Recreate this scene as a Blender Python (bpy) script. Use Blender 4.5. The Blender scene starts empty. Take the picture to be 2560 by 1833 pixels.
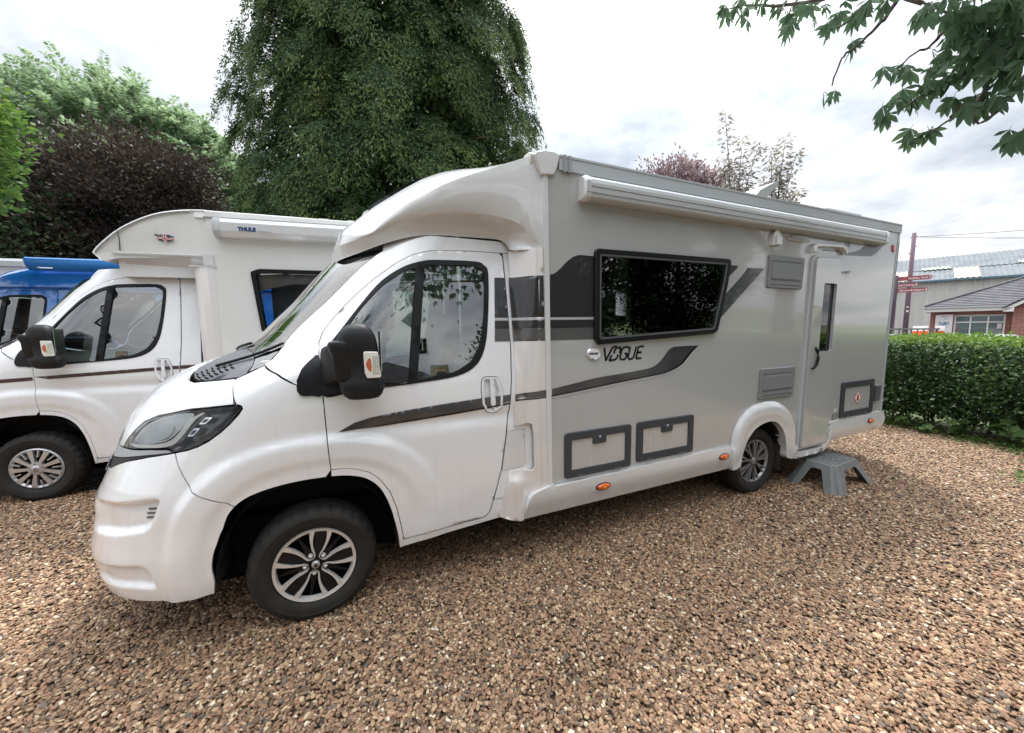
import bpy, math, random
import numpy as np
from mathutils import Vector, Matrix, geometry as mgeo
random.seed(7)
rng = np.random.default_rng(7)
C = bpy.context.scene.collection
scn = bpy.context.scene

# ------------------------------------------------------------------ camera
CAM = np.array([1.1779, -2.3201, 1.7324])
YAW, PITCH, ROLL, FPX = -0.4201, -0.1030, -0.0122, 937.72
def cam_axes(yaw, pitch, roll):
    cy, sy, cp, sp = math.cos(yaw), math.sin(yaw), math.cos(pitch), math.sin(pitch)
    f = np.array([-sy*cp, cy*cp, sp]); r0 = np.array([cy, sy, 0.]); u0 = np.cross(r0, f)
    return math.cos(roll)*r0+math.sin(roll)*u0, -math.sin(roll)*r0+math.cos(roll)*u0, f
_r, _u, _f = cam_axes(YAW, PITCH, ROLL)
cd = bpy.data.cameras.new('camera'); cam = bpy.data.objects.new('camera', cd); C.objects.link(cam)
cd.sensor_width = 36; cd.lens = FPX/2560*36; cd.clip_start = .05; cd.clip_end = 1500
M = Matrix(((_r[0], _u[0], -_f[0], CAM[0]), (_r[1], _u[1], -_f[1], CAM[1]), (_r[2], _u[2], -_f[2], CAM[2]), (0, 0, 0, 1)))
cam.matrix_world = M
scn.camera = cam

# ------------------------------------------------------------------ sky, sun, exposure
SUN_AZ, SUN_EL = math.radians(36), math.radians(63)      # clockwise from +Y
sdir = (math.sin(SUN_AZ)*math.cos(SUN_EL), math.cos(SUN_AZ)*math.cos(SUN_EL), math.sin(SUN_EL))
world = bpy.data.worlds.new("World"); scn.world = world; world.use_nodes = True
wn, wl = world.node_tree.nodes, world.node_tree.links
wn.clear()
def wnode(t, **k):
    n = wn.new(t)
    for a, b in k.items(): setattr(n, a, b)
    return n
def wmath(op, a, b=None, c=None):
    n = wnode('ShaderNodeMath', operation=op)
    for i, v in enumerate((a, b, c)):
        if v is None: continue
        if isinstance(v, (int, float)): n.inputs[i].default_value = v
        else: wl.new(v, n.inputs[i])
    return n.outputs[0]
sky = wnode('ShaderNodeTexSky', sky_type='NISHITA', sun_disc=False, sun_elevation=SUN_EL, sun_rotation=SUN_AZ, air_density=1.0, dust_density=1.5)
tc = wnode('ShaderNodeTexCoord')
nrm = wnode('ShaderNodeVectorMath', operation='NORMALIZE'); wl.new(tc.outputs['Generated'], nrm.inputs[0])
sep = wnode('ShaderNodeSeparateXYZ'); wl.new(nrm.outputs[0], sep.inputs[0])
den = wmath('ADD', wmath('MAXIMUM', sep.outputs['Z'], 0.0), .22)
cx_ = wmath('DIVIDE', sep.outputs['X'], den); cy_ = wmath('DIVIDE', sep.outputs['Y'], den)
cmb = wnode('ShaderNodeCombineXYZ'); wl.new(cx_, cmb.inputs[0]); wl.new(cy_, cmb.inputs[1])
n1 = wnode('ShaderNodeTexNoise'); n1.inputs['Scale'].default_value = 1.25; n1.inputs['Detail'].default_value = 9; n1.inputs['Roughness'].default_value = .58
wl.new(cmb.outputs[0], n1.inputs['Vector'])
n2 = wnode('ShaderNodeTexNoise'); n2.inputs['Scale'].default_value = .55; n2.inputs['Detail'].default_value = 5
wl.new(cmb.outputs[0], n2.inputs['Vector'])
dot = wnode('ShaderNodeVectorMath', operation='DOT_PRODUCT'); wl.new(nrm.outputs[0], dot.inputs[0]); dot.inputs[1].default_value = sdir
dpos = wmath('MAXIMUM', dot.outputs['Value'], 0.0)
glow = wmath('ADD', wmath('MULTIPLY', wmath('POWER', dpos, 8.0), .9), wmath('MULTIPLY', wmath('POWER', dpos, 40.0), 3.0))
elev = wmath('MULTIPLY', wmath('POWER', wmath('MAXIMUM', sep.outputs['Z'], 0.0), 3.0), 2.7)
base = wmath('ADD', elev, .68)
cr = wnode('ShaderNodeMapRange'); cr.inputs['From Min'].default_value = .36; cr.inputs['From Max'].default_value = .60
cr.inputs['To Min'].default_value = .68; cr.inputs['To Max'].default_value = 1.30; wl.new(n1.outputs['Fac'], cr.inputs['Value'])
bright = wmath('MULTIPLY', wmath('ADD', base, glow), cr.outputs[0])
colr = wnode('ShaderNodeValToRGB'); e = colr.color_ramp.elements
e[0].position = .35; e[0].color = (.80, .88, 1.0, 1); e[1].position = .62; e[1].color = (1.0, .99, .975, 1)
wl.new(n1.outputs['Fac'], colr.inputs[0])
vm = wnode('ShaderNodeVectorMath', operation='SCALE'); wl.new(colr.outputs[0], vm.inputs[0])
wl.new(wmath('MULTIPLY', bright, 10.0), vm.inputs['Scale'])
gap = wnode('ShaderNodeMapRange'); gap.inputs['From Min'].default_value = .60; gap.inputs['From Max'].default_value = .72
gap.inputs['To Min'].default_value = .06; gap.inputs['To Max'].default_value = .6; wl.new(n2.outputs['Fac'], gap.inputs['Value'])
mx = wnode('ShaderNodeMix', data_type='RGBA'); wl.new(gap.outputs[0], mx.inputs['Factor'])
wl.new(vm.outputs[0], mx.inputs[6]); wl.new(sky.outputs[0], mx.inputs[7])
bg = wnode('ShaderNodeBackground'); bg.inputs['Strength'].default_value = .1; wl.new(mx.outputs[2], bg.inputs['Color'])
wo = wnode('ShaderNodeOutputWorld'); wl.new(bg.outputs[0], wo.inputs['Surface'])
sd = bpy.data.lights.new('sun', 'SUN'); sd.energy = 2.9; sd.angle = math.radians(10); sd.color = (1, .96, .9)
so = bpy.data.objects.new('sun', sd); C.objects.link(so)
so.rotation_euler = Vector(sdir).to_track_quat('Z', 'Y').to_euler(); so.location = (8, 8, 20)
scn.view_settings.view_transform = 'Standard'; scn.view_settings.look = 'None'
scn.view_settings.exposure = 0.52; scn.view_settings.gamma = 1; scn.view_settings.use_curve_mapping = False
scn.cycles.max_bounces = 8; scn.cycles.transparent_max_bounces = 16

# ------------------------------------------------------------------ materials
def mat(name, col=(.5, .5, .5), rough=.5, metal=0., coat=0., spec=.5, **k):
    m = bpy.data.materials.new(name); m.use_nodes = True
    b = m.node_tree.nodes['Principled BSDF']
    b.inputs['Base Color'].default_value = (*col, 1); b.inputs['Roughness'].default_value = rough
    b.inputs['Metallic'].default_value = metal; b.inputs['Coat Weight'].default_value = coat
    b.inputs['Specular IOR Level'].default_value = spec
    for a, v in k.items(): b.inputs[a].default_value = v
    return m
def nd(m, t, **k):
    n = m.node_tree.nodes.new(t)
    for a, b in k.items(): setattr(n, a, b)
    return n
def lk(m, a, b): m.node_tree.links.new(a, b)
def bsdf(m): return m.node_tree.nodes['Principled BSDF']
def noise_col(m, stops, scale=3., detail=6., coord='Object', stretch=(1, 1, 1), rough=.6, bump=0., bdist=.01):
    """base colour from a noise through a ramp; optional bump from the same noise"""
    t = nd(m, 'ShaderNodeTexCoord'); mp = nd(m, 'ShaderNodeMapping'); mp.inputs['Scale'].default_value = stretch
    lk(m, t.outputs[coord], mp.inputs[0]); n = nd(m, 'ShaderNodeTexNoise')
    n.inputs['Scale'].default_value = scale; n.inputs['Detail'].default_value = detail; n.inputs['Roughness'].default_value = rough
    lk(m, mp.outputs[0], n.inputs['Vector']); r = nd(m, 'ShaderNodeValToRGB'); ramp(r, stops)
    lk(m, n.outputs['Fac'], r.inputs[0]); lk(m, r.outputs[0], bsdf(m).inputs['Base Color'])
    if bump:
        b = nd(m, 'ShaderNodeBump'); b.inputs['Strength'].default_value = bump; b.inputs['Distance'].default_value = bdist
        lk(m, n.outputs['Fac'], b.inputs['Height']); lk(m, b.outputs[0], bsdf(m).inputs['Normal'])
    return m
def ramp(r, stops):
    el = r.color_ramp.elements
    while len(el) < len(stops): el.new(.5)
    for e_, (p, c) in zip(el, stops): e_.position = p; e_.color = (*c, 1)
def paint(name, col, dirt=.35, dirtcol=(.36, .31, .25), rough=.16, zlo=.3, zhi=1.0, streak=.10, coat=.85):
    """car paint: clear coat, faint dirt that gathers low down and in thin vertical run marks"""
    m = mat(name, col, rough, coat=coat, spec=.5); bsdf(m).inputs['Coat IOR'].default_value = 1.5+.35*(coat > .8); m.node_tree.nodes['Principled BSDF'].inputs['Coat Roughness'].default_value = .06
    t = nd(m, 'ShaderNodeTexCoord'); s = nd(m, 'ShaderNodeSeparateXYZ'); lk(m, t.outputs['Object'], s.inputs[0])
    zr = nd(m, 'ShaderNodeMapRange'); zr.inputs['From Min'].default_value = zhi; zr.inputs['From Max'].default_value = zlo; lk(m, s.outputs['Z'], zr.inputs['Value'])
    n = nd(m, 'ShaderNodeTexNoise'); n.inputs['Scale'].default_value = 5; n.inputs['Detail'].default_value = 8; lk(m, t.outputs['Object'], n.inputs['Vector'])
    mp = nd(m, 'ShaderNodeMapping'); mp.inputs['Scale'].default_value = (22, 22, .7); lk(m, t.outputs['Object'], mp.inputs[0])
    st = nd(m, 'ShaderNodeTexNoise'); st.inputs['Scale'].default_value = 1; st.inputs['Detail'].default_value = 4; lk(m, mp.outputs[0], st.inputs['Vector'])
    sr = nd(m, 'ShaderNodeMapRange'); sr.inputs['From Min'].default_value = .55; sr.inputs['From Max'].default_value = .8; sr.inputs['To Max'].default_value = streak; lk(m, st.outputs['Fac'], sr.inputs['Value'])
    mu = nd(m, 'ShaderNodeMath', operation='MULTIPLY'); lk(m, zr.outputs[0], mu.inputs[0]); lk(m, n.outputs['Fac'], mu.inputs[1])
    m2 = nd(m, 'ShaderNodeMath', operation='MULTIPLY'); lk(m, mu.outputs[0], m2.inputs[0]); m2.inputs[1].default_value = dirt*1.6
    ad = nd(m, 'ShaderNodeMath', operation='ADD'); lk(m, m2.outputs[0], ad.inputs[0]); lk(m, sr.outputs[0], ad.inputs[1]); ad.use_clamp = True
    mix = nd(m, 'ShaderNodeMix', data_type='RGBA'); lk(m, ad.outputs[0], mix.inputs['Factor'])
    mix.inputs[6].default_value = (*col, 1); mix.inputs[7].default_value = (*dirtcol, 1)
    lk(m, mix.outputs[2], bsdf(m).inputs['Base Color'])
    ra = nd(m, 'ShaderNodeMapRange'); ra.inputs['To Min'].default_value = rough; ra.inputs['To Max'].default_value = .6; lk(m, ad.outputs[0], ra.inputs['Value'])
    lk(m, ra.outputs[0], bsdf(m).inputs['Roughness'])
    bn = nd(m, 'ShaderNodeTexNoise'); bn.inputs['Scale'].default_value = 2.2; bn.inputs['Detail'].default_value = 2; lk(m, t.outputs['Object'], bn.inputs['Vector'])
    bp = nd(m, 'ShaderNodeBump'); bp.inputs['Strength'].default_value = .08; bp.inputs['Distance'].default_value = .02; lk(m, bn.outputs['Fac'], bp.inputs['Height'])
    lk(m, bp.outputs[0], bsdf(m).inputs['Coat Normal'])
    return m
def glass(name, tint=(.55, .68, .62), refl=1.0, rough=0.0):
    m = bpy.data.materials.new(name); m.use_nodes = True; m.node_tree.nodes.clear()
    tr = nd(m, 'ShaderNodeBsdfTransparent'); tr.inputs[0].default_value = (*tint, 1)
    gl = nd(m, 'ShaderNodeBsdfGlossy'); gl.inputs['Roughness'].default_value = rough; gl.inputs[0].default_value = (1, 1, 1, 1)
    fr = nd(m, 'ShaderNodeFresnel'); fr.inputs[0].default_value = 1.5
    mu = nd(m, 'ShaderNodeMath', operation='MULTIPLY', use_clamp=True); lk(m, fr.outputs[0], mu.inputs[0]); mu.inputs[1].default_value = refl
    mx = nd(m, 'ShaderNodeMixShader'); lk(m, mu.outputs[0], mx.inputs[0]); lk(m, tr.outputs[0], mx.inputs[1]); lk(m, gl.outputs[0], mx.inputs[2])
    o = nd(m, 'ShaderNodeOutputMaterial'); lk(m, mx.outputs[0], o.inputs[0])
    return m

M_WHITE = paint('white_van_paint', (.76, .775, .80))
M_CREAM = paint('coach_white_panel', (.72, .725, .71), dirt=.3, rough=.32)
M_GRP = paint('white_moulding', (.64, .65, .66), dirt=.15, rough=.32, streak=.12)
M_FAIR = paint('stained_moulding', (.72, .705, .70), dirt=.35, dirtcol=(.42, .33, .27), rough=.35, zlo=.3, zhi=2.0, streak=.22)
M_SILVER = paint('silver_grey_panel', (.42, .43, .43), dirt=.12, rough=.25, streak=.10, coat=1.)
M_DOORS = paint('silver_grey_door', (.43, .44, .445), dirt=.12, rough=.25, streak=.05, coat=1.)
M_TRIM = mat('light_trim', (.46, .485, .50), .3, coat=.3)
M_BLUE = paint('blue_van_paint', (.02, .20, .68), dirt=.2)
M_BLUEAWN = mat('blue_awning_metal', (.02, .22, .66), .3, coat=.3)
M_BLACK = mat('black_plastic', (.006, .0065, .008), .4, spec=.3)
M_MATT = noise_col(mat('mirror_plastic', (.01, .01, .011), .5, spec=.35), [(.3, (.007, .0075, .009)), (.7, (.012, .0125, .014))], 40, 3, bump=.15, bdist=.002)
M_GLOSSB = mat('gloss_black', (.006, .006, .008), .06, coat=.6)
M_DARK = mat('shadow_black', (.004, .004, .004), .9, spec=.1)
M_LINER = noise_col(mat('arch_liner', (.02, .022, .026), .8), [(.3, (.003, .0033, .004)), (.75, (.008, .0075, .007))], 6, 6)
M_GREY = mat('grey_plastic', (.085, .09, .10), .45)
M_LOCK = mat('locker_frame', (.045, .05, .058), .45, spec=.35)
M_VENT = mat('vent_grey', (.20, .21, .22), .45)
M_SATIN = mat('satin_grey', (.30, .31, .33), .4)
M_DECAL = mat('decal_dark', (.024, .024, .026), .3, coat=.5)
M_DECAL2 = mat('decal_mid', (.085, .085, .088), .3, coat=.5)
M_DECAL3 = mat('decal_silver', (.42, .43, .45), .25, coat=.5)
M_DECALG = noise_col(mat('decal_swoosh', (.07, .075, .08), .2, coat=.6), [(.35, (.028, .032, .038)), (.65, (.09, .09, .092))], 1.4, 2)
M_CHROME = mat('chrome', (.8, .8, .82), .08, 1.0)
M_ALLOY = mat('machined_alloy', (.70, .69, .68), .38, .55)
M_SLIM = mat('dark_alloy', (.30, .30, .31), .35, .6)
M_CAP = mat('silver_hub_cap', (.50, .50, .52), .32, .7)
M_TYRE = noise_col(mat('tyre_rubber', (.02, .02, .02), .75), [(.3, (.007, .0065, .006)), (.75, (.018, .016, .0135))], 9, 6, bump=.1, bdist=.003)
M_DISC = mat('brake_metal', (.018, .018, .018), .5)
M_AMBER = mat('amber_lens', (.62, .10, .01), .12, coat=.6)
M_RED = mat('red_lens', (.45, .01, .01), .15, coat=.5)
M_GLASS = glass('side_glass', (.52, .62, .56), 5.2)
M_SCREEN = glass('windscreen_glass', (.93, .97, .94), 2.4)
M_TINT = glass('tinted_acrylic', (.80, .80, .82), 1.25)
M_LENS = glass('clear_lens', (.97, .98, .98), 1.0)
M_SEAT = noise_col(mat('seat_cloth', (.3, .3, .28), .9), [(.3, (.22, .23, .21)), (.7, (.36, .36, .33))], 12, 4)
M_DASH = mat('dashboard', (.03, .032, .035), .7)
M_WOOD = mat('furniture_board', (.10, .06, .035), .4)
M_CREAMIN = mat('cabin_lining', (.33, .31, .27), .8)

# ------------------------------------------------------------------ object helpers
def tag(o, label=None, cat=None, group=None, kind=None):
    if label: o['label'] = label
    if cat: o['category'] = cat
    if group: o['group'] = group
    if kind: o['kind'] = kind
    return o
def empty(name, loc=(0, 0, 0), rz=0, sc=1, **k):
    o = bpy.data.objects.new(name, None); C.objects.link(o); o.location = loc; o.rotation_euler = (0, 0, rz); o.scale = (sc,)*3
    o.empty_display_size = .2
    return tag(o, **k)
def meshobj(name, V, F, m, parent=None, smooth=False, **k):
    me = bpy.data.meshes.new(name)
    V = np.asarray(V, dtype=np.float32).reshape(-1, 3)
    if isinstance(F, np.ndarray):
        n = F.shape[1]
        me.vertices.add(len(V)); me.vertices.foreach_set('co', V.ravel())
        me.loops.add(F.size); me.loops.foreach_set('vertex_index', F.astype(np.int32).ravel())
        me.polygons.add(len(F)); me.polygons.foreach_set('loop_start', np.arange(len(F), dtype=np.int32)*n)
        me.polygons.foreach_set('loop_total', np.full(len(F), n, dtype=np.int32)); me.update(calc_edges=True)
    else:
        me.from_pydata(V.tolist(), [], F); me.update()
    if m is not None:
        for q in (m if isinstance(m, (list, tuple)) else [m]): me.materials.append(q)
    if smooth: me.polygons.foreach_set('use_smooth', np.ones(len(me.polygons), dtype=bool))
    o = bpy.data.objects.new(name, me); C.objects.link(o)
    if parent is not None: o.parent = parent
    return tag(o, **k)
class MB:
    """collects simple solids into one mesh"""
    def __init__(s): s.V = []; s.F = []; s.S = []
    def add(s, V, F, smooth=False):
        b = len(s.V); s.V += [tuple(map(float, v)) for v in V]; s.F += [tuple(int(i)+b for i in f) for f in F]; s.S += [smooth]*len(F); return s
    def box(s, x0, x1, y0, y1, z0, z1):
        V = [(x0, y0, z0), (x1, y0, z0), (x1, y1, z0), (x0, y1, z0), (x0, y0, z1), (x1, y0, z1), (x1, y1, z1), (x0, y1, z1)]
        return s.add(V, [(0, 3, 2, 1), (4, 5, 6, 7), (0, 1, 5, 4), (1, 2, 6, 5), (2, 3, 7, 6), (3, 0, 4, 7)])
    def beam(s, a, b, w, h, up=(0, 0, 1)):
        a = Vector(a); b = Vector(b); d = (b-a).normalized(); sd_ = d.cross(Vector(up))
        if sd_.length < 1e-4: sd_ = d.cross(Vector((1, 0, 0)))
        sd_.normalize(); u = sd_.cross(d); V = []
        for p in (a, b):
            for i, j in ((-1, -1), (1, -1), (1, 1), (-1, 1)): V.append(p+sd_*(i*w/2)+u*(j*h/2))
        return s.add(V, [(3, 2, 1, 0), (4, 5, 6, 7), (0, 1, 5, 4), (1, 2, 6, 5), (2, 3, 7, 6), (3, 0, 4, 7)])
    def tube(s, pts, r, n=8, cap=True):
        pts = [Vector(p) for p in pts]; rr = r if isinstance(r, (list, tuple)) else [r]*len(pts); V = []; F = []
        up = Vector((0, 0, 1))
        for i, p in enumerate(pts):
            d = (pts[min(i+1, len(pts)-1)]-pts[max(i-1, 0)]).normalized()
            a = d.cross(up)
            if a.length < .05: a = d.cross(Vector((1, 0, 0)))
            a.normalize(); b = a.cross(d)
            for k in range(n):
                t = 2*math.pi*k/n; V.append(p+(a*math.cos(t)+b*math.sin(t))*rr[i])
        for i in range(len(pts)-1):
            for k in range(n): F.append((i*n+k, i*n+(k+1) % n, (i+1)*n+(k+1) % n, (i+1)*n+k))
        if cap: F.append(tuple(range(n))[::-1]); F.append(tuple(range((len(pts)-1)*n, len(pts)*n)))
        return s.add(V, F, True)
    def lathe(s, prof, n=48, c=(0, 0, 0), axis='y', close=False):
        """prof: (radius, axial) pairs"""
        V = []; F = []; m_ = len(prof)
        for k in range(n):
            t = 2*math.pi*k/n; ct, st = math.cos(t), math.sin(t)
            for r, h in prof:
                V.append((c[0]+r*ct, c[1]+h, c[2]+r*st) if axis == 'y' else (c[0]+r*ct, c[1]+r*st, c[2]+h))
        for k in range(n):
            a = k*m_; b = ((k+1) % n)*m_
            for j in range(m_-1 if not close else m_):
                j2 = (j+1) % m_; F.append((a+j, a+j2, b+j2, b+j))
        return s.add(V, F, True)
    def prism(s, poly, y0, y1, bev=0.):
        """2-D (x,z) outline extruded from y0 (front, nearer camera) to y1, optional bevel of the front edge"""
        n = len(poly); rings = [(poly, y1)]
        if bev: rings += [(poly, y0+bev), (shrink(poly, bev*.7), y0)]
        else: rings += [(poly, y0)]
        V = [(p[0], y, p[1]) for q, y in rings for p in q]; F = []
        area = sum(poly[i][0]*poly[(i+1) % n][1]-poly[(i+1) % n][0]*poly[i][1] for i in range(n))
        for k in range(len(rings)-1):
            for i in range(n):
                q = (k*n+i, k*n+(i+1) % n, (k+1)*n+(i+1) % n, (k+1)*n+i); F.append(q if area < 0 else q[::-1])
        b = (len(rings)-1)*n
        F.append(tuple(range(b, b+n)) if area > 0 else tuple(range(b, b+n))[::-1])
        F.append(tuple(range(n))[::-1] if area > 0 else tuple(range(n)))
        return s.add(V, F)
    def loft(s, rings, cap=True, smooth=True):
        n = len(rings[0]); V = [p for r in rings for p in r]; F = []
        for i in range(len(rings)-1):
            for k in range(n): F.append((i*n+k, i*n+(k+1) % n, (i+1)*n+(k+1) % n, (i+1)*n+k))
        if cap: F.append(tuple(range(n))[::-1]); F.append(tuple(range((len(rings)-1)*n, len(rings)*n)))
        return s.add(V, F, smooth)
    def build(s, name, m, parent=None, smooth=None, auto=None, **k):
        o = meshobj(name, s.V, s.F, m, parent, **k)
        if smooth is None: o.data.polygons.foreach_set('use_smooth', s.S)
        else: o.data.polygons.foreach_set('use_smooth', [smooth]*len(s.F))
        if auto: o.data.set_sharp_from_angle(angle=math.radians(auto))
        return o
def catmull(P, n=6, closed=False):
    P = [np.array(p, float) for p in P]; out = []; N = len(P)
    for i in range(N if closed else N-1):
        if closed: a, b, c, d = P[i-1], P[i], P[(i+1) % N], P[(i+2) % N]
        else: a, b, c, d = P[max(i-1, 0)], P[i], P[i+1], P[min(i+2, N-1)]
        for t in np.arange(n)/n:
            out.append(.5*((2*b)+(-a+c)*t+(2*a-5*b+4*c-d)*t*t+(-a+3*b-3*c+d)*t**3))
    if not closed: out.append(P[-1])
    return [tuple(o) for o in out]
def rounded(P, r, n=5):
    """polygon with rounded corners; r one radius or one per corner"""
    out = []; N = len(P); R_ = r if isinstance(r, (list, tuple)) else [r]*N
    for i in range(N):
        p = np.array(P[i], float); a = np.array(P[i-1], float)-p; b = np.array(P[(i+1) % N], float)-p
        la, lb = np.linalg.norm(a), np.linalg.norm(b)
        ang = math.acos(max(-1, min(1, float(a@b)/(la*lb)))); q = R_[i]/max(math.tan(ang/2), 1e-3); q = min(q, la*.48, lb*.48)
        if q < 1e-5: out.append(tuple(p)); continue
        s, e_ = p+a/la*q, p+b/lb*q
        for t in np.linspace(0, 1, n): out.append(tuple((1-t)**2*s+2*t*(1-t)*p+t*t*e_))
    return out
def shrink(P, d):
    P = np.array(P, float); A = np.roll(P, 1, 0); B = np.roll(P, -1, 0)
    area = np.sum(P[:, 0]*B[:, 1]-B[:, 0]*P[:, 1]); sg = 1 if area > 0 else -1
    t = (P-A)/np.maximum(np.linalg.norm(P-A, axis=1, keepdims=True), 1e-9); t2 = (B-P)/np.maximum(np.linalg.norm(B-P, axis=1, keepdims=True), 1e-9)
    n = np.stack([-(t[:, 1]+t2[:, 1]), t[:, 0]+t2[:, 0]], 1)*sg; ln = np.maximum(np.linalg.norm(n, axis=1, keepdims=True), .5)
    return [tuple(p) for p in P+n/ln*d*np.minimum(2/ln, 1.5)]
def densify(P, h, closed=True):
    out = []; N = len(P)
    for i in range(N if closed else N-1):
        a = np.array(P[i], float); b = np.array(P[(i+1) % N], float); k = max(1, int(np.linalg.norm(b-a)/h))
        for t in range(k): out.append(a+(b-a)*t/k)
    return np.array(out)
def inpoly(Q, P):
    P = np.asarray(P); x, y = Q[:, 0], Q[:, 1]; ins = np.zeros(len(Q), bool)
    for i in range(len(P)):
        x1, y1 = P[i-1]; x2, y2 = P[i]
        if y1 == y2: continue
        c = ((y1 > y) != (y2 > y)) & (x < (x2-x1)*(y-y1)/(y2-y1)+x1); ins ^= c
    return ins
def polydist(Q, P):
    d = np.full(len(Q), 1e9); P = np.asarray(P, float)
    for i in range(len(P)):
        a, b = P[i-1], P[i]; ab = b-a; L2 = max(ab@ab, 1e-12); t = np.clip(((Q-a)@ab)/L2, 0, 1)
        d = np.minimum(d, np.hypot(*(Q-(a+t[:, None]*ab)).T))
    return d
def tri2d(outer, holes=(), h=.03):
    O = densify(outer, h); H = [densify(q, h) for q in holes]
    lo, hi = O.min(0), O.max(0); gx = np.arange(lo[0]+h/2, hi[0], h); gy = np.arange(lo[1]+h/2, hi[1], h)
    G = np.stack(np.meshgrid(gx, gy), -1).reshape(-1, 2); pts = [O]; ed = []; b = 0
    if len(G):
        k = inpoly(G, O) & (polydist(G, O) > h*.45)
        for q in H: k &= ~inpoly(G, q) & (polydist(G, q) > h*.45)
        G = G[k]
    for L in [O]+H:
        n = len(L); ed += [(b+i, b+(i+1) % n) for i in range(n)]; b += n
    allp = np.concatenate([O]+H+([G] if len(G) else []))
    v, _, f, *_r = mgeo.delaunay_2d_cdt([Vector(p) for p in allp.tolist()], ed, [], 0, 1e-6)
    v = np.array([tuple(q) for q in v]); f = np.array([t for t in f if len(t) == 3])
    c = v[f].mean(1); k = inpoly(c, O)
    for q in H: k &= ~inpoly(c, q)
    return v, f[k]
def panel(name, outer, fmap, m, parent, holes=(), h=.03, flange=.018, gap=.0025, ref=(-.4, -1, .3), mirror=None, **k):
    """a sheet-metal panel: outline (2-D) filled, mapped onto a surface, edges folded inwards"""
    if gap: outer = shrink(outer, gap)
    v, f = tri2d(outer, holes, h); P = fmap(v[:, 0], v[:, 1]); P = np.stack(P, 1) if not isinstance(P, np.ndarray) else P
    fn = np.cross(P[f[:, 1]]-P[f[:, 0]], P[f[:, 2]]-P[f[:, 0]])
    if (fn@np.array(ref)).sum() < 0: f = f[:, ::-1]; fn = -fn
    vn = np.zeros_like(P)
    for j in range(3): np.add.at(vn, f[:, j], fn)
    vn /= np.maximum(np.linalg.norm(vn, axis=1, keepdims=True), 1e-12)
    V = P; F = [tuple(t) for t in f.tolist()]
    if flange:
        e_ = {}
        for t in f.tolist():
            for a, b in ((t[0], t[1]), (t[1], t[2]), (t[2], t[0])):
                if (b, a) in e_: del e_[(b, a)]
                else: e_[(a, b)] = 1
        vs = sorted({a for q in e_ for a in q}); ix = {a: i for i, a in enumerate(vs)}; n0 = len(P)
        top = P[vs]; bot = P[vs]-vn[vs]*flange; V = np.concatenate([P, top, bot]); nb = len(vs)
        for a, b in e_: F.append((n0+ix[b], n0+ix[a], n0+nb+ix[a], n0+nb+ix[b]))
    if mirror is not None:
        V = V.copy(); V[:, 1] = 2*mirror-V[:, 1]; F = [t[::-1] for t in F]
    return meshobj(name, V, F, m, parent, smooth=True, **k)
def S01(t): t = np.clip(t, 0, 1); return t*t*(3-2*t)
def textobj(name, s, size, m, parent, loc, rot=(math.pi/2, 0, 0), shear=0., extr=.001, sx=1., offset=0., align='LEFT'):
    cu = bpy.data.curves.new(name, 'FONT'); cu.body = s; cu.size = size; cu.shear = shear; cu.extrude = extr; cu.offset = offset
    cu.align_x = align; cu.resolution_u = 3
    o = bpy.data.objects.new(name, cu); C.objects.link(o)
    dg = bpy.context.evaluated_depsgraph_get(); me = bpy.data.meshes.new_from_object(o.evaluated_get(dg))
    bpy.data.objects.remove(o); bpy.data.curves.remove(cu)
    me.materials.clear(); me.materials.append(m)
    o = bpy.data.objects.new(name, me); C.objects.link(o); o.parent = parent; o.location = loc; o.rotation_euler = rot; o.scale = (sx, 1, 1)
    return o
# ------------------------------------------------------------------ the cab body surface (shared by the three vans)
CY = 1.07
ZK = np.array([.22, .30, .40, .52, .62, .70, .80, .90, 1.0, 1.1, 1.2, 1.3, 1.4, 1.5, 1.6, 1.7, 1.8, 1.95, 2.1, 2.25, 2.35])
LK = np.array([.60, .68, .74, .78, .80, .80, .80, .80, .82, .84, .86, .88, .88, .86, .80, .76, .74, .70, .68, .66, .64])
PK = np.array([2.3]*8+[2.25]+[2.2]*9+[2.3]*3)
XF = np.array([-0.192, -0.222, -0.261, -0.288, -0.275, -0.258, -0.248, -0.205, -0.17, -0.137, -0.095, -0.033, 0.058, 0.224, 0.476, 0.614, 0.709, 0.845, 0.982, 1.123, 1.218])
_dXF = np.gradient(XF, ZK)
def xfr(z):
    z = np.asarray(z, float); i = np.clip(np.searchsorted(ZK, z)-1, 0, len(ZK)-2); h = ZK[i+1]-ZK[i]; t = np.clip((z-ZK[i])/h, 0, 1)
    return (2*t**3-3*t**2+1)*XF[i]+(t**3-2*t**2+t)*h*_dXF[i]+(-2*t**3+3*t**2)*XF[i+1]+(t**3-t**2)*h*_dXF[i+1]
def Lz(z): return np.interp(z, ZK, LK)
def pz(z): return np.interp(z, ZK, PK)
def yside(z):
    z = np.asarray(z, float)
    return .045+.17*np.log1p(np.exp((z-1.33)/.06))*.06+.05*np.clip((.45-z)/.25, 0, 1)**2
def bulge(x, z):
    d = (np.abs((x-1.0)/.72)**2.4+np.abs((z-.45)/.66)**2.4)**(1/2.4)
    f = 1-S01((x-1.25)/.55)*.85
    b = .026*S01((1.05-d)/.085)*f-.014*S01((.86-d)/.12)*f
    b = b-.014*np.exp(-((z-1.135)/.045)**2)*S01((x-1.1)/.35)
    return np.where(z < 1.45, b, 0)
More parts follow.
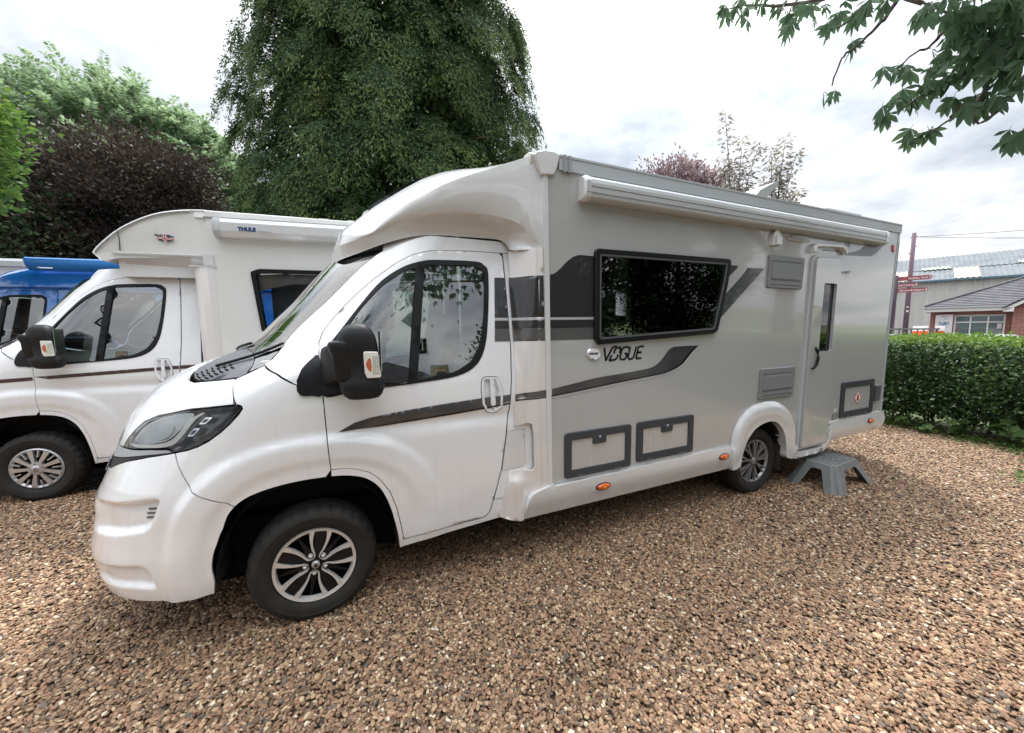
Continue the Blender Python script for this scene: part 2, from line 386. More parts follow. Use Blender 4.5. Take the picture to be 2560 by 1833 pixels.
def cabS(u, z):
    """u: 0 = centre of the nose, 1 = where the flank starts, then metres back along the flank; negative u = far side"""
    u0 = np.asarray(u, float); z = np.asarray(z, float)+0*u0; s = np.sign(u0)+(u0 == 0); u = np.abs(u0)
    def raw(u):
        th = np.clip(u, 0, 1)*np.pi/2; p = pz(z); l = Lz(z)
        x = xfr(z)+l*(1-np.maximum(np.cos(th), 0)**(2/p))+np.maximum(u-1, 0); h = (CY-yside(z))*np.sin(th)**(2/p)
        return x, h
    x, h = raw(u); xa, ha = raw(u+1e-3); xb, hb = raw(np.maximum(u-1e-3, 0)); tx, th_ = xa-xb, ha-hb
    ln = np.maximum(np.hypot(tx, th_), 1e-9); nx, nh = -th_/ln, tx/ln
    b = bulge(x, z)*S01((u-.78)/.12)
    x = x+nx*b; h = h+nh*b
    return x, h*s, z, nx, nh*s
def FU(off=0., disp=None):
    def g(u, z):
        x, h, z, nx, nh = cabS(u, z); o = off+(disp(np.abs(u), z) if disp is not None else 0)
        return x+nx*o, CY-(h+nh*o), z
    return g
def u_of(x, z):
    x = np.asarray(x, float); z = np.asarray(z, float); l = Lz(z); t = (x-xfr(z))/l
    c = np.clip(1-t, 0, 1); return np.where(t >= 1, 1+x-xfr(z)-l, np.arccos(c**(pz(z)/2))*2/np.pi)
def FX(off=0., disp=None):
    """same surface addressed by (x, z) on the flank; off = metres proud"""
    def g(x, z):
        _x, h, zz, nx, nh = cabS(u_of(x, z), z); o = off+(disp(x, z) if disp is not None else 0)
        return np.asarray(x, float)+0*zz, CY-h-o, zz
    return g
def sym(P): return P+[(-a, b) for a, b in P[::-1]]

HEADL = catmull([(.444, 1.106), (.440, 1.131), (.455, 1.162), (.471, 1.195), (.500, 1.244), (.555, 1.277), (.680, 1.317), (.835, 1.337), (.862, 1.329), (.872, 1.314), (.876, 1.285), (.873, 1.240), (.862, 1.200), (.842, 1.162), (.819, 1.139), (.789, 1.122), (.736, 1.108), (.706, 1.128), (.623, 1.122), (.534, 1.110)], 4, True)
ARCH = [(.487, .345), (.492, .48), (.500, .60), (.525, .69), (.56, .755), (.602, .803), (.672, .845), (.785, .873), (.919, .886), (1.070, .885)]
ARCH = catmull(ARCH, 4)
ARCHR = [(1.070, .885), (1.168, .872), (1.258, .838), (1.329, .769), (1.375, .67), (1.402, .57), (1.425, .45), (1.434, .345)]
ARCHR = catmull(ARCHR, 4)
DOORLOW = [(1.070, .925), (1.14, .921), (1.21, .905), (1.28, .872), (1.335, .82), (1.39, .73), (1.425, .62), (1.447, .50), (1.458, .415)]
def bumper_disp(u, z):
    Q = np.stack([np.ravel(u), np.ravel(z)], 1)
    A = [(-.1, .80), (.30, .815), (.597, .853), (.763, .885), (.789, .875), (.792, .851), (.796, .80), (.779, .745), (.746, .715), (.613, .684), (.381, .645), (-.1, .62)]
    B = [(-.1, .50), (.40, .505), (.62, .53), (.753, .543), (.782, .531), (.806, .497), (.825, .427), (.802, .413), (.726, .42), (.5, .40), (-.1, .38)]
    def d(P, dep, w, wb=None):
        i = inpoly(Q, P); t = polydist(Q, P); return np.where(i, -dep*S01(t/w)*S01((Q[:, 0]-.36)/.16), 0)
    r = d(A, .036, .026)+d(B, .026, .026)
    return r.reshape(np.shape(u))

def rounded_box_rings(levels, n=20, p=4.):
    """horizontal superellipse rings: (z, x0, x1, y0, y1)"""
    out = []
    for z, x0, x1, y0, y1 in levels:
        cx, cy, a, b = (x0+x1)/2, (y0+y1)/2, (x1-x0)/2, (y1-y0)/2; r = []
        for k in range(n):
            t = 2*math.pi*(k+.5)/n; c, s = math.cos(t), math.sin(t)
            r.append((cx+a*abs(c)**(2/p)*(1 if c > 0 else -1), cy+b*abs(s)**(2/p)*(1 if s > 0 else -1), z))
        out.append(r)
    return out

def wheel(parent, x, y, z, R, rr, style, steer=0., mir=False):
    """axis along y, outer face towards -y"""
    sub = MB(); sub.lathe([(.02, .075), (rr*.97, .065), (rr*.985, .03), (rr*.985, .20), (.02, .20)], 48)
    w = sub.build('wheel', M_DARK, parent); w.location = (x, y, z); w.rotation_euler = (0, 0, steer+(math.pi if mir else 0))
    # tyre with shoulder blocks and circumferential grooves
    T = MB(); prof = [(rr*1.0, .03), (rr*1.015, .014), (rr*1.05, .004), (rr+.35*(R-rr), -.012), (rr+.55*(R-rr), -.014), (rr+.56*(R-rr), -.0165), (rr+.60*(R-rr), -.0165), (rr+.61*(R-rr), -.013), (rr+.80*(R-rr), -.004), (R-.013, .012), (R-.004, .028), (R, .045), (R, .07), (R-.009, .072), (R-.009, .082), (R, .084), (R+.001, .115), (R-.009, .117), (R-.009, .127), (R, .129), (R, .16), (R-.012, .19), (rr+.5*(R-rr), .215), (rr, .18)]
    n = 120; V = []; F = []; mm = len(prof)
    for k in range(n):
        t = 2*math.pi*k/n
        for j, (r, h) in enumerate(prof):
            if 9 <= j <= 12 and k % 4 == 0: r -= .009
            V.append((r*math.cos(t), h, r*math.sin(t)))
    for k in range(n):
        for j in range(mm-1): F.append((k*mm+j, k*mm+j+1, ((k+1) % n)*mm+j+1, ((k+1) % n)*mm+j))
    T.add(V, F, True); T.build('tyre', M_TYRE, w, auto=35)
    R_ = MB()
    def pol(r, a, y_): return (r*math.cos(a), y_, r*math.sin(a))
    if style == 'alloy':
        R_.lathe([(rr*.905, .030), (rr*.93, .006), (rr*1.0, .002), (rr*1.01, .012), (rr*.99, .03)], 64)
        arm = [(.038, .000, .0030), (.041, .012, .0035), (.050, .021, .004), (.066, .0265, .0045), (.090, .030, .0055), (.120, .040, .0065), (.150, .054, .0095), (.180, .073, .0145), (.199, .087, .018)]
        sc = rr*.955/.215; blk = MB()
        for q in range(5):
            a0 = math.radians(43+72*q); cd_, sd_ = math.cos(a0), math.sin(a0)
            for sg in (1, -1):
                L = []; Rr = []
                for i, (d, t, w_) in enumerate(arm):
                    L.append(((d)*sc, sg*(t-w_)*sc)); Rr.append(((d)*sc, sg*(t+w_)*sc))
                for i in range(len(arm)-1):
                    y0 = -.004+.012*(1-i/8)*0; q4 = [L[i], L[i+1], Rr[i+1], Rr[i]]; V = []
                    for yy in (.004, .030):
                        for d, t in q4: V.append((d*cd_-t*sd_, yy+.010*(1-d/rr), d*sd_+t*cd_))
                    fc = [(0, 1, 2, 3), (0, 4, 5, 1), (1, 5, 6, 2), (2, 6, 7, 3), (3, 7, 4, 0)]
                    R_.add(V, fc if sg > 0 else [f[::-1] for f in fc])
            # black wedge between two arms and the bolt pad inside the U
            a1 = a0+math.radians(36); V = []
            for r, w_ in ((.03, .010), (.09, .020), (.15, .026), (rr*.93, .034)):
                for sg in (-1, 1): V.append((r*math.cos(a1)-sg*w_*math.sin(a1), .014, r*math.sin(a1)+sg*w_*math.cos(a1)))
            blk.add(V, [(0, 2, 3, 1), (2, 4, 5, 3), (4, 6, 7, 5)])
            V = []
            for r, w_ in ((.03, .012), (.075, .024), (.10, .014), (rr*.9, .004)):
                for sg in (-1, 1): V.append((r*math.cos(a0)-sg*w_*math.sin(a0), .028, r*math.sin(a0)+sg*w_*math.cos(a0)))
            blk.add(V, [(0, 2, 3, 1), (2, 4, 5, 3), (4, 6, 7, 5)])
            b = MB(); b.lathe([(0, .010), (.008, .010), (.0095, .014), (.0095, .03)], 10, (.058*cd_, 0, .058*sd_)); b.lathe([(.0095, .026), (.013, .022), (.014, .03)], 12, (.058*cd_, 0, .058*sd_))
            b.build('wheel_bolt', M_ALLOY, w)
        R_.build('rim', M_ALLOY, w, auto=40); blk.build('spoke_backing', M_BLACK, w)
        D = MB(); D.lathe([(.02, .085), (.14, .085), (.145, .092), (.145, .105)], 40); D.build('brake_disc', M_DISC, w)
        c = MB(); c.lathe([(0, .002), (.021, .003), (.0235, .008), (.0235, .03)], 24); c.build('centre_cap', M_CAP, w)
        o = textobj('cap_emblem', 'e', .042, M_GLOSSB, w, (-.0105, .0005, -.010), offset=.001)
    elif style == 'cap':       # silver trim with nine broad blades
        R_.lathe([(rr*.86, .010), (rr*.95, -.004), (rr*1.0, .002), (rr*1.01, .014)], 64)
        for q in range(9):
            a0 = 2*math.pi*q/9+.35
            for off, w0, w1, l0, l1 in ((0, .020, .040, .05, rr*.93), (math.pi/9, .010, .010, rr*.58, rr*.93)):
                a = a0+off; V = []
                for r, w_ in ((l0, w0), ((l0+l1)/2, (w0+w1)/2*.95), (l1, w1)):
                    for yy in (-.012+.006*(r/rr)**2, .02):
                        for sg in (-1, 1): V.append((r*math.cos(a)-sg*w_/2*1.15*math.sin(a), yy, r*math.sin(a)+sg*w_/2*1.15*math.cos(a)))
                F = []
                for i in (0, 4): F += [(i, i+4, i+5, i+1), (i+1, i+5, i+7, i+3), (i+2, i+6, i+4, i)]
                R_.add(V, F)
        R_.lathe([(0, -.016), (.045, -.016), (.062, -.012), (.068, .0), (.068, .02)], 40)
        R_.build('rim', M_CAP, w, auto=40)
        c = MB(); c.lathe([(0, -.022), (.03, -.021), (.034, -.015)], 24); c.build('centre_cap', M_CAP, w)
        e_ = MB()     # small heraldic rearing-animal emblem
        e_.add([(x_, -.0235, z_) for x_, z_ in ((-.012, -.014), (-.004, -.004), (-.014, .0), (-.006, .004), (-.004, .014), (.004, .012), (.002, .004), (.014, .008), (.006, -.002), (.012, -.014), (.002, -.006))], [tuple(range(11))])
        e_.build('cap_emblem', M_GREY, w)
        for q in range(5):
            a = 2*math.pi*q/5+.3; b = MB(); b.lathe([(0, -.020), (.006, -.020), (.007, -.012)], 8, (.052*math.cos(a), 0, .052*math.sin(a))); b.build('wheel_bolt', M_GREY, w)
    else:                      # slim twin spokes, silver faces on black
        R_.lathe([(rr*.90, .020), (rr*.95, .003), (rr*1.0, .002), (rr*1.01, .014)], 56)
        for q in range(9):
            for da in (-.13, .13):
                a0 = 2*math.pi*q/9+.1; V = []
                for r, a, w_ in ((.04, a0+da*.3, .004), (rr*.55, a0+da*.55, .0065), (rr*.93, a0+da, .0095)):
                    for yy in (.004, .03):
                        for sg in (-1, 1): V.append((r*math.cos(a)-sg*w_*math.sin(a), yy, r*math.sin(a)+sg*w_*math.cos(a)))
                F = []
                for i in (0, 4): F += [(i, i+4, i+5, i+1), (i+1, i+5, i+7, i+3), (i+2, i+6, i+4, i)]
                R_.add(V, F)
        R_.lathe([(0, .0), (.032, .001), (.04, .010), (.04, .03)], 32)
        R_.build('rim', M_SLIM, w, auto=40)
        D = MB(); D.lathe([(.0, .045), (rr*.93, .04)], 40); D.build('spoke_backing', M_BLACK, w)
    return w

def seat(parent, x, y, m, zb=.95):
    s = MB()
    s.loft([[(x-.24, y-.23, zb), (x+.24, y-.23, zb), (x+.24, y+.23, zb), (x-.24, y+.23, zb)], [(x-.28, y-.25, zb+.08), (x+.25, y-.25, zb+.06), (x+.25, y+.25, zb+.06), (x-.28, y+.25, zb+.08)], [(x-.25, y-.22, zb+.15), (x+.25, y-.22, zb+.12), (x+.25, y+.22, zb+.12), (x-.25, y+.22, zb+.15)]])
    b = parent and s.build('seat', m, parent, auto=50)
    s = MB(); R_ = []
    for t in np.linspace(0, 1, 8):
        w = .245-.06*max(0, t-.6); d = .07-.02*t; xc = x+.24+.19*t; zc = zb+.10+.62*t
        R_.append([(xc-d*(1 if abs(q[0]) else 1)*q[0], y+w*q[1], zc) for q in ((1, -.9), (.6, -1), (-1, -.9), (-1, .9), (.6, 1), (1, .9))])
    s.loft(R_); xc, zc = x+.46, zb+.86
    s.loft(rounded_box_rings([(zc-.10, xc-.04, xc+.04, y-.1, y+.1), (zc-.07, xc-.05, xc+.05, y-.135, y+.135), (zc+.06, xc-.04, xc+.05, y-.13, y+.13), (zc+.09, xc-.02, xc+.03, y-.09, y+.09)], 12))
    s.build('backrest', m, b, auto=50)
    return b

def build_mirror(parent, my=None):
    s = MB()
    lv = [(1.345, 1.215, 1.315, -.20, -.10), (1.352, 1.185, 1.345, -.24, -.07), (1.372, 1.162, 1.365, -.265, -.045), (1.41, 1.146, 1.377, -.275, -.035), (1.445, 1.142, 1.376, -.275, -.035), (1.456, 1.150, 1.368, -.268, -.04), (1.468, 1.152, 1.364, -.266, -.04), (1.475, 1.158, 1.362, -.262, -.042), (1.54, 1.156, 1.358, -.262, -.042), (1.600, 1.152, 1.354, -.264, -.042), (1.612, 1.142, 1.353, -.272, -.036), (1.66, 1.142, 1.347, -.272, -.036), (1.70, 1.150, 1.338, -.266, -.042), (1.735, 1.17, 1.320, -.250, -.055), (1.757, 1.20, 1.295, -.22, -.085), (1.765, 1.225, 1.27, -.19, -.12)]
    s.loft(rounded_box_rings(lv, 28, 3.2))
    m = s.build('door_mirror', M_MATT, parent, auto=60)
    # forward shell of the arm housing, with the raised rib round its upper end
    s = MB(); s.loft(rounded_box_rings([(1.462, 1.125, 1.22, -.255, -.05), (1.47, 1.118, 1.22, -.262, -.045), (1.60, 1.112, 1.21, -.262, -.045), (1.625, 1.100, 1.21, -.270, -.04), (1.655, 1.096, 1.21, -.272, -.04), (1.668, 1.104, 1.20, -.268, -.042), (1.672, 1.12, 1.19, -.26, -.05)], 20, 4))
    s.build('arm_housing', M_MATT, m, auto=50)
    a = MB(); a.loft([[(x, y_, z) for x, z in rounded([(xa, za), (xb, za), (xb, zb), (xa, zb)], .03)] for xa, xb, za, zb, y_ in ((1.055, 1.16, 1.40, 1.585, .075), (1.06, 1.165, 1.42, 1.625, .02), (1.10, 1.20, 1.455, 1.66, -.06), (1.12, 1.22, 1.46, 1.66, -.10))]); a.build('mirror_arm', M_MATT, m, auto=40)
    l = MB(); P = rounded([(1.270, 1.614), (1.345, 1.611), (1.357, 1.468), (1.283, 1.468), (1.273, 1.50)], .012)
    l.prism([(a, b) for a, b in P], -.283, -.25, .004); ind = l.build('indicator_lens', mat('indicator_clear', (.72, .71, .68), .12, coat=.8) if 'indicator_clear' not in bpy.data.materials else bpy.data.materials['indicator_clear'], m)
    l = MB()
    for i in range(9):
        for j in range(4): x0 = 1.313+j*.0095+.0006*i; z0 = 1.488+i*.0115; l.box(x0, x0+.006, -.2855, -.283, z0, z0+.008)
    l.build('lens_facets', M_CHROME, ind)
    a = MB(); a.prism(catmull([(1.281, 1.545), (1.296, 1.577), (1.306, 1.570), (1.309, 1.54), (1.306, 1.505), (1.293, 1.512)], 4, True), -.2852, -.283); a.build('bulb_amber', mat('bulb_amber', (.50, .11, .05), .2, coat=.6) if 'bulb_amber' not in bpy.data.materials else bpy.data.materials['bulb_amber'], ind)
    g = MB(); g.box(1.3605, 1.364, -.25, -.06, 1.50, 1.72); g.build('mirror_glass', M_CHROME, m)
    return m

def build_cab(root, paintm, style='alloy', lamp_dark=True, seat_m=None, stripe=None):
    MIR = (None, CY)
    # inner structure: floor, bulkheads, dark shell behind the gaps
    b = MB(); b.box(.52, 2.45, .30, 1.84, .28, .62); b.box(.05, .48, .35, 1.79, .34, 1.05); b.box(1.45, 2.45, .10, 2.04, .34, .60)
    b.build('underbody', M_DARK, root)  # dark boxes, put in to block light below the cab
    b = MB(); b.box(.35, 2.3, .42, 1.72, .19, .30); b.build('underside_light_block', M_DARK, root)  # unseen box added to stop light passing under the vehicle
    lin = MB()
    for y0, y1 in ((.075, .42), (1.72, 2.065)):
        lin = MB(); pts = [(.955+.475*math.cos(t)*(1.0), .40+.475*math.sin(t)) for t in np.linspace(-.12, math.pi+.12, 26)]; n = len(pts)
        V = [(x, y, z) for y in (y0, y1) for x, z in pts]; F = [(i, i+1, n+i+1, n+i) for i in range(n-1)]
        lin.add(V, F, True); cy = y1 if y0 < 1 else y0; lin.add([(x, cy, z) for x, z in pts], [tuple(range(n))]); lin.build('wheel_arch_liner', M_LINER, root)
    dsh = MB(); dsh.loft([[(.80, .20, z0), (1.30, .20, z1), (1.30, 1.94, z1), (.80, 1.94, z0)] for z0, z1 in ((.9, .9), (1.42, 1.30), (1.47, 1.36))]); dsh.loft(rounded_box_rings([(1.36, 1.0, 1.3, 1.3, 1.85), (1.45, 1.02, 1.28, 1.35, 1.8), (1.49, 1.08, 1.25, 1.4, 1.75)], 16))
    dsh.build('dashboard', M_DASH, root, auto=40)
    st = MB(); cs = Vector((1.40, 1.55, 1.38)); ax = Vector((.75, 0, .66)).normalized(); a1 = Vector((0, 1, 0)); a2 = ax.cross(a1)
    st.tube([cs+(a1*math.cos(t)+a2*math.sin(t))*.19 for t in np.linspace(0, 2*math.pi, 25)], .016, 8, False); st.tube([cs, cs-ax*.3], .03, 8)
    for t in (0, 2.1, 4.2): st.tube([cs, cs+(a1*math.cos(t)+a2*math.sin(t))*.19], .014, 6)
    st.build('steering_wheel', M_BLACK, root)
    for y in (.56, 1.56): seat(root, 1.72, y, seat_m or M_SEAT)
    fl = MB(); fl.box(.9, 1.5, .45, 1.7, .60, .66); fl.box(1.5, 2.45, .12, 2.02, .60, .66); fl.build('cab_floor', M_DASH, root)
    # nose
    top = [(0, .90), (.20, .925), (.318, .952), (.405, .990), (.461, 1.020), (.527, 1.048), (.640, 1.082), (.743, 1.107)]
    seam = [(.743, 1.107), (.782, 1.046), (.825, .988), (.862, .942), (.888, .912), (.920, .888), (.965, .858), (1.048, .800)]
    archu = catmull([(1.048, .800), (1.024, .762), (1.008, .72), (.999, .66), (.996, .58), (1.001, .46), (1.012, .338)], 4)[1:]
    bot = [(.9, .338), (.7, .345), (.45, .340), (0, .325)]
    panel('front_bumper', sym(top+seam[1:]+archu+bot)[0:], FU(disp=bumper_disp), paintm, root, h=.0105, ref=(-1, -.6, 0))
    for sgn in (1, -1):
        g = MB()
        for zz in (.778, .80, .822):
            P_ = [FU(off=-.045, disp=None)(np.array([u_]), np.array([zz+.05*(u_-.74)]))for u_ in (.735, .765)]
            a_, b_ = [Vector((float(p[0][0]), float(p[1][0]) if sgn > 0 else 2*CY-float(p[1][0]), float(p[2][0]))) for p in P_]; g.beam(a_, b_, .03, .008)
        g.build('bumper_vent', M_GREY, root, kind='stuff')
    gband = [(0, 1.015), (.279, 1.018), (.45, 1.052), (.60, 1.085), (.735, 1.108)]
    panel('grille', sym(gband+top[::-1][1:]), FU(off=-.006), M_BLACK, root, h=.03, ref=(-1, -.5, 0))
    panel('grille_surround', sym([(0, 1.098), (.40, 1.098), (.437, 1.100), (.534, 1.107), (.62, 1.118), (.700, 1.122), (.733, 1.109)]+gband[::-1][1:]), FU(off=-.002), M_SATIN, root, h=.03, ref=(-1, -.5, .3))
    sl = MB()
    for zz in (.945, .965, .985, 1.0):
        pu = np.linspace(-.30, .30, 13); q = FU(off=.004)(pu, np.full(13, zz)); sl.tube(list(zip(*[list(map(float, c)) for c in q])), .005, 6)
    sl.build('grille_bars', M_GREY, root)
    hood_front = [(0, 1.102), (.40, 1.102), (.430, 1.104)]
    hl_top = [(.436, 1.135), (.449, 1.168), (.467, 1.203), (.495, 1.250), (.550, 1.284), (.680, 1.324), (.835, 1.344)]
    cowl = [(.713, 1.472), (.650, 1.463), (.547, 1.450), (.484, 1.459), (.385, 1.484), (.31, 1.505), (.25, 1.535), (.12, 1.548), (0, 1.552)]
    panel('bonnet', sym(hood_front+hl_top+[(.80, 1.39)]+cowl), FU(), paintm, root, h=.03, ref=(-1, -.5, 1.5))
    em = FU(off=.012)(np.array([0.]), np.array([1.16])); e_ = MB(); e_.loft([[(float(em[0][0])-.01+dx, CY+.05*math.cos(t)*s_, 1.165+.06*math.sin(t)*s_) for t in np.linspace(0, 2*math.pi, 16)[:-1]] for dx, s_ in ((.03, 1), (0, 1), (-.008, .8))])
    e_.build('bonnet_badge', M_CHROME, root)
    # headlights: recessed bowl, projector, light guide, clear lens
    inner = shrink(HEADL, .004)
    for k, mr in enumerate(MIR):
        fl_ = (lambda p: p) if mr is None else (lambda p: [(x, 2*CY-y, z) for x, y, z in p])
        def hd(u, z): return -.03*S01(polydist(np.stack([np.ravel(u), np.ravel(z)], 1), HEADL).reshape(np.shape(u))/.03)
        back = panel('headlight', HEADL, FU(off=-.018, disp=hd), M_GLOSSB, root, h=.02, mirror=mr, gap=.003, ref=(-1, -1, 0))
        refl_ = [(.465, 1.150), (.495, 1.222), (.555, 1.268), (.66, 1.300), (.712, 1.290), (.70, 1.215), (.675, 1.165), (.62, 1.142), (.52, 1.128)]
        panel('reflector', catmull(refl_, 4, True), FU(off=-.022), mat('reflector', (.66, .68, .69), .2, .25) if 'reflector' not in bpy.data.materials else bpy.data.materials['reflector'], back, h=.03, mirror=mr, ref=(-1, -1, 0), flange=0)
        drl = [(.458, 1.128), (.55, 1.138), (.64, 1.148), (.690, 1.168), (.706, 1.21), (.712, 1.27), (.735, 1.304), (.752, 1.302), (.738, 1.27), (.736, 1.20), (.722, 1.152), (.690, 1.132), (.62, 1.122), (.52, 1.114)]
        panel('light_guide', catmull(drl, 3, True), FU(off=-.010), mat('light_guide', (.85, .84, .80), .15, coat=.5) if 'light_guide' not in bpy.data.materials else bpy.data.materials['light_guide'], back, h=.03, mirror=mr, ref=(-1, -1, 0), flange=.006)
        for cc, (cu, cz, ru, rz) in enumerate(((.775, 1.262, .016, .018), (.762, 1.205, .014, .022), (.63, 1.205, .045, .042))):
            pts = [(cu+ru*math.cos(t), cz+rz*math.sin(t)) for t in np.linspace(0, 2*math.pi, 17)[:-1]] if cc == 2 else rounded([(cu-ru*.9, cz-rz*1.0), (cu+ru*.7, cz-rz*.8), (cu+ru*1.2, cz+rz), (cu-ru*.5, cz+rz)], .006)
            panel('lamp_bowl', pts, FU(off=-.014), M_CHROME if cc < 2 else bpy.data.materials['reflector'], back, h=.02, mirror=mr, ref=(-1, -1, 0), flange=.01, gap=0)
            if cc < 2: panel('lamp_bowl', [(cu+(a-cu)*.55, cz+(b_-cz)*.55) for a, b_ in pts], FU(off=-.012), M_GREY, back, h=.02, mirror=mr, ref=(-1, -1, 0), flange=.004, gap=0)
        panel('lens', inner, FU(off=-.001), M_LENS, back, h=.03, mirror=mr, ref=(-1, -1, 0), flange=.008, gap=0)
    # cowl, windscreen
    scr_low = [(0, 1.640), (.25, 1.632), (.45, 1.605), (.58, 1.568), (.66, 1.535), (.712, 1.497)]
    panel('scuttle_panel', sym([(0, 1.556), (.12, 1.552), (.25, 1.540), (.31, 1.512), (.385, 1.490), (.484, 1.465), (.547, 1.456), (.650, 1.468), (.705, 1.478), (.712, 1.497)]+scr_low[::-1][1:]), FU(off=-.012), M_GREY, root, h=.03, ref=(-1, -.5, 1))
    sg_ = MB()
    for sgn in (1, -1):
        for r_ in range(3):
            for c_ in range(8):
                u0 = .43+.052*r_+.004*c_; z0 = 1.478+.0105*c_-.012*r_
                if z0 > 1.56: continue
                q = FU(off=-.006)(np.array([u0, u0+.030]), np.array([z0, z0-.004])); a_, b_ = [Vector((float(q[0][i]), float(q[1][i]) if sgn > 0 else 2*CY-float(q[1][i]), float(q[2][i]))) for i in (0, 1)]
                sg_.beam(a_, b_, .005, .006)
    sg_.build('scuttle_slots', M_DARK, root, kind='stuff')
    near = [(.716, 1.533), (.680, 1.565), (.637, 1.600), (.600, 1.646), (.580, 1.70), (.578, 1.76), (.596, 1.84), (.613, 1.887), (.637, 2.018), (.655, 2.121), (.682, 2.207), (.700, 2.236)]
    topw = [(.686, 2.249), (.537, 2.234), (.368, 2.219), (0, 2.205)]
    glassP = sym([(0, 1.640), (.25, 1.632), (.45, 1.605), (.58, 1.568), (.66, 1.535), (.708, 1.505)]+near+topw)
    panel('windscreen', glassP, FU(off=-.003), M_SCREEN, root, h=.05, ref=(-1, -.3, 1), flange=.004)
    ring = shrink(rounded(glassP, .02, 3), .03)
    panel('screen_border', glassP, FU(off=-.012), M_BLACK, root, holes=[ring], h=.05, ref=(-1, -.3, 1), flange=0)
    for a0_, a1_ in (((.47, 1.533), (.60, 1.66)), ((.02, 1.60), (.33, 1.655))):
        q = FU(off=.018)(np.linspace(a0_[0], a1_[0], 6), np.linspace(a0_[1], a1_[1], 6)); w = MB(); w.tube(list(zip(*[list(map(float, c)) for c in q])), .009, 6); w.build('wiper', M_BLACK, root)
    # flanks
    pillar_door = [(1.043, 1.60), (1.044, 1.660), (1.068, 1.725), (1.12, 1.795), (1.191, 1.877), (1.29, 1.975), (1.375, 2.05), (1.509, 2.152), (1.617, 2.212), (1.727, 2.242), (1.982, 2.258), (2.215, 2.260)]
    fend = [(.745, 1.107), (.789, 1.119), (.819, 1.135), (.846, 1.160), (.867, 1.200), (.878, 1.240), (.881, 1.287), (.877, 1.318), (.865, 1.334), (.840, 1.345), (.80, 1.388), (.713, 1.472), (.723, 1.497), (.719, 1.533), (.700, 1.542), (.77, 1.518), (.845, 1.491), (.92, 1.456), (.978, 1.427)]
    def ux(P): return [(float(u_of(x, z)), z) for x, z in P]
    fend += [(1.001, 1.393), (1.048, 1.369), (1.150, 1.363)]+ux(densify([(1.053, 1.363), (1.060, 1.145), (1.070, .923), (1.070, .885)], .05, False).tolist())+ux([q for q in ARCH[::-1][1:] if q[0] > .607])+[(1.048, .800)]+seam[::-1][1:-1]
    pil = [(.700, 1.542), (.68, 1.567), (.637, 1.602), (.600, 1.648), (.580, 1.70), (.578, 1.76), (.596, 1.84), (.613, 1.887), (.637, 2.018), (.655, 2.121), (.682, 2.207), (.700, 2.236), (.68, 2.255), (.66, 2.30), (.655, 2.34)]
    pil += ux([(1.7, 2.345), (2.30, 2.345), (2.30, 2.262)])+ux(pillar_door[::-1])+ux([(1.041, 1.56), (1.030, 1.592)])+ux([(.985, 1.548), (.945, 1.488), (.930, 1.452)])+[(.978, 1.427), (.92, 1.456), (.845, 1.491), (.77, 1.518)]
    doorP = [(1.053, 1.362), (1.060, 1.145), (1.070, .925)]+DOORLOW[1:]+[(1.47, .400), (1.978, .418), (2.015, .424), (2.049, .453), (2.076, .527), (2.119, .663), (2.143, .745), (2.177, .955), (2.194, 1.094), (2.210, 1.163), (2.232, 1.37), (2.244, 1.6), (2.243, 2.034), (2.238, 2.235), (2.215, 2.260)]+pillar_door[::-1][1:]+[(1.043, 1.50)]
    frameP = catmull([(1.045, 1.594), (1.10, 1.652), (1.17, 1.74), (1.29, 1.895), (1.411, 2.033), (1.546, 2.126), (1.665, 2.169), (1.766, 2.183), (2.025, 2.189), (2.092, 2.167), (2.120, 2.105), (2.097, 1.836), (2.058, 1.618), (1.986, 1.490), (1.850, 1.422), (1.60, 1.395), (1.390, 1.381), (1.20, 1.366), (1.048, 1.363)], 4, True)
    frameP = [(max(a, 1.049), b_) for a, b_ in frameP]
    g1 = rounded([(1.115, 1.50), (1.125, 1.64), (1.28, 1.862), (1.41, 2.005), (1.545, 2.098), (1.625, 2.128), (1.53, 1.400), (1.30, 1.395), (1.13, 1.40)], [.03, .06, .4, .4, .3, .015, .015, .05, .03])
    g2 = rounded([(1.685, 2.148), (2.02, 2.160), (2.095, 2.12), (2.068, 1.838), (2.030, 1.64), (1.955, 1.515), (1.84, 1.450), (1.588, 1.412)], [.015, .06, .05, .6, .25, .14, .2, .015])
    hole = shrink(frameP, .012)
    for mr in MIR:
        panel('front_wing', fend, FU(), paintm, root, h=.022, mirror=mr)
        panel('windscreen_pillar', pil, FU(), paintm, root, h=.035, mirror=mr)
        hp = rounded([(2.018, 1.402), (2.128, 1.400), (2.163, 1.30), (2.158, 1.19), (2.125, 1.157), (2.045, 1.160), (2.013, 1.22), (2.008, 1.33)], .03)
        door = panel('cab_door', doorP, FX(), paintm, root, holes=[hole, shrink(hp, .004)], h=.02, mirror=mr)
        panel('window_frame', frameP, FX(off=.004), M_BLACK, door, holes=[g1, g2], h=.03, mirror=mr, gap=0, flange=.025)
        panel('window_glass', g1, FX(off=-.006), M_GLASS, door, h=.06, mirror=mr, gap=-.004, flange=.004)
        panel('window_glass', g2, FX(off=-.006), M_GLASS, door, h=.06, mirror=mr, gap=-.004, flange=.004)
        div = rounded([(1.63, 2.16), (1.683, 2.165), (1.586, 1.398), (1.532, 1.395)], .004); panel('window_divider', div, FX(off=.009), M_BLACK, door, h=.05, mirror=mr, gap=0, flange=.012)
        inn = MB(); 
        panel('door_lining', rounded([(1.50, .65), (2.1, .65), (2.12, 1.40), (1.12, 1.36), (1.13, 1.0), (1.35, .95)], .05), FX(off=-.07), M_DASH, door, h=.08, mirror=mr, flange=.02)
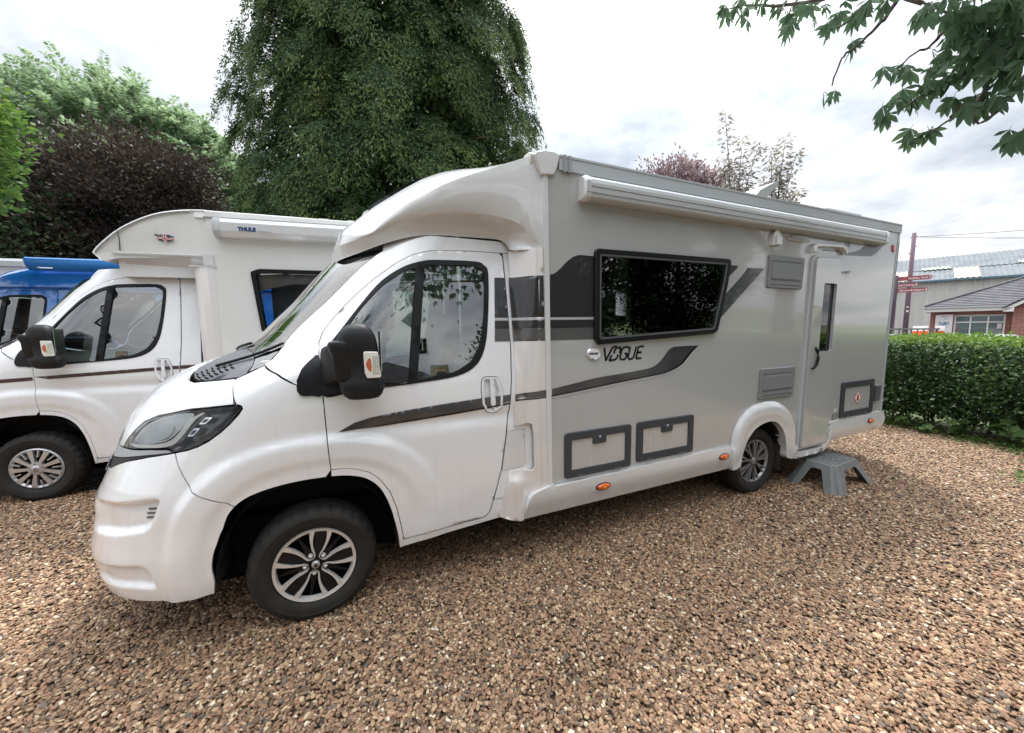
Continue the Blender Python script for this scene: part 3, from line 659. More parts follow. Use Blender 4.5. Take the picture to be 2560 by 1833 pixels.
        hp = rounded([(2.018, 1.402), (2.128, 1.400), (2.163, 1.30), (2.158, 1.19), (2.125, 1.157), (2.045, 1.160), (2.013, 1.22), (2.008, 1.33)], .03)
        def hdisp(x, z): Q = np.stack([np.ravel(x), np.ravel(z)], 1); return (-.022*S01((polydist(Q, hp)-.012)/.022)).reshape(np.shape(x))
        panel('handle_seal', shrink(hp, -.004), FX(off=.001), M_BLACK, door, holes=[shrink(hp, .004)], h=.03, mirror=mr, gap=0, flange=.004)
        hd_ = panel('door_handle', hp, FX(off=.006, disp=hdisp), paintm, door, h=.008, mirror=mr, gap=0, flange=.006)
        gr = rounded([(2.072, 1.385), (2.098, 1.385), (2.104, 1.205), (2.070, 1.205)], .012, 4); panel('handle_grip', gr, FX(off=.016), paintm, hd_, h=.02, mirror=mr, gap=0, flange=.014)
        lk_ = [(2.088+.009*math.cos(t), 1.185+.009*math.sin(t)) for t in np.linspace(0, 6.28, 13)[:-1]]; panel('lock', lk_, FX(off=.009), M_TRIM, hd_, h=.02, mirror=mr, gap=0, flange=.006)
        tri = catmull([(.930, 1.392), (.929, 1.425), (.948, 1.488), (.985, 1.545), (1.040, 1.590), (1.0485, 1.50), (1.0485, 1.366), (1.00, 1.364), (.948, 1.368)], 4, True)
        panel('mirror_base_cover', tri, FX(off=.010), M_BLACK, root, h=.03, mirror=mr, gap=0, flange=.02)
        tri2 = rounded([(1.0535, 1.592), (1.11, 1.655), (1.165, 1.64), (1.165, 1.372), (1.0535, 1.368)], .006); panel('mirror_base', tri2, FX(off=.022), M_MATT, door, h=.03, mirror=mr, gap=0, flange=.02)
        trim = DOORLOW[::-1]+ARCHR[:-1]+[(1.434, .345), (1.452, .345)]; trim = [(a, b_) for a, b_ in DOORLOW]+[(1.452, .345)]+ARCHR[::-1]
        panel('wheel_arch_trim', trim, FX(off=.0), paintm, root, h=.02, mirror=mr, gap=.002, flange=.04)
        sill = [(1.436, .345), (1.452, .395), (1.46, .397), (1.978, .413), (2.02, .418), (2.055, .45), (2.083, .53), (2.42, .53), (2.42, .40), (2.1, .385)]
        panel('sill', sill, FX(off=-.003), paintm, root, h=.04, mirror=mr)
        fuel = rounded([(2.193, 1.008), (2.326, 1.011), (2.327, .747), (2.305, .737), (2.15, .733)], [.004, .012, .012, .012, .004])
        rear = [(2.083, .53), (2.124, .663), (2.148, .745), (2.182, .955), (2.199, 1.094), (2.215, 1.163), (2.237, 1.37), (2.249, 1.6), (2.248, 2.034), (2.243, 2.262), (2.42, 2.262), (2.42, .53)]
        rp = panel('rear_cab_pillar', rear, FX(off=-.001), paintm, root, holes=[shrink(fuel, -.003)], h=.04, mirror=mr)
        panel('fuel_flap', fuel, FX(off=.001), M_GRP if mr is None else paintm, rp, h=.04, mirror=mr, gap=0)
        if stripe: stripe(door, root, mr)
    m = build_mirror(root); m2 = build_mirror(root); m.scale = (1, .6, 1); m.location = (0, .015, 0)
    for o in [m2]: o.scale = (1, -.6, 1); o.location = (0, 2*CY-.015, 0)
    for y, mir in ((.082, False), (2*CY-.082, True)):
        wheel(root, .955, y, .338, .350, .222 if style == 'alloy' else .205, style, .0455 if not mir else .0455, mir)
# ------------------------------------------------------------------ the silver motorhome
def flat(y0):   # outline on the coach side plane
    return lambda x, z: (np.asarray(x, float), np.full(np.shape(x), y0), np.asarray(z, float))
def decal(name, P, y, m, parent, t=.0012):
    b = MB(); b.prism(P, y-t, y+.0005); return b.build(name, m, parent)
def bev_plate(name, P, y0, y1, m, parent, bev=.004, **k):
    b = MB(); b.prism(P, y0, y1, bev); return b.build(name, m, parent, **k)
def ringpanel(name, O, I, y0, y1, m, parent, bev=.004, h=.06):
    v, f = tri2d(shrink(O, bev*.6), [I], h); P = np.stack([v[:, 0], np.full(len(v), y0), v[:, 1]], 1)
    fn = np.cross(P[f[:, 1]]-P[f[:, 0]], P[f[:, 2]]-P[f[:, 0]]); f = np.where((fn[:, 1] > 0)[:, None], f[:, ::-1], f)
    b = MB(); b.add(P, f.tolist())
    for L, s in ((O, 1), (I, -1)):
        L2 = shrink(L, bev*.6) if s > 0 else L; n = len(L); ar = sum(L[i][0]*L[(i+1) % n][1]-L[(i+1) % n][0]*L[i][1] for i in range(n))
        V = [(p[0], y0, p[1]) for p in L2]+[(p[0], y0+bev, p[1]) for p in L]+[(p[0], y1, p[1]) for p in L]; F = []
        for r in (0, 1):
            for i in range(n):
                q = (r*n+i, r*n+(i+1) % n, (r+1)*n+(i+1) % n, (r+1)*n+i); F.append(q if (ar > 0) == (s > 0) else q[::-1])
        b.add(V, F)
    return b.build(name, m, parent)

def stroke_text(root):
    """the slanted name lettering, each letter a chain of flat strokes"""
    H, x0, z0 = .104, 2.962, 1.472; sh = .42; w = .0175
    def st(pts, nm='letter'):
        P = catmull(pts, 4) if len(pts) > 3 else pts
        P = [np.array((x0+p[0]*.121+p[1]*.1*sh*.55, z0+p[1]*H)) for p in P]; L = []; R_ = []
        for i, p in enumerate(P):
            d = P[min(i+1, len(P)-1)]-P[max(i-1, 0)]; d /= np.linalg.norm(d); n = np.array((-d[1], d[0]))*w/2; L.append(tuple(p+n)); R_.append(tuple(p-n))
        b = MB()
        for i in range(len(P)-1): b.prism([L[i], L[i+1], R_[i+1], R_[i]], -.0016, -.0004)
        return b
    letters = [
        [[(.02, .95), (.32, .0)], [(.32, .0), (.58, .75), (.72, .98), (1.0, 1.04)]],
        [[(.86, .50), (.90, .80), (1.02, .92), (1.30, .92), (1.30, .88)], [(1.30, .92), (1.34, .50)], [(.58, .0), (.98, .04), (1.16, .16), (1.22, .42)], [(.58, .0), (.72, .40)]],
        [[(1.98, .80), (1.90, .95), (1.60, .93), (1.46, .75), (1.42, .25), (1.52, .05), (1.80, .04), (1.92, .2), (1.96, .46)], [(1.96, .46), (1.72, .46)]],
        [[(2.10, .97), (2.08, .30), (2.16, .05), (2.40, .04), (2.54, .2), (2.60, .97)]],
        [[(3.28, .95), (2.80, .95)], [(2.80, .95), (2.76, .04)], [(2.78, .50), (3.16, .50)], [(2.76, .04), (3.22, .04)]],
    ]
    for L in letters:
        b = MB()
        for s in L:
            q = st(s); b.add(q.V, q.F)
        b.build('letter', M_GLOSSB, root)

mh = empty('motorhome', (0, 0, 0), label='large silver grey motorhome with white cab and dark side graphics, parked on gravel in front', cat='motorhome')
def stripe_main(door, root, mr):
    side = lambda nm, P, m_, par, off=.003: panel(nm, P, FX(off=off), m_, par, h=.018, mirror=mr, gap=0, flange=.001)
    side('door_graphic', [(2.164, 2.083), (2.240, 2.085), (2.243, 1.804), (2.143, 1.804)], M_DECAL, door)
    side('door_graphic', [(2.143, 1.801), (2.243, 1.801), (2.243, 1.784), (2.141, 1.784)], M_DECAL3, door)
    side('door_graphic', [(2.141, 1.781), (2.243, 1.781), (2.241, 1.727), (2.137, 1.727)], M_DECAL, door)
    side('door_graphic', [(2.137, 1.725), (2.241, 1.725), (2.24, 1.640), (2.129, 1.640)], M_DECAL2, door)
    sw = [(1.122, 1.139), (1.16, 1.160), (1.21, 1.184), (1.299, 1.206), (1.43, 1.222), (1.567, 1.234), (1.80, 1.250), (2.003, 1.262), (2.222, 1.268), (2.219, 1.222), (2.002, 1.192), (1.75, 1.177), (1.509, 1.162), (1.35, 1.150), (1.245, 1.145)]
    side('door_graphic', sw, M_DECALG, door, .0035)
    side('door_graphic', [(1.24, 1.143), (1.35, 1.150), (1.509, 1.162), (1.75, 1.177), (2.0, 1.194), (2.219, 1.213), (2.219, 1.203), (2.0, 1.184), (1.75, 1.166), (1.509, 1.152), (1.35, 1.144)], M_BLACK, door, .0045)
build_cab(mh, M_WHITE, 'alloy', stripe=stripe_main)

# coach shell: side walls with window and door openings, roof, floor, rear
WIN = rounded([(2.879, 2.300), (4.338, 2.312), (4.325, 2.20), (4.296, 2.058), (4.200, 1.680), (4.150, 1.658), (2.920, 1.598), (2.884, 1.64)], [.04, .04, 1.0, 1.0, .05, .04, .03, .04])
WINI = shrink(WIN, .035)
X0, X1T, X1B = 2.49, 7.335, 7.262
side = rounded([(X0, .575), (X0, 2.80), (X1T, 2.80), (7.285, 1.9), (X1B, 1.2), (X1B, .575)], .001, 2)
dglass = rounded([(5.750, 2.150), (5.983, 2.153), (5.966, 1.446), (5.731, 1.447)], .02)
arch_cut = [(4.56, .575), (4.60, .62), (4.665, .70), (4.772, .775), (4.916, .82), (5.03, .82), (5.14, .79), (5.22, .72), (5.27, .62), (5.28, .575)]
outer = [(X0, .575), (X0, 2.80), (X1T, 2.80), (7.285, 1.9), (X1B, 1.2), (X1B, .62), (6.14, .62), (6.10, .45), (5.40, .45), (5.285, .575)]+arch_cut[::-1][1:]
panel('side_wall', outer, flat(0.), M_SILVER, mh, holes=[WINI, dglass], h=.25, flange=.04, gap=0, ref=(0, -1, 0))
FWIN = rounded([(4.82, 2.225), (5.49, 2.225), (5.49, 1.89), (4.82, 1.89)], .04)
panel('side_wall', [(X0, .5), (X0, 2.80), (X1T, 2.80), (X1B, 1.2), (X1B, .5)], flat(2.14), M_SILVER, mh, holes=[FWIN], h=.4, flange=.04, gap=0, ref=(0, 1, 0))
panel('far_window_glass', FWIN, flat(2.135), M_SCREEN, mh, h=.3, flange=.004, gap=0, ref=(0, 1, 0))
b = MB(); b.loft([[(X0-.12, y, z) for y, z in ((.02, 2.80), (.0, 2.875), (.03, 2.896), (.10, 2.90), (.14, 2.875), (1.07, 2.90), (2.0, 2.875), (2.04, 2.90), (2.11, 2.896), (2.14, 2.875), (2.12, 2.80))], [(X1T, y, z) for y, z in ((.02, 2.80), (.0, 2.875), (.03, 2.896), (.10, 2.90), (.14, 2.875), (1.07, 2.90), (2.0, 2.875), (2.04, 2.90), (2.11, 2.896), (2.14, 2.875), (2.12, 2.80))]], smooth=False)
b.build('roof', M_CREAM, mh)
b = MB(); b.box(2.58, 7.33, -.012, .03, 2.800, 2.893); b.box(2.58, 7.33, -.016, .03, 2.884, 2.898); b.build('roof_rail', mat('roof_rail_metal', (.42, .45, .47), .45), mh)
for xx in (2.62, 2.66): 
    b = MB(); b.box(xx-.010, xx+.012, -.020, 0, 2.79, 2.90); b.build('rail_bracket', M_SATIN, mh)
b = MB(); b.box(2.5, 4.5, .05, 2.09, .44, .50); b.box(4.5, 5.4, .42, 1.7, .44, .50); b.box(5.4, 7.25, .05, 2.09, .44, .50); b.box(2.5, 4.45, .25, 1.9, .27, .44); b.box(5.5, 7.2, .25, 1.9, .32, .44); b.build('chassis_floor', M_DARK, mh)
bw = MB(); bw.loft([[(x, y, z) for x, y in ((X0, .03), (X0, 2.12), (X0+.02, 2.12), (X0+.02, .03))] for z in (.5, 1.0)], smooth=False)
R_ = []
for z, x in ((.50, 7.255), (.62, 7.262), (1.2, 7.262), (1.9, 7.285), (2.80, 7.335), (2.86, 7.34), (2.90, 7.33)):
    R_.append([(x-.05, -.004, z), (x-.012, -.002, z), (x+.006, .02, z), (x+.03, .10, z), (x+.055, 1.07, z), (x+.03, 2.04, z), (x+.006, 2.12, z), (x-.012, 2.142, z), (x-.05, 2.144, z)])
b = MB(); b.loft(R_, smooth=True); b.build('rear_panel', mat('rear_panel_grey', (.36, .40, .43), .35, coat=.3), mh, auto=40)
b = MB(); b.loft([[(x-.012, -.008, z), (x+.012, .004, z), (x+.016, .03, z), (x-.008, .03, z)] for z, x in ((.62, 7.262), (1.2, 7.262), (1.9, 7.285), (2.70, 7.330))], smooth=False); b.build('corner_strip', M_GRP, mh)
# cabin interior, seen dark through the window
b = MB(); b.box(2.52, 4.5, .06, 2.08, .50, .56); b.box(4.5, 5.4, .45, 1.7, .50, .56); b.box(5.4, 7.2, .06, 2.08, .50, .56); b.build('cabin_floor', M_DASH, mh)
b = MB(); b.box(2.52, 7.2, .06, 2.08, 2.70, 2.76); b.build('cabin_ceiling', M_CREAMIN, mh)
b = MB(); b.box(6.2, 6.25, .05, 2.1, .5, 2.75); b.build('partition', M_WOOD, mh)
for q_ in ((2.6, 4.7, 1.78, 2.1, 2.22, 2.68), (2.6, 4.74, .06, .36, 2.34, 2.68), (4.8, 6.1, 1.85, 2.1, 2.36, 2.68)):
    b = MB(); b.box(*q_); b.build('overhead_locker', M_WOOD, mh)
b = MB(); b.box(2.7, 4.6, .10, .60, .56, .98); b.box(2.7, 4.6, 1.50, 2.08, .56, .98); b.box(2.70, 2.84, .10, .62, .98, 1.52); b.box(3.9, 4.7, 1.55, 2.08, .98, 1.45); b.build('bench_seat', M_SEAT, mh)
b = MB()
for k in range(9): b.box(4.12+.02*k, 4.135+.02*k, .075+.01*(k % 2), .10+.01*(k % 2), 1.62, 2.28)
b.build('curtain', M_CREAMIN, mh)
b = MB()
for x in (2.78, 2.80, 2.82, 2.84): b.box(x, x+.012, 2.02+.01*(int(x*50) % 2), 2.05, 1.5, 2.15)
b.build('curtain', M_CREAMIN, mh)
bev_plate('television', rounded([(3.52, 1.98), (3.86, 1.98), (3.86, 1.80), (3.52, 1.80)], .01), 1.50, 1.54, M_GLOSSB, mh)
# big side window: rubber frame, acrylic pane, inner frame lines
wf = ringpanel('side_window', WIN, WINI, -.030, .012, M_BLACK, mh, .010)
ringpanel('window_rim', shrink(WIN, .036), shrink(WIN, .052), -.026, .004, M_GREY, wf, .003)
v = shrink(WIN, .0355); bp = MB(); bp.prism(v, -.016, -.010); bp.build('pane', M_TINT, wf)
bp = MB(); bp.box(3.0, 4.2, .012, .02, 1.685, 1.695); bp.box(2.99, 3.35, .010, .02, 1.712, 1.717); bp.build('pane_stay', M_CHROME, wf)
for xx in (3.15, 4.05): 
    q = MB(); q.box(xx, xx+.06, .0, .03, 1.70, 1.73); q.build('window_catch', M_BLACK, wf)

# graphics on the coach wall (1 mm films)
y = -.001
bt = [(2.512, 2.098), (2.540, 2.104), (2.566, 2.119), (2.605, 2.150), (2.637, 2.183), (2.670, 2.210), (2.702, 2.230), (2.735, 2.242), (2.768, 2.247), (2.89, 2.245), (2.89, 1.806), (2.512, 1.804)]
decal('side_graphic', bt, y, M_DECAL, mh); decal('side_graphic', [(2.512, 1.801), (2.89, 1.803), (2.89, 1.788), (2.512, 1.785)], y, M_DECAL3, mh)
decal('side_graphic', [(2.512, 1.782), (2.89, 1.784), (2.89, 1.728), (2.512, 1.725)], y, M_DECAL, mh); decal('side_graphic', [(2.512, 1.724), (2.89, 1.726), (2.89, 1.640), (2.512, 1.640)], y, M_DECAL2, mh)
decal('side_graphic', [(4.33, 2.264), (4.460, 2.263), (4.445, 2.240), (4.322, 2.145)], y, M_DECAL, mh)
decal('side_graphic', [(4.575, 2.262), (4.862, 2.266), (4.238, 1.753), (4.290, 1.99), (4.33, 2.035), (4.52, 2.19), (4.553, 2.225)], y, M_DECAL3, mh)
decal('side_graphic', [(4.585, 2.252), (4.822, 2.254), (4.243, 1.785), (4.295, 1.995), (4.34, 2.035), (4.53, 2.19), (4.565, 2.225)], y-.0014, M_DECALG, mh)
stt = catmull([(2.528, 1.291), (2.72, 1.318), (2.916, 1.346), (3.18, 1.366), (3.415, 1.387), (3.50, 1.408), (3.56, 1.445), (3.611, 1.496), (3.660, 1.541), (3.707, 1.557)], 3)
stb = catmull([(3.94, 1.520), (3.870, 1.460), (3.815, 1.41), (3.759, 1.382), (3.70, 1.360), (3.628, 1.343), (3.543, 1.330), (3.2, 1.300), (2.917, 1.272), (2.72, 1.252), (2.528, 1.235)], 3)
decal('side_graphic', stt+[(3.85, 1.560), (3.994, 1.559)]+stb, y, M_DECALG, mh)
decal('side_graphic', [(3.994, 1.559), (3.965, 1.559)]+[(a-.028, b_+.006) for a, b_ in stb[:14]]+[(a, b_+.010) for a, b_ in stb[14:]]+[(a, b_+.004) for a, b_ in stb[::-1]], y-.0014, M_BLACK, mh)
decal('side_graphic', [(a+.0, b_-.002) for a, b_ in [(3.994, 1.559)]+stb]+[(a+.012, b_-.012) for a, b_ in stb[::-1]], y-.0014, M_DECAL3, mh)
stroke_text(mh)
bd = MB(); bd.loft([[(2.886+.064*math.cos(t)*s, yy, 1.532+.046*math.sin(t)*s) for t in np.linspace(0, 2*math.pi, 33)[:-1]] for yy, s in ((.0, 1), (-.008, 1), (-.013, .93), (-.011, .86))]); badge = bd.build('maker_badge', M_CHROME, mh, auto=30)
bd = MB(); bd.prism([(2.886+.050*math.cos(t), 1.532+.036*math.sin(t)) for t in np.linspace(0, 2*math.pi, 33)[:-1]], -.0135, -.008); bd.build('badge_face', M_WHITE, badge)
textobj('badge_lettering', 'SPINNEY', .021, M_BLACK, badge, (2.8405, -.0138, 1.5245), extr=.0004, sx=1.0, offset=.0012)
decal('door_band', catmull([(6.112, 2.500), (6.30, 2.508), (6.472, 2.549), (6.56, 2.60), (6.624, 2.640), (6.80, 2.655), (7.013, 2.664), (6.92, 2.60), (6.832, 2.547), (6.75, 2.505), (6.669, 2.490), (6.40, 2.478), (6.112, 2.470)], 3, True), y, mat('pale_decal', (.16, .18, .21), .3), mh)
textobj('model_number', '175', .072, M_GREY, mh, (6.147, -.0015, 2.560), extr=.0005, shear=.25, offset=.001)

# front edge strip, moulded corner cap, cab fairings
b = MB(); b.loft([[(xa, -.012, z), (xb, -.012, z), (xb+.004, .01, z), (xa-.004, .01, z)] for xa, xb, z in ((2.492, 2.524, .574), (2.477, 2.513, 1.36), (2.456, 2.490, 2.75))], smooth=False); b.build('edge_strip', M_GRP, mh)
bev_plate('corner_cap', rounded([(2.385, 2.866), (2.400, 2.884), (2.457, 2.902), (2.531, 2.904), (2.580, 2.890), (2.555, 2.80), (2.530, 2.756), (2.438, 2.744), (2.412, 2.80)], .012, 3), -.024, .06, M_GRP, mh, .006)
def fair_y(x, z):
    t = S01((x-2.262)/.17); return (yside(z)-.010)*(1-t)-.004*t
def FY(off=0.): return lambda x, z: (np.asarray(x, float), fair_y(np.asarray(x, float), np.asarray(z, float))-off, np.asarray(z, float))
upf = [(2.262, 1.37), (2.272, 1.8), (2.280, 2.275), (2.456, 2.272), (2.462, 2.1), (2.475, 1.36), (2.492, .560), (2.40, .553), (2.355, .542), (2.330, .51), (2.312, .45), (2.299, .345), (2.20, .365), (2.12, .400), (2.112, .43), (2.138, .51), (2.172, .62), (2.194, .692), (2.215, .718), (2.30, .716), (2.372, .706), (2.385, .73), (2.380, .98), (2.366, 1.050), (2.340, 1.060), (2.300, 1.050), (2.248, 1.035), (2.242, 1.06), (2.247, 1.165)]
def fy2(x, z):
    x = np.asarray(x, float); z = np.asarray(z, float); yb = fair_y(x, z)
    lo = S01((.70-z)/.06)*S01((2.36-x)/.1); return x, yb*(1-lo)+lo*(.030-.035*S01((x-2.12)/.16)), z
fp = panel('side_fairing', upf, fy2, M_FAIR, mh, h=.025, flange=.03, gap=.001)
panel('side_fairing', [(a, b_) for a, b_ in upf], fy2, M_FAIR, mh, h=.05, flange=.03, gap=.001, mirror=CY)
for P, m_ in (([(2.268, 2.085), (2.458, 2.088), (2.464, 1.804), (2.266, 1.802)], M_DECAL), ([(2.266, 1.800), (2.464, 1.802), (2.465, 1.786), (2.266, 1.784)], M_DECAL3), ([(2.266, 1.782), (2.465, 1.784), (2.466, 1.727), (2.265, 1.725)], M_DECAL), ([(2.265, 1.724), (2.466, 1.726), (2.468, 1.640), (2.264, 1.638)], M_DECAL2), ([(2.254, 1.268), (2.476, 1.290), (2.477, 1.243), (2.252, 1.230)], M_DECALG), ([(2.252, 1.228), (2.477, 1.240), (2.477, 1.232), (2.252, 1.220)], M_BLACK)):
    panel('fairing_graphic', P, FY(.0016), m_, fp, h=.03, flange=.0008, gap=0)

# overcab fairing: side skin from cab roof edge to crest, then the top
C0 = [(a, b_-.004, c_-.014) for a, b_, c_ in [(1.120, 1.07, 2.185), (1.128, .80, 2.190), (1.155, .60, 2.200), (1.190, .45, 2.206), (1.305, .35, 2.242), (1.419, .28, 2.282), (1.515, .25, 2.313), (1.645, .23, 2.348), (1.780, .225, 2.362), (1.91, .22, 2.366), (2.137, .21, 2.367), (2.225, .20, 2.360), (2.268, .185, 2.325), (2.278, .15, 2.288), (2.347, .07, 2.279), (2.458, .005, 2.272)]]
C1 = [(1.112, 1.07, 2.25), (1.120, .80, 2.255), (1.145, .60, 2.262), (1.185, .43, 2.275), (1.290, .325, 2.300), (1.380, .275, 2.325), (1.496, .225, 2.384), (1.620, .180, 2.424), (1.720, .150, 2.450), (1.830, .130, 2.468), (2.042, .095, 2.480), (2.170, .070, 2.468), (2.270, .052, 2.442), (2.340, .035, 2.400), (2.395, .018, 2.335), (2.459, .004, 2.290)]
C2 = [(1.165, 1.07, 2.385), (1.170, .80, 2.383), (1.185, .60, 2.372), (1.215, .43, 2.352), (1.300, .320, 2.334), (1.375, .268, 2.350), (1.470, .22, 2.430), (1.600, .165, 2.523), (1.700, .135, 2.580), (1.810, .105, 2.640), (1.950, .078, 2.700), (2.089, .06, 2.752), (2.180, .048, 2.790), (2.270, .036, 2.827), (2.350, .026, 2.858), (2.460, .012, 2.895)]
def resam(P): return catmull(P, 4)
D0, D1, D2 = [np.array(resam(c)) for c in (C0, C1, C2)]
def conc(A, B_, t, s):    # profile from the roof seam out to the brow: hangs back, then rolls outward
    w = t**s; q = A+(B_-A)*t; q[:, 1] = A[:, 1]+(B_[:, 1]-A[:, 1])*w; return q
rows = [D0, D0+(D1-D0)*.02+np.array((0, .0, .010))]
for t in (.25, .5, .72, .88, .96): rows.append(conc(D0, D1, t, 1.9))
rows.append(D1)
for t in (.12, .35, .6, .85, .96):
    q = D1+(D2-D1)*t; q[:, 1] -= .016*math.sin(math.pi*t)*np.clip((D1[:, 0]-1.2)/.3, 0, 1); rows.append(q)
rows.append(D2)
zcl = lambda x: np.interp(x, [1.16, 1.20, 1.302, 1.419, 1.556, 1.719, 1.856, 2.0, 2.2, 2.46], [2.39, 2.425, 2.502, 2.594, 2.680, 2.780, 2.835, 2.868, 2.89, 2.90])
TT = [.02, .06, .14, .26, .42, .60, .80, 1.0]
for t in TT:
    q = D2.copy(); q[:, 1] = D2[:, 1]+(CY-D2[:, 1])*t; q[:, 2] = D2[:, 2]+(zcl(D2[:, 0])-D2[:, 2])*math.sin(min(1, t*2.4)*math.pi/2); rows.append(q)
nC = len(D0); V = []; F = []
half = [r.copy() for r in rows]
allr = half+[np.stack([r[:, 0], 2*CY-r[:, 1], r[:, 2]], 1) for r in half[::-1][1:]]
V = np.concatenate(allr)
for i in range(len(allr)-1):
    for k in range(nC-1): F.append((i*nC+k, (i+1)*nC+k, (i+1)*nC+k+1, i*nC+k+1))
me_f = [f[::-1] for f in F]
of = meshobj('overcab_fairing', V, me_f, M_GRP, mh, smooth=True); of.data.set_sharp_from_angle(angle=math.radians(38))
# dark roof window set into the fairing top, with its frame
xs = np.linspace(1.385, 2.02, 12); ys = np.linspace(.56, 1.58, 9); V = []; F = []
for x in xs:
    for yy in ys: V.append((x, yy, float(zcl(x))+.012+.022*math.sin(math.pi*(x-1.385)/.635)))
n = len(ys)
for i in range(len(xs)-1):
    for j in range(n-1): F.append((i*n+j, (i+1)*n+j, (i+1)*n+j+1, i*n+j+1))
b = MB(); b.add(V, F, True); nb = len(V); b.add([(p[0], p[1], p[2]-.05) for p in V], [f[::-1] for f in F]); 
per = [i*n for i in range(len(xs))]+[(len(xs)-1)*n+j for j in range(1, n)]+[i*n+n-1 for i in range(len(xs)-2, -1, -1)]+[j for j in range(n-2, 0, -1)]
b.add([V[i] for i in per]+[(V[i][0], V[i][1], V[i][2]-.05) for i in per], [(k, (k+1) % len(per), len(per)+(k+1) % len(per), len(per)+k) for k in range(len(per))]); b.build('roof_window', M_GLOSSB, of, auto=40)
bk = MB(); bk.loft([[(x, .58, float(zcl(x))+h) for x, h in ((1.33, -.03), (1.35, .008), (1.40, .004), (1.40, -.05))], [(x, 1.56, float(zcl(x))+h) for x, h in ((1.33, -.03), (1.35, .008), (1.40, .004), (1.40, -.05))]], smooth=False); bk.build('fairing_ridge', M_GRP, of)

# awning cassette
prof = [(y_*.74, z_) for y_, z_ in [(.0, 2.768), (-.055, 2.772), (-.090, 2.766), (-.112, 2.748), (-.120, 2.722), (-.120, 2.700), (-.110, 2.698), (-.110, 2.693), (-.120, 2.691), (-.118, 2.660), (-.108, 2.657), (-.108, 2.651), (-.117, 2.649), (-.112, 2.630), (-.095, 2.618), (-.04, 2.612), (.0, 2.615)]]
b = MB(); b.loft([[(x, yy, z) for yy, z in prof] for x in (2.79, 6.80)], cap=False, smooth=False); aw = b.build('awning', M_TRIM, mh)
for xa, xb in ((2.738, 2.79), (6.80, 6.862)):
    pe = [(yy*1.04, 2.69+(z-2.69)*1.05) for yy, z in prof if z not in (2.698, 2.693, 2.657, 2.651)]; R_ = [[(x, yy*s, 2.69+(z-2.69)*s2) for yy, z in pe] for x, s, s2 in ((xa, .86 if xa < 3 else 1, .9 if xa < 3 else 1), (xa+.012, 1, 1), (xb-.012, 1, 1), (xb, 1 if xa < 3 else .86, 1 if xa < 3 else .9))]
    b = MB(); b.loft(R_, smooth=True); b.build('awning_end_cap', M_GRP, aw, auto=40)
bev_plate('end_cap_recess', rounded([(2.752, 2.735), (2.785, 2.735), (2.785, 2.655), (2.752, 2.655)], .008), -.0965, -.09, M_TRIM, aw, .002)

# fridge vents
for (xa, xb, za, zb) in ((4.868, 5.425, 2.080, 2.392), (4.830, 5.388, 1.006, 1.308)):
    P = rounded([(xa+.012, zb), (xb, zb-.004), (xb-.018, za), (xa, za)], .02)
    v = bev_plate('fridge_vent', P, -.022, 0, M_VENT, mh, .008)
    for z in (zb-.06, za+.075, za+.03):
        q = MB(); q.box(xa+.04, xb-.05, -.0245, -.02, z, z+.006); q.build('vent_groove', M_GREY, v)
    q = MB(); q.prism(rounded([(xa+.045, zb-.075), (xb-.055, zb-.078), (xb-.062, za+.088), (xa+.038, za+.088)], .008), -.027, -.02, .003); q.build('vent_cover', M_VENT, v)

# lockers
def locker(xa, xb, za, zb, w=.055, tab=None, gas=False):
    O = rounded([(xa, zb), (xb, zb), (xb, za), (xa, za)], .028); I = rounded([(xa+w, zb-w), (xb-w, zb-w), (xb-w, za+w), (xa+w, za+w)], .01)
    l = ringpanel('gas_locker' if gas else 'storage_locker', O, I, -.016, .004, M_LOCK, mh, .006)
    bev_plate('locker_panel', shrink(I, .001), -.006, .003, M_SILVER, l, .001)
    if tab: bev_plate('lock_tab', rounded([(tab-.062, zb-w+.01), (tab+.062, zb-w+.01), (tab+.062, zb-w-.055), (tab-.062, zb-w-.055)], .01), -.0175, 0, M_LOCK, l, .003)
    lx = tab or (xa+xb)/2
    if not gas:
        q = MB(); q.lathe([(0, -.021), (.010, -.021), (.012, -.018)], 14, (lx, 0, zb-.062)); q.build('lock', M_SATIN, l)
    for t in (.22, .78):
        q = MB(); q.box(xa+(xb-xa)*t-.035, xa+(xb-xa)*t+.035, -.022, -.012, za+.004, za+.018); q.build('hinge', M_GREY, l)
    return l
locker(2.630, 3.258, .600, .950, .058, tab=2.944)
locker(3.318, 3.960, .618, .955, .062, tab=3.645)
gl = locker(6.298, 7.005, .655, 1.072, .07, gas=True)
for xx in (6.345, 6.955):
    bev_plate('corner_lug', rounded([(xx-.03, 1.03), (xx+.03, 1.03), (xx+.03, .965), (xx-.03, .965)], .01), -.018, -.004, M_LOCK, gl, .003)
ds = MB(); ds.prism([(6.660, .944), (6.730, .866), (6.660, .788), (6.590, .866)], -.0080, -.0060); dd = ds.build('gas_warning_sticker', M_RED, gl)
ds = MB(); ds.prism([(6.660, .934), (6.721, .866), (6.660, .798), (6.599, .866)], -.0092, -.0079); ds.build('sticker_face', mat('sticker_white', (.75, .72, .70), .5), dd)
ds = MB(); ds.prism(rounded([(6.638, .892), (6.682, .892), (6.682, .828), (6.638, .828)], .012), -.0104, -.0091); ds.prism([(6.648, .908), (6.672, .908), (6.672, .892), (6.648, .892)], -.0104, -.0091); ds.build('gas_bottle_symbol', mat('symbol_red', (.45, .03, .02), .5), dd)
bev_plate('rear_side_light', rounded([(7.030, .983), (7.140, .985), (7.120, .79), (7.020, .795)], .012), -.03, 0, M_GREY, mh, .006)
bev_plate('marker_reflector', rounded([(7.15, 2.655), (7.20, 2.65), (7.215, 2.57), (7.17, 2.575)], .01), -.010, 0, M_RED, mh, .003)
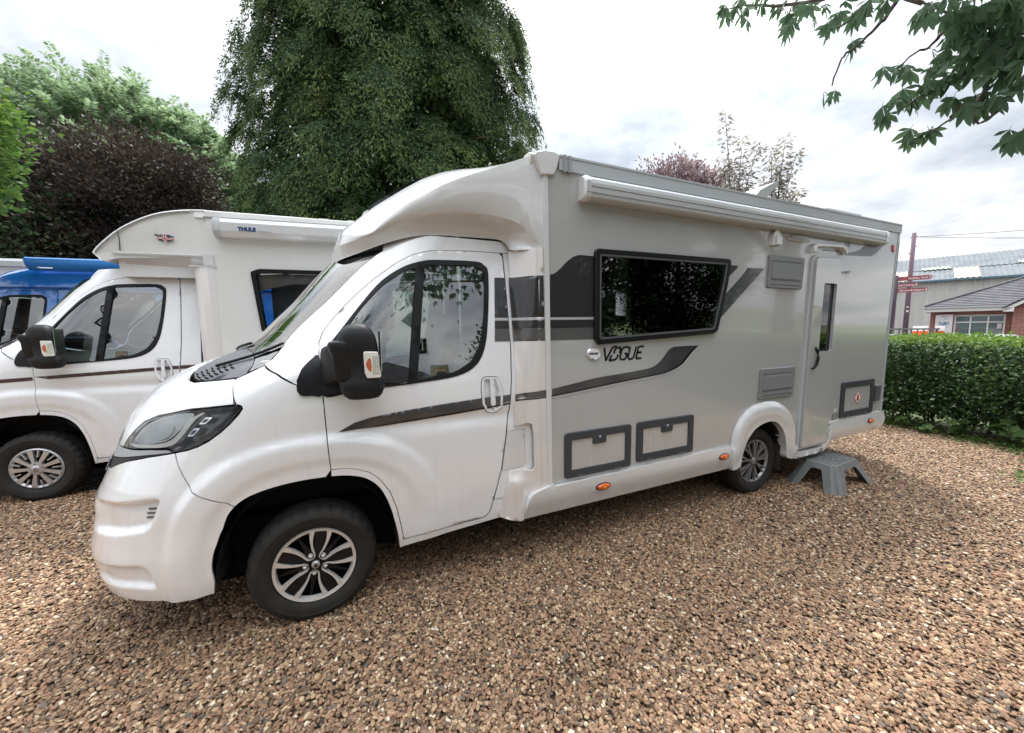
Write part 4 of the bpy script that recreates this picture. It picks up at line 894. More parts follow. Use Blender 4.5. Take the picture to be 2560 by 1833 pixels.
bev_plate('warning_plate', rounded([(6.165, .712), (6.262, .716), (6.262, .655), (6.165, .648)], .004), -.004, 0, M_GREY, mh, .001)
decal('data_label', [(6.185, .775), (6.25, .778), (6.25, .742), (6.185, .738)], 0, mat('label_silver', (.55, .56, .56), .4), mh)
for k in range(3): decal('label_print', [(6.172, .702-k*.016), (6.255-.02*(k % 2), .704-k*.016), (6.255-.02*(k % 2), .698-k*.016), (6.172, .696-k*.016)], -.004, M_TRIM, mh)

# skirts and arch
def skirt(name, poly, top, botm, m_=M_GRP, par=mh, h=.05, mirror=None):
    def g(x, z):
        x = np.asarray(x, float); z = np.asarray(z, float); ze = .49
        yy = -.020-.010*S01((.60-z)/.03)+np.where(z < ze, (ze-z)*.35, 0)+.006*np.exp(-((z-ze)/.008)**2); return x, yy, z
    return panel(name, poly, g, m_, par, h=h, flange=.05, gap=.001, ref=(0, -1, .2), mirror=mirror)
fs = rounded([(2.300, .348), (2.312, .45), (2.330, .512), (2.356, .544), (2.405, .560), (2.529, .588), (2.545, .572), (2.60, .572), (4.47, .600), (4.47, .362)], [.005, .2, .05, .04, .1, .006, .01, .01, .002, .005], 3)
skirt('front_skirt', fs, .6, .36); skirt('front_skirt', fs, .6, .36, mirror=CY)
AO = catmull([(4.462, .60), (4.476, .68), (4.510, .765), (4.570, .840), (4.650, .905), (4.753, .950), (4.870, .972), (4.987, .976), (5.10, .962), (5.209, .922), (5.310, .860), (5.385, .790), (5.435, .71), (5.462, .61), (5.462, .50)], 3)
AI = catmull([(5.300, .382), (5.292, .46), (5.272, .56), (5.235, .64), (5.175, .71), (5.099, .758), (5.01, .776), (4.916, .770), (4.845, .752), (4.772, .722), (4.715, .675), (4.665, .620), (4.63, .55), (4.605, .475), (4.588, .382)], 3)
archP = AO+[(5.466, .40), (5.40, .33), (5.318, .352)]+AI+[(4.530, .362), (4.474, .362)]
AOn = np.array(AO)
def arch_g(x, z):
    x = np.asarray(x, float); z = np.asarray(z, float); Q = np.stack([np.ravel(x), np.ravel(z)], 1); d = np.full(len(Q), 9.)
    for i in range(len(AOn)-1):
        a, b_ = AOn[i], AOn[i+1]; ab = b_-a; t = np.clip(((Q-a)@ab)/(ab@ab), 0, 1); d = np.minimum(d, np.hypot(*(Q-(a+t[:, None]*ab)).T))
    d = d.reshape(np.shape(x)); return x, -.012-.034*S01(d/.05)+.010*S01((d-.12)/.06), z
panel('rear_wheel_arch', archP, arch_g, M_GRP, mh, h=.025, flange=.10, gap=.0, ref=(0, -1, .2)); panel('rear_wheel_arch', archP, arch_g, M_GRP, mh, h=.05, flange=.10, gap=.0, ref=(0, -1, .2), mirror=CY)
ln_ = MB(); pts = [(4.94+.37*math.cos(t), .40+.385*math.sin(t)) for t in np.linspace(0, math.pi, 20)]; n = len(pts); ln_.add([(x, yy, z) for yy in (.02, .40) for x, z in pts]+[(x, .40, z) for x, z in pts], [(i, i+1, n+i+1, n+i) for i in range(n-1)]+[tuple(range(2*n, 3*n))], False); ln_.build('rear_arch_liner', M_LINER, mh)
md = MB(); md.box(5.30, 5.315, .03, .28, .20, .62); md.build('mud_flap', mat('mud_flap_rubber', (.03, .024, .02), .85), mh)
rs = rounded([(6.090, .44), (6.096, .60), (6.118, .637), (7.206, .650), (7.285, .625), (7.292, .55), (7.27, .475), (7.158, .436), (6.144, .416)], [.01, .02, .02, .03, .03, .04, .05, .05, .01], 4)
skirt('rear_skirt', rs, .65, .42); skirt('rear_skirt', rs, .65, .42, mirror=CY)
ds_ = rounded([(6.088, .56), (6.104, .60), (6.112, .46), (6.06, .385), (5.985, .325), (5.468, .318), (5.40, .340), (5.335, .378), (5.462, .400), (5.485, .385), (5.975, .378), (6.02, .40), (6.06, .46)], .015, 4)
panel('door_sill_moulding', ds_, lambda x, z: (x, np.full(np.shape(x), -.030)+.0*z, z), M_GRP, mh, h=.05, flange=.09, gap=0, ref=(0, -1, .2))
for cx, cz, rx in ((2.972, .490, .063), (4.352, .515, .063), (6.948, .560, .058)):
    b = MB(); b.loft([[(cx+rx*s*math.cos(t), yy, cz+.028*s*math.sin(t)) for t in np.linspace(0, 2*math.pi, 21)[:-1]] for yy, s in ((-.020, 1.12), (-.034, 1.10), (-.036, .98))]); mk = b.build('side_marker', M_BLACK, mh)
    b = MB(); b.loft([[(cx+rx*s*math.cos(t), yy, cz+.026*s*math.sin(t)) for t in np.linspace(0, 2*math.pi, 21)[:-1]] for yy, s in ((-.030, 1), (-.042, .95), (-.050, .6), (-.051, .2))]); b.build('amber_lens', M_AMBER, mk)
    b = MB(); b.prism([(cx-.012, cz+.012), (cx+.014, cz+.010), (cx+.010, cz-.008), (cx-.010, cz-.006)], -.0522, -.049); b.build('lens_core', mat('amber_bright', (.85, .35, .06), .2) if 'amber_bright' not in bpy.data.materials else bpy.data.materials['amber_bright'], mk)
for yy, mi in ((.075, False), (2*CY-.075, True)): wheel(mh, 4.963, yy, .338, .350, .222, 'slim', 0, mi)

# habitation door
DO = rounded([(5.502, .398), (5.56, 2.440), (6.085, 2.452), (6.040, .398)], [.05, .10, .10, .14], 8); DI = shrink(DO, .030)
df = ringpanel('entrance_door', DO, DI, -.020, .002, M_TRIM, mh, .008, .2)
ringpanel('door_seal', shrink(DO, .029), shrink(DO, .036), -.011, .004, M_GREY, df, .001, .2)
v, f = tri2d(shrink(DO, .037), [shrink(dglass, -.002)], .2); P = np.stack([v[:, 0], np.full(len(v), -.012), v[:, 1]], 1); fn = np.cross(P[f[:, 1]]-P[f[:, 0]], P[f[:, 2]]-P[f[:, 0]]); f = np.where((fn[:, 1] > 0)[:, None], f[:, ::-1], f)
meshobj('door_leaf', P, [tuple(t) for t in f.tolist()]+[], M_DOORS, df).modifiers.new('solid', 'SOLIDIFY').thickness = -.03
ringpanel('door_window_seal', shrink(dglass, -.006), shrink(dglass, .008), -.015, -.006, M_BLACK, df, .001, .2)
b = MB(); b.prism(shrink(dglass, .006), -.012, -.008); b.build('door_window', M_TINT, df)
b = MB(); b.prism(rounded([(5.612, 1.512), (5.682, 1.510), (5.678, 1.415), (5.665, 1.395), (5.620, 1.40)], .012), -.040, -.012, .008); hh = b.build('door_handle', M_BLACK, df)
b = MB(); b.tube([(5.665, -.04, 1.49), (5.69, -.055, 1.45), (5.692, -.062, 1.38), (5.675, -.06, 1.31), (5.640, -.055, 1.275), (5.612, -.05, 1.272)], [.014, .015, .014, .013, .011, .009], 8); b.build('grip', M_BLACK, hh)
b = MB(); b.lathe([(0, -.043), (.008, -.043), (.010, -.040)], 12, (5.635, 0, 1.425)); b.build('lock', M_TRIM, hh)
for x0, x1 in ((5.905, 5.975), (6.03, 6.068)):
    b = MB(); b.box(x0, x1, -.035, -.012, 2.285, 2.305); b.build('door_catch', M_TRIM, df)
b = MB(); b.box(6.195, 6.215, -.04, 0, 2.275, 2.30); b.box(6.215, 6.28, -.03, 0, 2.283, 2.305); b.build('door_retainer', M_TRIM, mh)
# rain guard above the door
gp = catmull([(5.527, 2.452), (5.527, 2.490), (5.55, 2.528), (5.60, 2.545), (5.80, 2.556), (6.03, 2.562), (6.09, 2.548), (6.13, 2.51), (6.145, 2.470)], 4); gi = catmull([(6.115, 2.470), (6.10, 2.50), (6.06, 2.522), (6.02, 2.528), (5.80, 2.520), (5.62, 2.512), (5.585, 2.50), (5.57, 2.475), (5.57, 2.452)], 4)
b = MB(); b.prism(gp+gi, -.045, 0, .008); b.build('rain_guard', M_GRP, mh)
decal('rain_guard_strip', [(5.74, 2.502), (6.05, 2.512), (6.08, 2.495), (5.76, 2.487)], 0, M_DECAL2, mh)
# flue cowl and awning lamp
b = MB(); b.loft([[(4.885+dx, yy, z) for dx, z in ((.0, 2.475), (.012, 2.575), (.045, 2.612), (.085, 2.612), (.125, 2.565), (.130, 2.475))] for yy in (0, -.03)], smooth=False); fc = b.build('flue_cowl', M_GRP, mh)
b = MB(); b.box(4.925, 5.005, -.045, -.03, 2.482, 2.555); b.build('cowl_hood', M_GRP, fc)
lp = catmull([(5.129, 2.556), (5.18, 2.578), (5.243, 2.594), (5.33, 2.600), (5.404, 2.598), (5.46, 2.582), (5.508, 2.556), (5.42, 2.543), (5.345, 2.540), (5.22, 2.545)], 4, True)
b = MB(); b.prism(lp, -.022, 0, .008); al = b.build('awning_lamp', M_GRP, mh)
b = MB(); b.prism([(5.318+(x-5.318)*.86, 2.566+(z-2.566)*.66) for x, z in lp], -.027, -.020, .003); b.build('lamp_cover', mat('lamp_cover_grey', (.32, .33, .34), .25, coat=.4), al)
# roof things: tilted rooflight and long locker
b = MB(); b.loft([[(x, y_, z) for x, z in ((5.40, 2.93), (5.46, 2.90), (6.20, 2.90), (6.14, 2.94))] for y_ in (.55, 1.25)], smooth=False); rb = b.build('rooflight', M_GRP, mh)
b = MB(); b.loft([[(x, y_, z) for x, z in ((5.40, 2.92), (5.44, 3.12), (5.60, 3.26), (5.86, 3.385), (5.90, 3.40), (5.93, 3.36), (5.84, 3.30), (5.72, 3.19), (5.66, 3.10), (5.66, 2.92))] for y_ in (.58, 1.22)], smooth=False); b.build('open_lid', mat('smoked_dome', (.24, .265, .26), .4), rb)
for y_ in (.62, 1.18):
    b = MB(); b.beam((5.70, y_, 3.26), (5.95, y_, 2.94), .012, .012); b.build('lid_stay', M_GREY, rb)
b = MB(); b.loft([[(x, y_, z) for x, z in ((6.30, 2.90), (6.38, 3.075), (6.50, 3.10), (7.22, 3.10), (7.26, 3.075), (7.27, 2.90))] for y_ in (.35, 1.0)], smooth=False); b.build('roof_unit', mat('roof_unit_grey', (.42, .46, .49), .4), mh)
# plate and tail lamps at the rear, exhaust
for y_ in (.16, 1.98):
    b = MB(); b.loft(rounded_box_rings([(1.0, 7.29, 7.335, y_-.07, y_+.07), (1.35, 7.295, 7.34, y_-.06, y_+.06)], 12)); b.build('tail_lamp', M_RED, mh)
b = MB(); b.loft([[(7.24, y_, z) for y_, z in ((.02, .44), (.02, .64), (2.12, .64), (2.12, .44))], [(7.37, y_, z) for y_, z in ((.12, .46), (.12, .62), (2.02, .62), (2.02, .46))]]); b.build('rear_bumper', M_GRP, mh)
# ------------------------------------------------------------------ the older white motorhome alongside
RZ2 = -0.11514
wm = empty('motorhome', (-2.764, 3.126, 0), RZ2, 1.03, label='older plain white motorhome with flag sticker and maroon stripe, parked behind the silver one', cat='motorhome')
M_MAROON = mat('maroon_stripe', (.05, .018, .022), .35, coat=.4)
M_SEATG = noise_col(mat('seat_cover_pale', (.5, .55, .48), .85), [(.3, (.42, .47, .40)), (.7, (.6, .64, .55))], 6, 4)
def stripe_second(door, root, mr):
    side = lambda nm, P, m_, par: panel(nm, P, FX(off=.0035), m_, par, h=.018, mirror=mr, gap=0, flange=.001)
    side('pinstripe', densify([(1.060, 1.262), (2.219, 1.325)], .1, False).tolist()+[(2.219, 1.325)]+[(2.219, 1.290)]+densify([(2.215, 1.290), (1.062, 1.228)], .1, False).tolist(), M_MAROON, door)
    side('pinstripe', [(.56, 1.238), (.80, 1.249), (1.045, 1.261), (1.047, 1.227), (.80, 1.214), (.56, 1.203)], M_MAROON, root)
    side('pinstripe', [(2.226, 1.325), (2.41, 1.330), (2.41, 1.296), (2.226, 1.290)], M_MAROON, root)
build_cab(wm, M_WHITE, 'cap', seat_m=M_SEATG, stripe=stripe_second)
XB = 7.3
sideP = rounded([(2.60, .5), (2.60, 2.93), (XB, 2.88), (XB, .5)], .01, 2)
W2 = rounded([(2.965, 2.318), (3.05, 2.352), (4.42, 2.352), (4.42, 1.677), (3.03, 1.670)], [.03, .03, .06, .06, .03]); W2I = shrink(W2, .045)
panel('side_wall', sideP, flat(0.), M_CREAM, wm, holes=[W2I], h=.3, flange=.04, gap=0, ref=(0, -1, 0))
panel('side_wall', sideP, flat(2.14), M_CREAM, wm, holes=[rounded([(4.7, 2.2), (6.2, 2.2), (6.2, 1.6), (4.7, 1.6)], .05)], h=.4, flange=.04, gap=0, ref=(0, 1, 0))
w2 = ringpanel('side_window', W2, W2I, -.026, .012, M_BLACK, wm, .008)
b = MB(); b.prism(shrink(W2, .044), -.014, -.008); b.build('pane', M_TINT, w2)
b = MB(); b.prism([(3.06, 2.300), (3.28, 2.315), (3.27, 2.300), (3.06, 2.286)], -.0165, -.0142); b.prism([(3.32, 2.312), (4.3, 2.318), (4.3, 2.306), (3.34, 2.300)], -.0165, -.0142); b.build('pane_trim', M_TRIM, w2)
b = MB(); b.loft([[(3.0, y_, 2.30), (3.0, y_, 2.12), (3.35, y_, 2.20), (4.4, y_, 2.22), (4.4, y_, 2.30)] for y_ in (.05, .07)], smooth=False); b.build('roman_blind', mat('blind_cloth', (.6, .56, .48), .9), wm)
b = MB(); b.box(2.62, 7.2, .05, 2.1, .5, .56); b.box(4.5, 4.55, .05, 2.1, .5, 2.8); b.build('cabin_floor', M_WOOD, wm)
b = MB(); b.loft([[(2.5, y_, z) for y_, z in ((.0, 2.86), (.01, 2.92), (.05, 2.948), (1.07, 2.965), (2.09, 2.948), (2.13, 2.92), (2.14, 2.86))], [(XB, y_, z) for y_, z in ((.0, 2.82), (.01, 2.88), (.05, 2.905), (1.07, 2.93), (2.09, 2.905), (2.13, 2.88), (2.14, 2.82))]]); b.build('roof', M_GRP, wm, auto=30)
b = MB(); b.box(2.58, XB, -.012, .02, 2.862, 2.872); b.build('roof_rail', M_SATIN, wm)
b = MB(); b.loft([[(XB, y_, z) for y_, z in ((.0, .5), (.0, 2.9), (2.14, 2.9), (2.14, .5))], [(XB+.06, y_, z) for y_, z in ((.1, .5), (.1, 2.85), (2.04, 2.85), (2.04, .5))]]); b.build('rear_panel', M_CREAM, wm)
# luton nose: arched hood over the cab, with a bead round its edge
LUT = catmull([(1.632, 2.462), (1.652, 2.500), (1.730, 2.588), (1.838, 2.690), (1.955, 2.772), (2.090, 2.845), (2.215, 2.893), (2.344, 2.922), (2.470, 2.940), (2.60, 2.946)], 3)
LB = [(2.60, 2.40), (2.53, 2.440), (2.45, 2.450), (1.85, 2.420), (1.700, 2.392)]
R_ = []; cxl = lambda q, s: (2.30+(q[0]-2.30)*s, 2.50+(q[1]-2.50)*s)
for y_, s in ((.015, .93), (.004, .955), (.0, .965), (.004, .985), (.022, .998), (.06, 1.0), (.35, 1.02), (1.07, 1.04), (1.79, 1.02), (2.08, 1.0), (2.118, .998), (2.136, .985), (2.14, .965), (2.125, .93)):
    ring = []
    for i, q in enumerate(LUT+LB):
        s_ = s if (i < len(LUT)-2) else 1.0; a, b_ = cxl(q, s_)
        if q[0] > 2.55: a, b_ = q[0], (q[1]-.03*(1-min(1, (s-.93)/.07)) if i < len(LUT) else q[1])
        if i >= len(LUT): a, b_ = q
        ring.append((a, y_, b_))
    R_.append(ring)
b = MB(); b.loft(R_); b.build('luton', M_CREAM, wm, auto=40)
bead = MB(); bead.tube([(x, -.002, z) for x, z in [cxl(q, .945) for q in LUT[:-3]]], .007, 6); bead.build('luton_bead', M_SATIN, wm)
b = MB(); b.loft([[(1.66, .06, 2.44), (1.70, .06, 2.40), (1.86, .03, 2.47), (1.85, .03, 2.50)]]*2) if False else None
# soffit and gutter moulding under the luton
b = MB(); b.loft([[(x, y_, z) for y_, z in ((.16+dy, 2.25), (.07+dy, 2.36), (.0, 2.460), (-.004, 2.463), (-.006, 2.474), (-.001, 2.478), (.08, 2.488), (.08, 2.25))] for x, dy in ((1.80, .12), (1.86, .02), (2.50, 0.), (2.56, .0))]); b.build('gutter', M_GRP, wm, auto=40)
b = MB(); b.loft([[(1.66, .30, 2.44), (1.72, .26, 2.34), (2.5, .16, 2.25), (2.55, .02, 2.45)], [(1.64, 1.07, 2.44), (1.66, 1.07, 2.30), (2.5, 1.07, 2.30), (2.55, 1.07, 2.45)], [(1.66, 1.84, 2.44), (1.72, 1.88, 2.34), (2.5, 1.98, 2.25), (2.55, 2.12, 2.45)]]); b.build('luton_soffit', M_GRP, wm)
sl_ = MB(); sl_.tube([(1.862, -.001, 2.49), (1.866, -.001, 2.60), (1.858, -.001, 2.69)], .005, 6); sl_.build('luton_seam', M_GREY, wm)
# pillar fairing between cab and coach
R_ = []
for z, a in ((.40, 2.30), (.6, 2.33), (1.0, 2.38), (1.38, 2.44), (2.0, 2.44), (2.33, 2.435), (2.36, 2.43)): R_.append([(a, .055, z), (a+.03, .02, z), (a+.08, -.006, z), (a+.16, -.010, z), (2.64, -.004, z), (2.64, .06, z), (a, .09, z)])
b = MB(); b.loft(R_); b.build('side_fairing', M_FAIR, wm, auto=35)
b = MB(); b.box(2.42, 2.66, -.013, .06, 2.356, 2.368); b.box(2.55, 2.64, -.015, .05, 2.37, 2.49); b.build('fairing_joint', M_GRP, wm)
b = MB(); b.box(2.36, XB, -.02, .05, .34, .62); b.box(2.36, XB, 2.09, 2.16, .34, .62); b.box(2.4, XB, .1, 2.0, .32, .5); b.build('side_skirt', M_GRP, wm)
# awning with maker's lettering
prof2 = [(.0, 2.845), (-.07, 2.848), (-.105, 2.838), (-.12, 2.80), (-.115, 2.715), (-.112, 2.712), (-.112, 2.706), (-.108, 2.70), (-.09, 2.665), (-.05, 2.652), (0, 2.655)]
b = MB(); b.loft([[(x, yy, z) for yy, z in prof2] for x in (2.76, 6.4)], cap=False, smooth=False); aw2 = b.build('awning', M_GRP, wm)
for xa, xb in ((2.685, 2.76), (6.4, 6.46)):
    b = MB(); b.loft([[(x, yy*s, 2.75+(z-2.75)*s) for yy, z in prof2] for x, s in ((xa, .9), (xa+.015, 1.03), (xb-.004, 1.03), (xb, 1.02))]); b.build('awning_end_cap', M_TRIM, aw2, auto=35)
M_NAVY = mat('navy_print', (.02, .05, .16), .4)
textobj('maker_lettering', 'THULE', .052, M_NAVY, aw2, (2.918, -.1195, 2.722), offset=.0035, sx=1.0)
textobj('model_lettering', 'Omnistor', .030, mat('faint_print', (.35, .38, .42), .4), aw2, (3.10, -.1193, 2.716))
# flag splash sticker
fx, fz = 2.236, 2.634
stk = MB()
rd = mat('flag_red', (.55, .02, .02), .4); nv = mat('flag_navy', (.03, .03, .07), .4); wt = mat('flag_white', (.8, .8, .8), .4)
for k, (a, r1) in enumerate([(158, .098), (138, .060), (115, .038), (98, .050), (68, .045), (48, .052), (32, .062), (14, .085), (-12, .082), (-32, .075), (-52, .055), (-78, .058), (-104, .052), (-128, .05), (-150, .062), (-168, .075)]):
    t = math.radians(a); d = (math.cos(t), math.sin(t)*.86); n_ = (-math.sin(t), math.cos(t)); w = .007 if k % 2 else .010
    stk.prism([(fx+d[0]*.022-n_[0]*.002, fz+d[1]*.022-n_[1]*.002), (fx+d[0]*r1*.8-n_[0]*w, fz+d[1]*r1*.8-n_[1]*w), (fx+d[0]*r1, fz+d[1]*r1), (fx+d[0]*r1*.75+n_[0]*w, fz+d[1]*r1*.75+n_[1]*w), (fx+d[0]*.022+n_[0]*.002, fz+d[1]*.022+n_[1]*.002)], -.0016, .0)
fs_ = stk.build('flag_sticker', nv, wm)
cr_ = MB(); cr_.prism([(fx-.078, fz+.004), (fx+.085, fz-.004), (fx+.085, fz-.018), (fx-.072, fz-.010)], -.0026, -.0015); cr_.prism([(fx-.010, fz+.046), (fx+.012, fz+.044), (fx+.010, fz-.05), (fx-.008, fz-.046)], -.0026, -.0015); cr_.build('flag_cross', wt, fs_)
cr_ = MB(); cr_.prism([(fx-.070, fz+.0005), (fx+.080, fz-.0065), (fx+.080, fz-.0145), (fx-.066, fz-.0065)], -.0034, -.0025); cr_.prism([(fx-.005, fz+.040), (fx+.007, fz+.038), (fx+.006, fz-.045), (fx-.004, fz-.040)], -.0034, -.0025); cr_.build('flag_cross', rd, fs_)
for xa, xb in ((3.47, 3.69), (3.84, 4.0)):
    b = MB(); b.loft(rounded_box_rings([(2.94, xa-.03, xb+.03, .80, 1.3), (3.0, xa-.02, xb+.02, .82, 1.28), (3.14, xa, xb, .86, 1.24), (3.165, xa+.03, xb-.03, .9, 1.2)], 16)); b.build('roof_vent', M_GRP, wm, auto=40)
wheel(wm, 5.6, .09, .338, .350, .205, 'cap', 0, False)

# ------------------------------------------------------------------ the blue high-roof van behind it
def loc2(x, y, z=0): c, s = math.cos(RZ2), math.sin(RZ2); return (-2.764+c*x*1.0-s*y, 3.126+s*x+c*y, z)
vx, vy, _z = loc2(-3.05, 2.98)
bv = empty('van', (vx, vy, 0), RZ2, 1.075, label='bright blue high-roof camper van with blue awning, behind the older white motorhome', cat='camper van')
build_cab(bv, M_BLUE, 'cap')
R_ = []
st = [(1.13, 2.26, .32), (1.25, 2.36, .28), (1.45, 2.47, .22), (1.70, 2.555, .16), (2.0, 2.600, .13), (2.4, 2.615, .12), (5.6, 2.60, .12)]
for x, zt, y_ in st:
    zb_ = min(2.30, zt-.04); R_.append([(x, y_, zb_), (x, y_+.02, zb_+(zt-zb_)*.6), (x, y_+.10, zt-.02), (x, .5, zt+.01), (x, 1.07, zt+.02), (x, 1.64, zt+.01), (x, 2.04-y_, zt-.02), (x, 2.12-y_, zb_+(zt-zb_)*.6), (x, 2.14-y_, zb_)])
b = MB(); b.loft(R_); b.build('high_roof', M_BLUE, bv, auto=40)
hz = lambda x, z: (x, yside(z), z)
vp = [(2.253, .45), (2.253, 2.44), (3.60, 2.44), (3.60, .45)]; vw = rounded([(2.62, 2.16), (3.45, 2.16), (3.45, 1.62), (2.62, 1.62)], .07)
panel('sliding_door', vp, hz, M_BLUE, bv, holes=[vw], h=.12, mirror=None); panel('sliding_door', vp, hz, M_BLUE, bv, holes=[vw], h=.12, mirror=CY)
for mr in (None, CY):
    panel('body_side', [(3.605, .45), (3.605, 2.44), (5.6, 2.44), (5.6, .45)], hz, M_BLUE, bv, h=.15, mirror=mr)
    wp = panel('window_glass', vw, lambda x, z: (x, yside(z)+.004, z), M_GLASS, bv, h=.15, mirror=mr, gap=-.002)
    panel('window_frame', vw, lambda x, z: (x, yside(z)-.003, z), M_BLACK, bv, holes=[shrink(vw, .03)], h=.1, mirror=mr, flange=.006, gap=-.004)
b = MB(); b.loft([[(5.6, y_, z) for y_, z in ((.06, .4), (.06, 1.3), (.2, 2.58), (1.94, 2.58), (2.08, 1.3), (2.08, .4))], [(5.66, y_, z) for y_, z in ((.12, .4), (.12, 1.3), (.25, 2.5), (1.89, 2.5), (2.02, 1.3), (2.02, .4))]]); b.build('rear_door', M_BLUE, bv)
prof3 = [(.16, 2.70), (.06, 2.715), (.0, 2.71), (-.03, 2.69), (-.035, 2.645), (-.03, 2.61), (.0, 2.56), (.04, 2.535), (.14, 2.53)]
b = MB(); b.loft([[(x, yy, z) for yy, z in prof3] for x in (2.07, 5.0)]); aw3 = b.build('awning', M_BLUEAWN, bv, auto=40)
b = MB(); b.loft([[(x, yy*s+(1-s)*.06, 2.62+(z-2.62)*s) for yy, z in prof3] for x, s in ((2.05, .92), (2.062, 1.04), (2.085, 1.03))]); b.build('awning_end_cap', M_BLUEAWN, aw3, auto=40)
b = MB(); b.box(2.20, 2.36, -.020, -.004, 2.556, 2.568); b.lathe([(0, -.025), (.012, -.025), (.012, -.01)], 12, (2.20, 0, 2.562)); b.build('awning_handle', M_CHROME, aw3)

# white coach beyond the blue van: only the top of its flank shows
cx0, cy0, _z = loc2(-7.0, 5.62)
wc = empty('motorhome', (cx0, cy0, 0), RZ2, 1, label='pale white motorhome beyond the blue van, only its roof edge visible at far left', cat='motorhome')
b = MB(); b.loft([[(x, y_, z) for y_, z in ((0, .4), (0, 3.17), (.05, 3.24), (2.2, 3.24), (2.25, 3.17), (2.25, .4))] for x in (-.4, 4.38)], smooth=False); b.build('body', M_CREAM, wc)
b = MB(); b.loft([[(x, yy, z) for yy, z in ((0, 3.26), (-.10, 3.25), (-.12, 3.20), (-.10, 3.10), (0, 3.09))] for x in (-.2, 4.40)], smooth=False); b.build('awning', M_GRP, wc)
b = MB(); b.prism(rounded([(1.0, 2.3), (2.2, 2.3), (2.2, 1.7), (1.0, 1.7)], .06), -.02, 0, .005); b.build('side_window', M_GLOSSB, wc)
for x in (.9, 3.4): wheel(wc, x, .06, .34, .34, .20, 'cap')

# ------------------------------------------------------------------ grey plastic step stool
stl = empty('step_stool', (5.985, -.10, 0), math.radians(3.5), label='grey plastic step stool standing on the gravel below the entrance door', cat='step stool')
M_STOOL = noise_col(mat('stool_plastic', (.15, .155, .155), .5), [(.3, (.13, .138, .136)), (.7, (.18, .188, .185))], 5, 5)
zt = .262; A, B_ = .268, .150; ch = .045; a2, b2 = .395, .262
def stoolpt(u, v, z):  # interpolate half sizes from foot to top
    t = z/zt; return (u*(a2+(A-a2)*t), v*(b2+(B_-b2)*t), z)
top8 = [(-1+ch/A, -1), (1-ch/A, -1), (1, -1+ch/B_), (1, 1-ch/B_), (1-ch/A, 1), (-1+ch/A, 1), (-1, 1-ch/B_), (-1, -1+ch/B_)]
b = MB(); b.loft([[(A*u*s, B_*v*s, z) for u, v in top8] for z, s in ((zt-.02, 1.012), (zt-.004, 1.0), (zt, .985))], smooth=False)
tp = b.build('top', M_STOOL, stl)
sl = MB()
for j in range(9):
    for i in range(12):
        x = -.225+i*.041+(j % 2)*.012; yy = -.115+j*.0288
        if abs(x) < .24 and abs(yy) < .125 and (i*7+j*3) % 11: sl.box(x-.014, x+.014, yy-.0035, yy+.0035, zt-.0005, zt+.0035)
sl.build('tread_ridges', mat('stool_slots', (.07, .08, .08), .6), tp)
def apron(P0, P1, lw, legfrac):
    """one sloping side: flat band with a deep rounded arch cut between the two legs"""
    n = 24; top_, bot_ = [], []
    V = []; F = []
    for i in range(n+1):
        t = i/n; e = min(t, 1-t)  # 0 at the corner, .5 mid
        h = .055 if e > legfrac+.16 else (zt if e <= legfrac else None)
        if h is None:
            k = (e-legfrac)/.16; h = .055+(zt-.055)*(1-math.sin(k*math.pi/2))**.9 if k < 1 else .055
        z = zt-h; z = max(z, 0)
        def at(z_): a = np.array(stoolpt(P0[0], P0[1], z_)); c = np.array(stoolpt(P1[0], P1[1], z_)); return a+(c-a)*t
        V.append(at(zt-.003)); V.append(at((zt+z)/2)); V.append(at(z))
    for i in range(n):
        for j in (0, 1): F.append((i*3+j, i*3+j+1, i*3+3+j+1, i*3+3+j))
    return V, F
sid = [((-1+ch/A, -1), (1-ch/A, -1)), ((1, -1+ch/B_), (1, 1-ch/B_)), ((1-ch/A, 1), (-1+ch/A, 1)), ((-1, 1-ch/B_), (-1, -1+ch/B_))]
for k, (p, q) in enumerate(sid):
    V, F = apron(p, q, .05, .11 if k % 2 == 0 else .17); o = meshobj('side_apron', V, F, M_STOOL, stl, smooth=False); m_ = o.modifiers.new('solid', 'SOLIDIFY'); m_.thickness = .006; m_.offset = -1
for k in range(4):
    p = sid[k][1]; q = sid[(k+1) % 4][0]; V = []
    for z in (zt-.003, 0):
        a = np.array(stoolpt(*p, z)); c = np.array(stoolpt(*q, z)); mid = (a+c)/2; ctr = np.array((0, 0, z)); inn = mid+(ctr-mid)*.028
        for w in (a, a*.7+c*.3+(inn-mid)*.0, inn, a*.3+c*.7, c): V.append(w)
    F = [(j, j+5, j+6, j+1) for j in range(4)]; o = meshobj('leg', V, F, M_STOOL, stl); m_ = o.modifiers.new('solid', 'SOLIDIFY'); m_.thickness = .006; m_.offset = -1
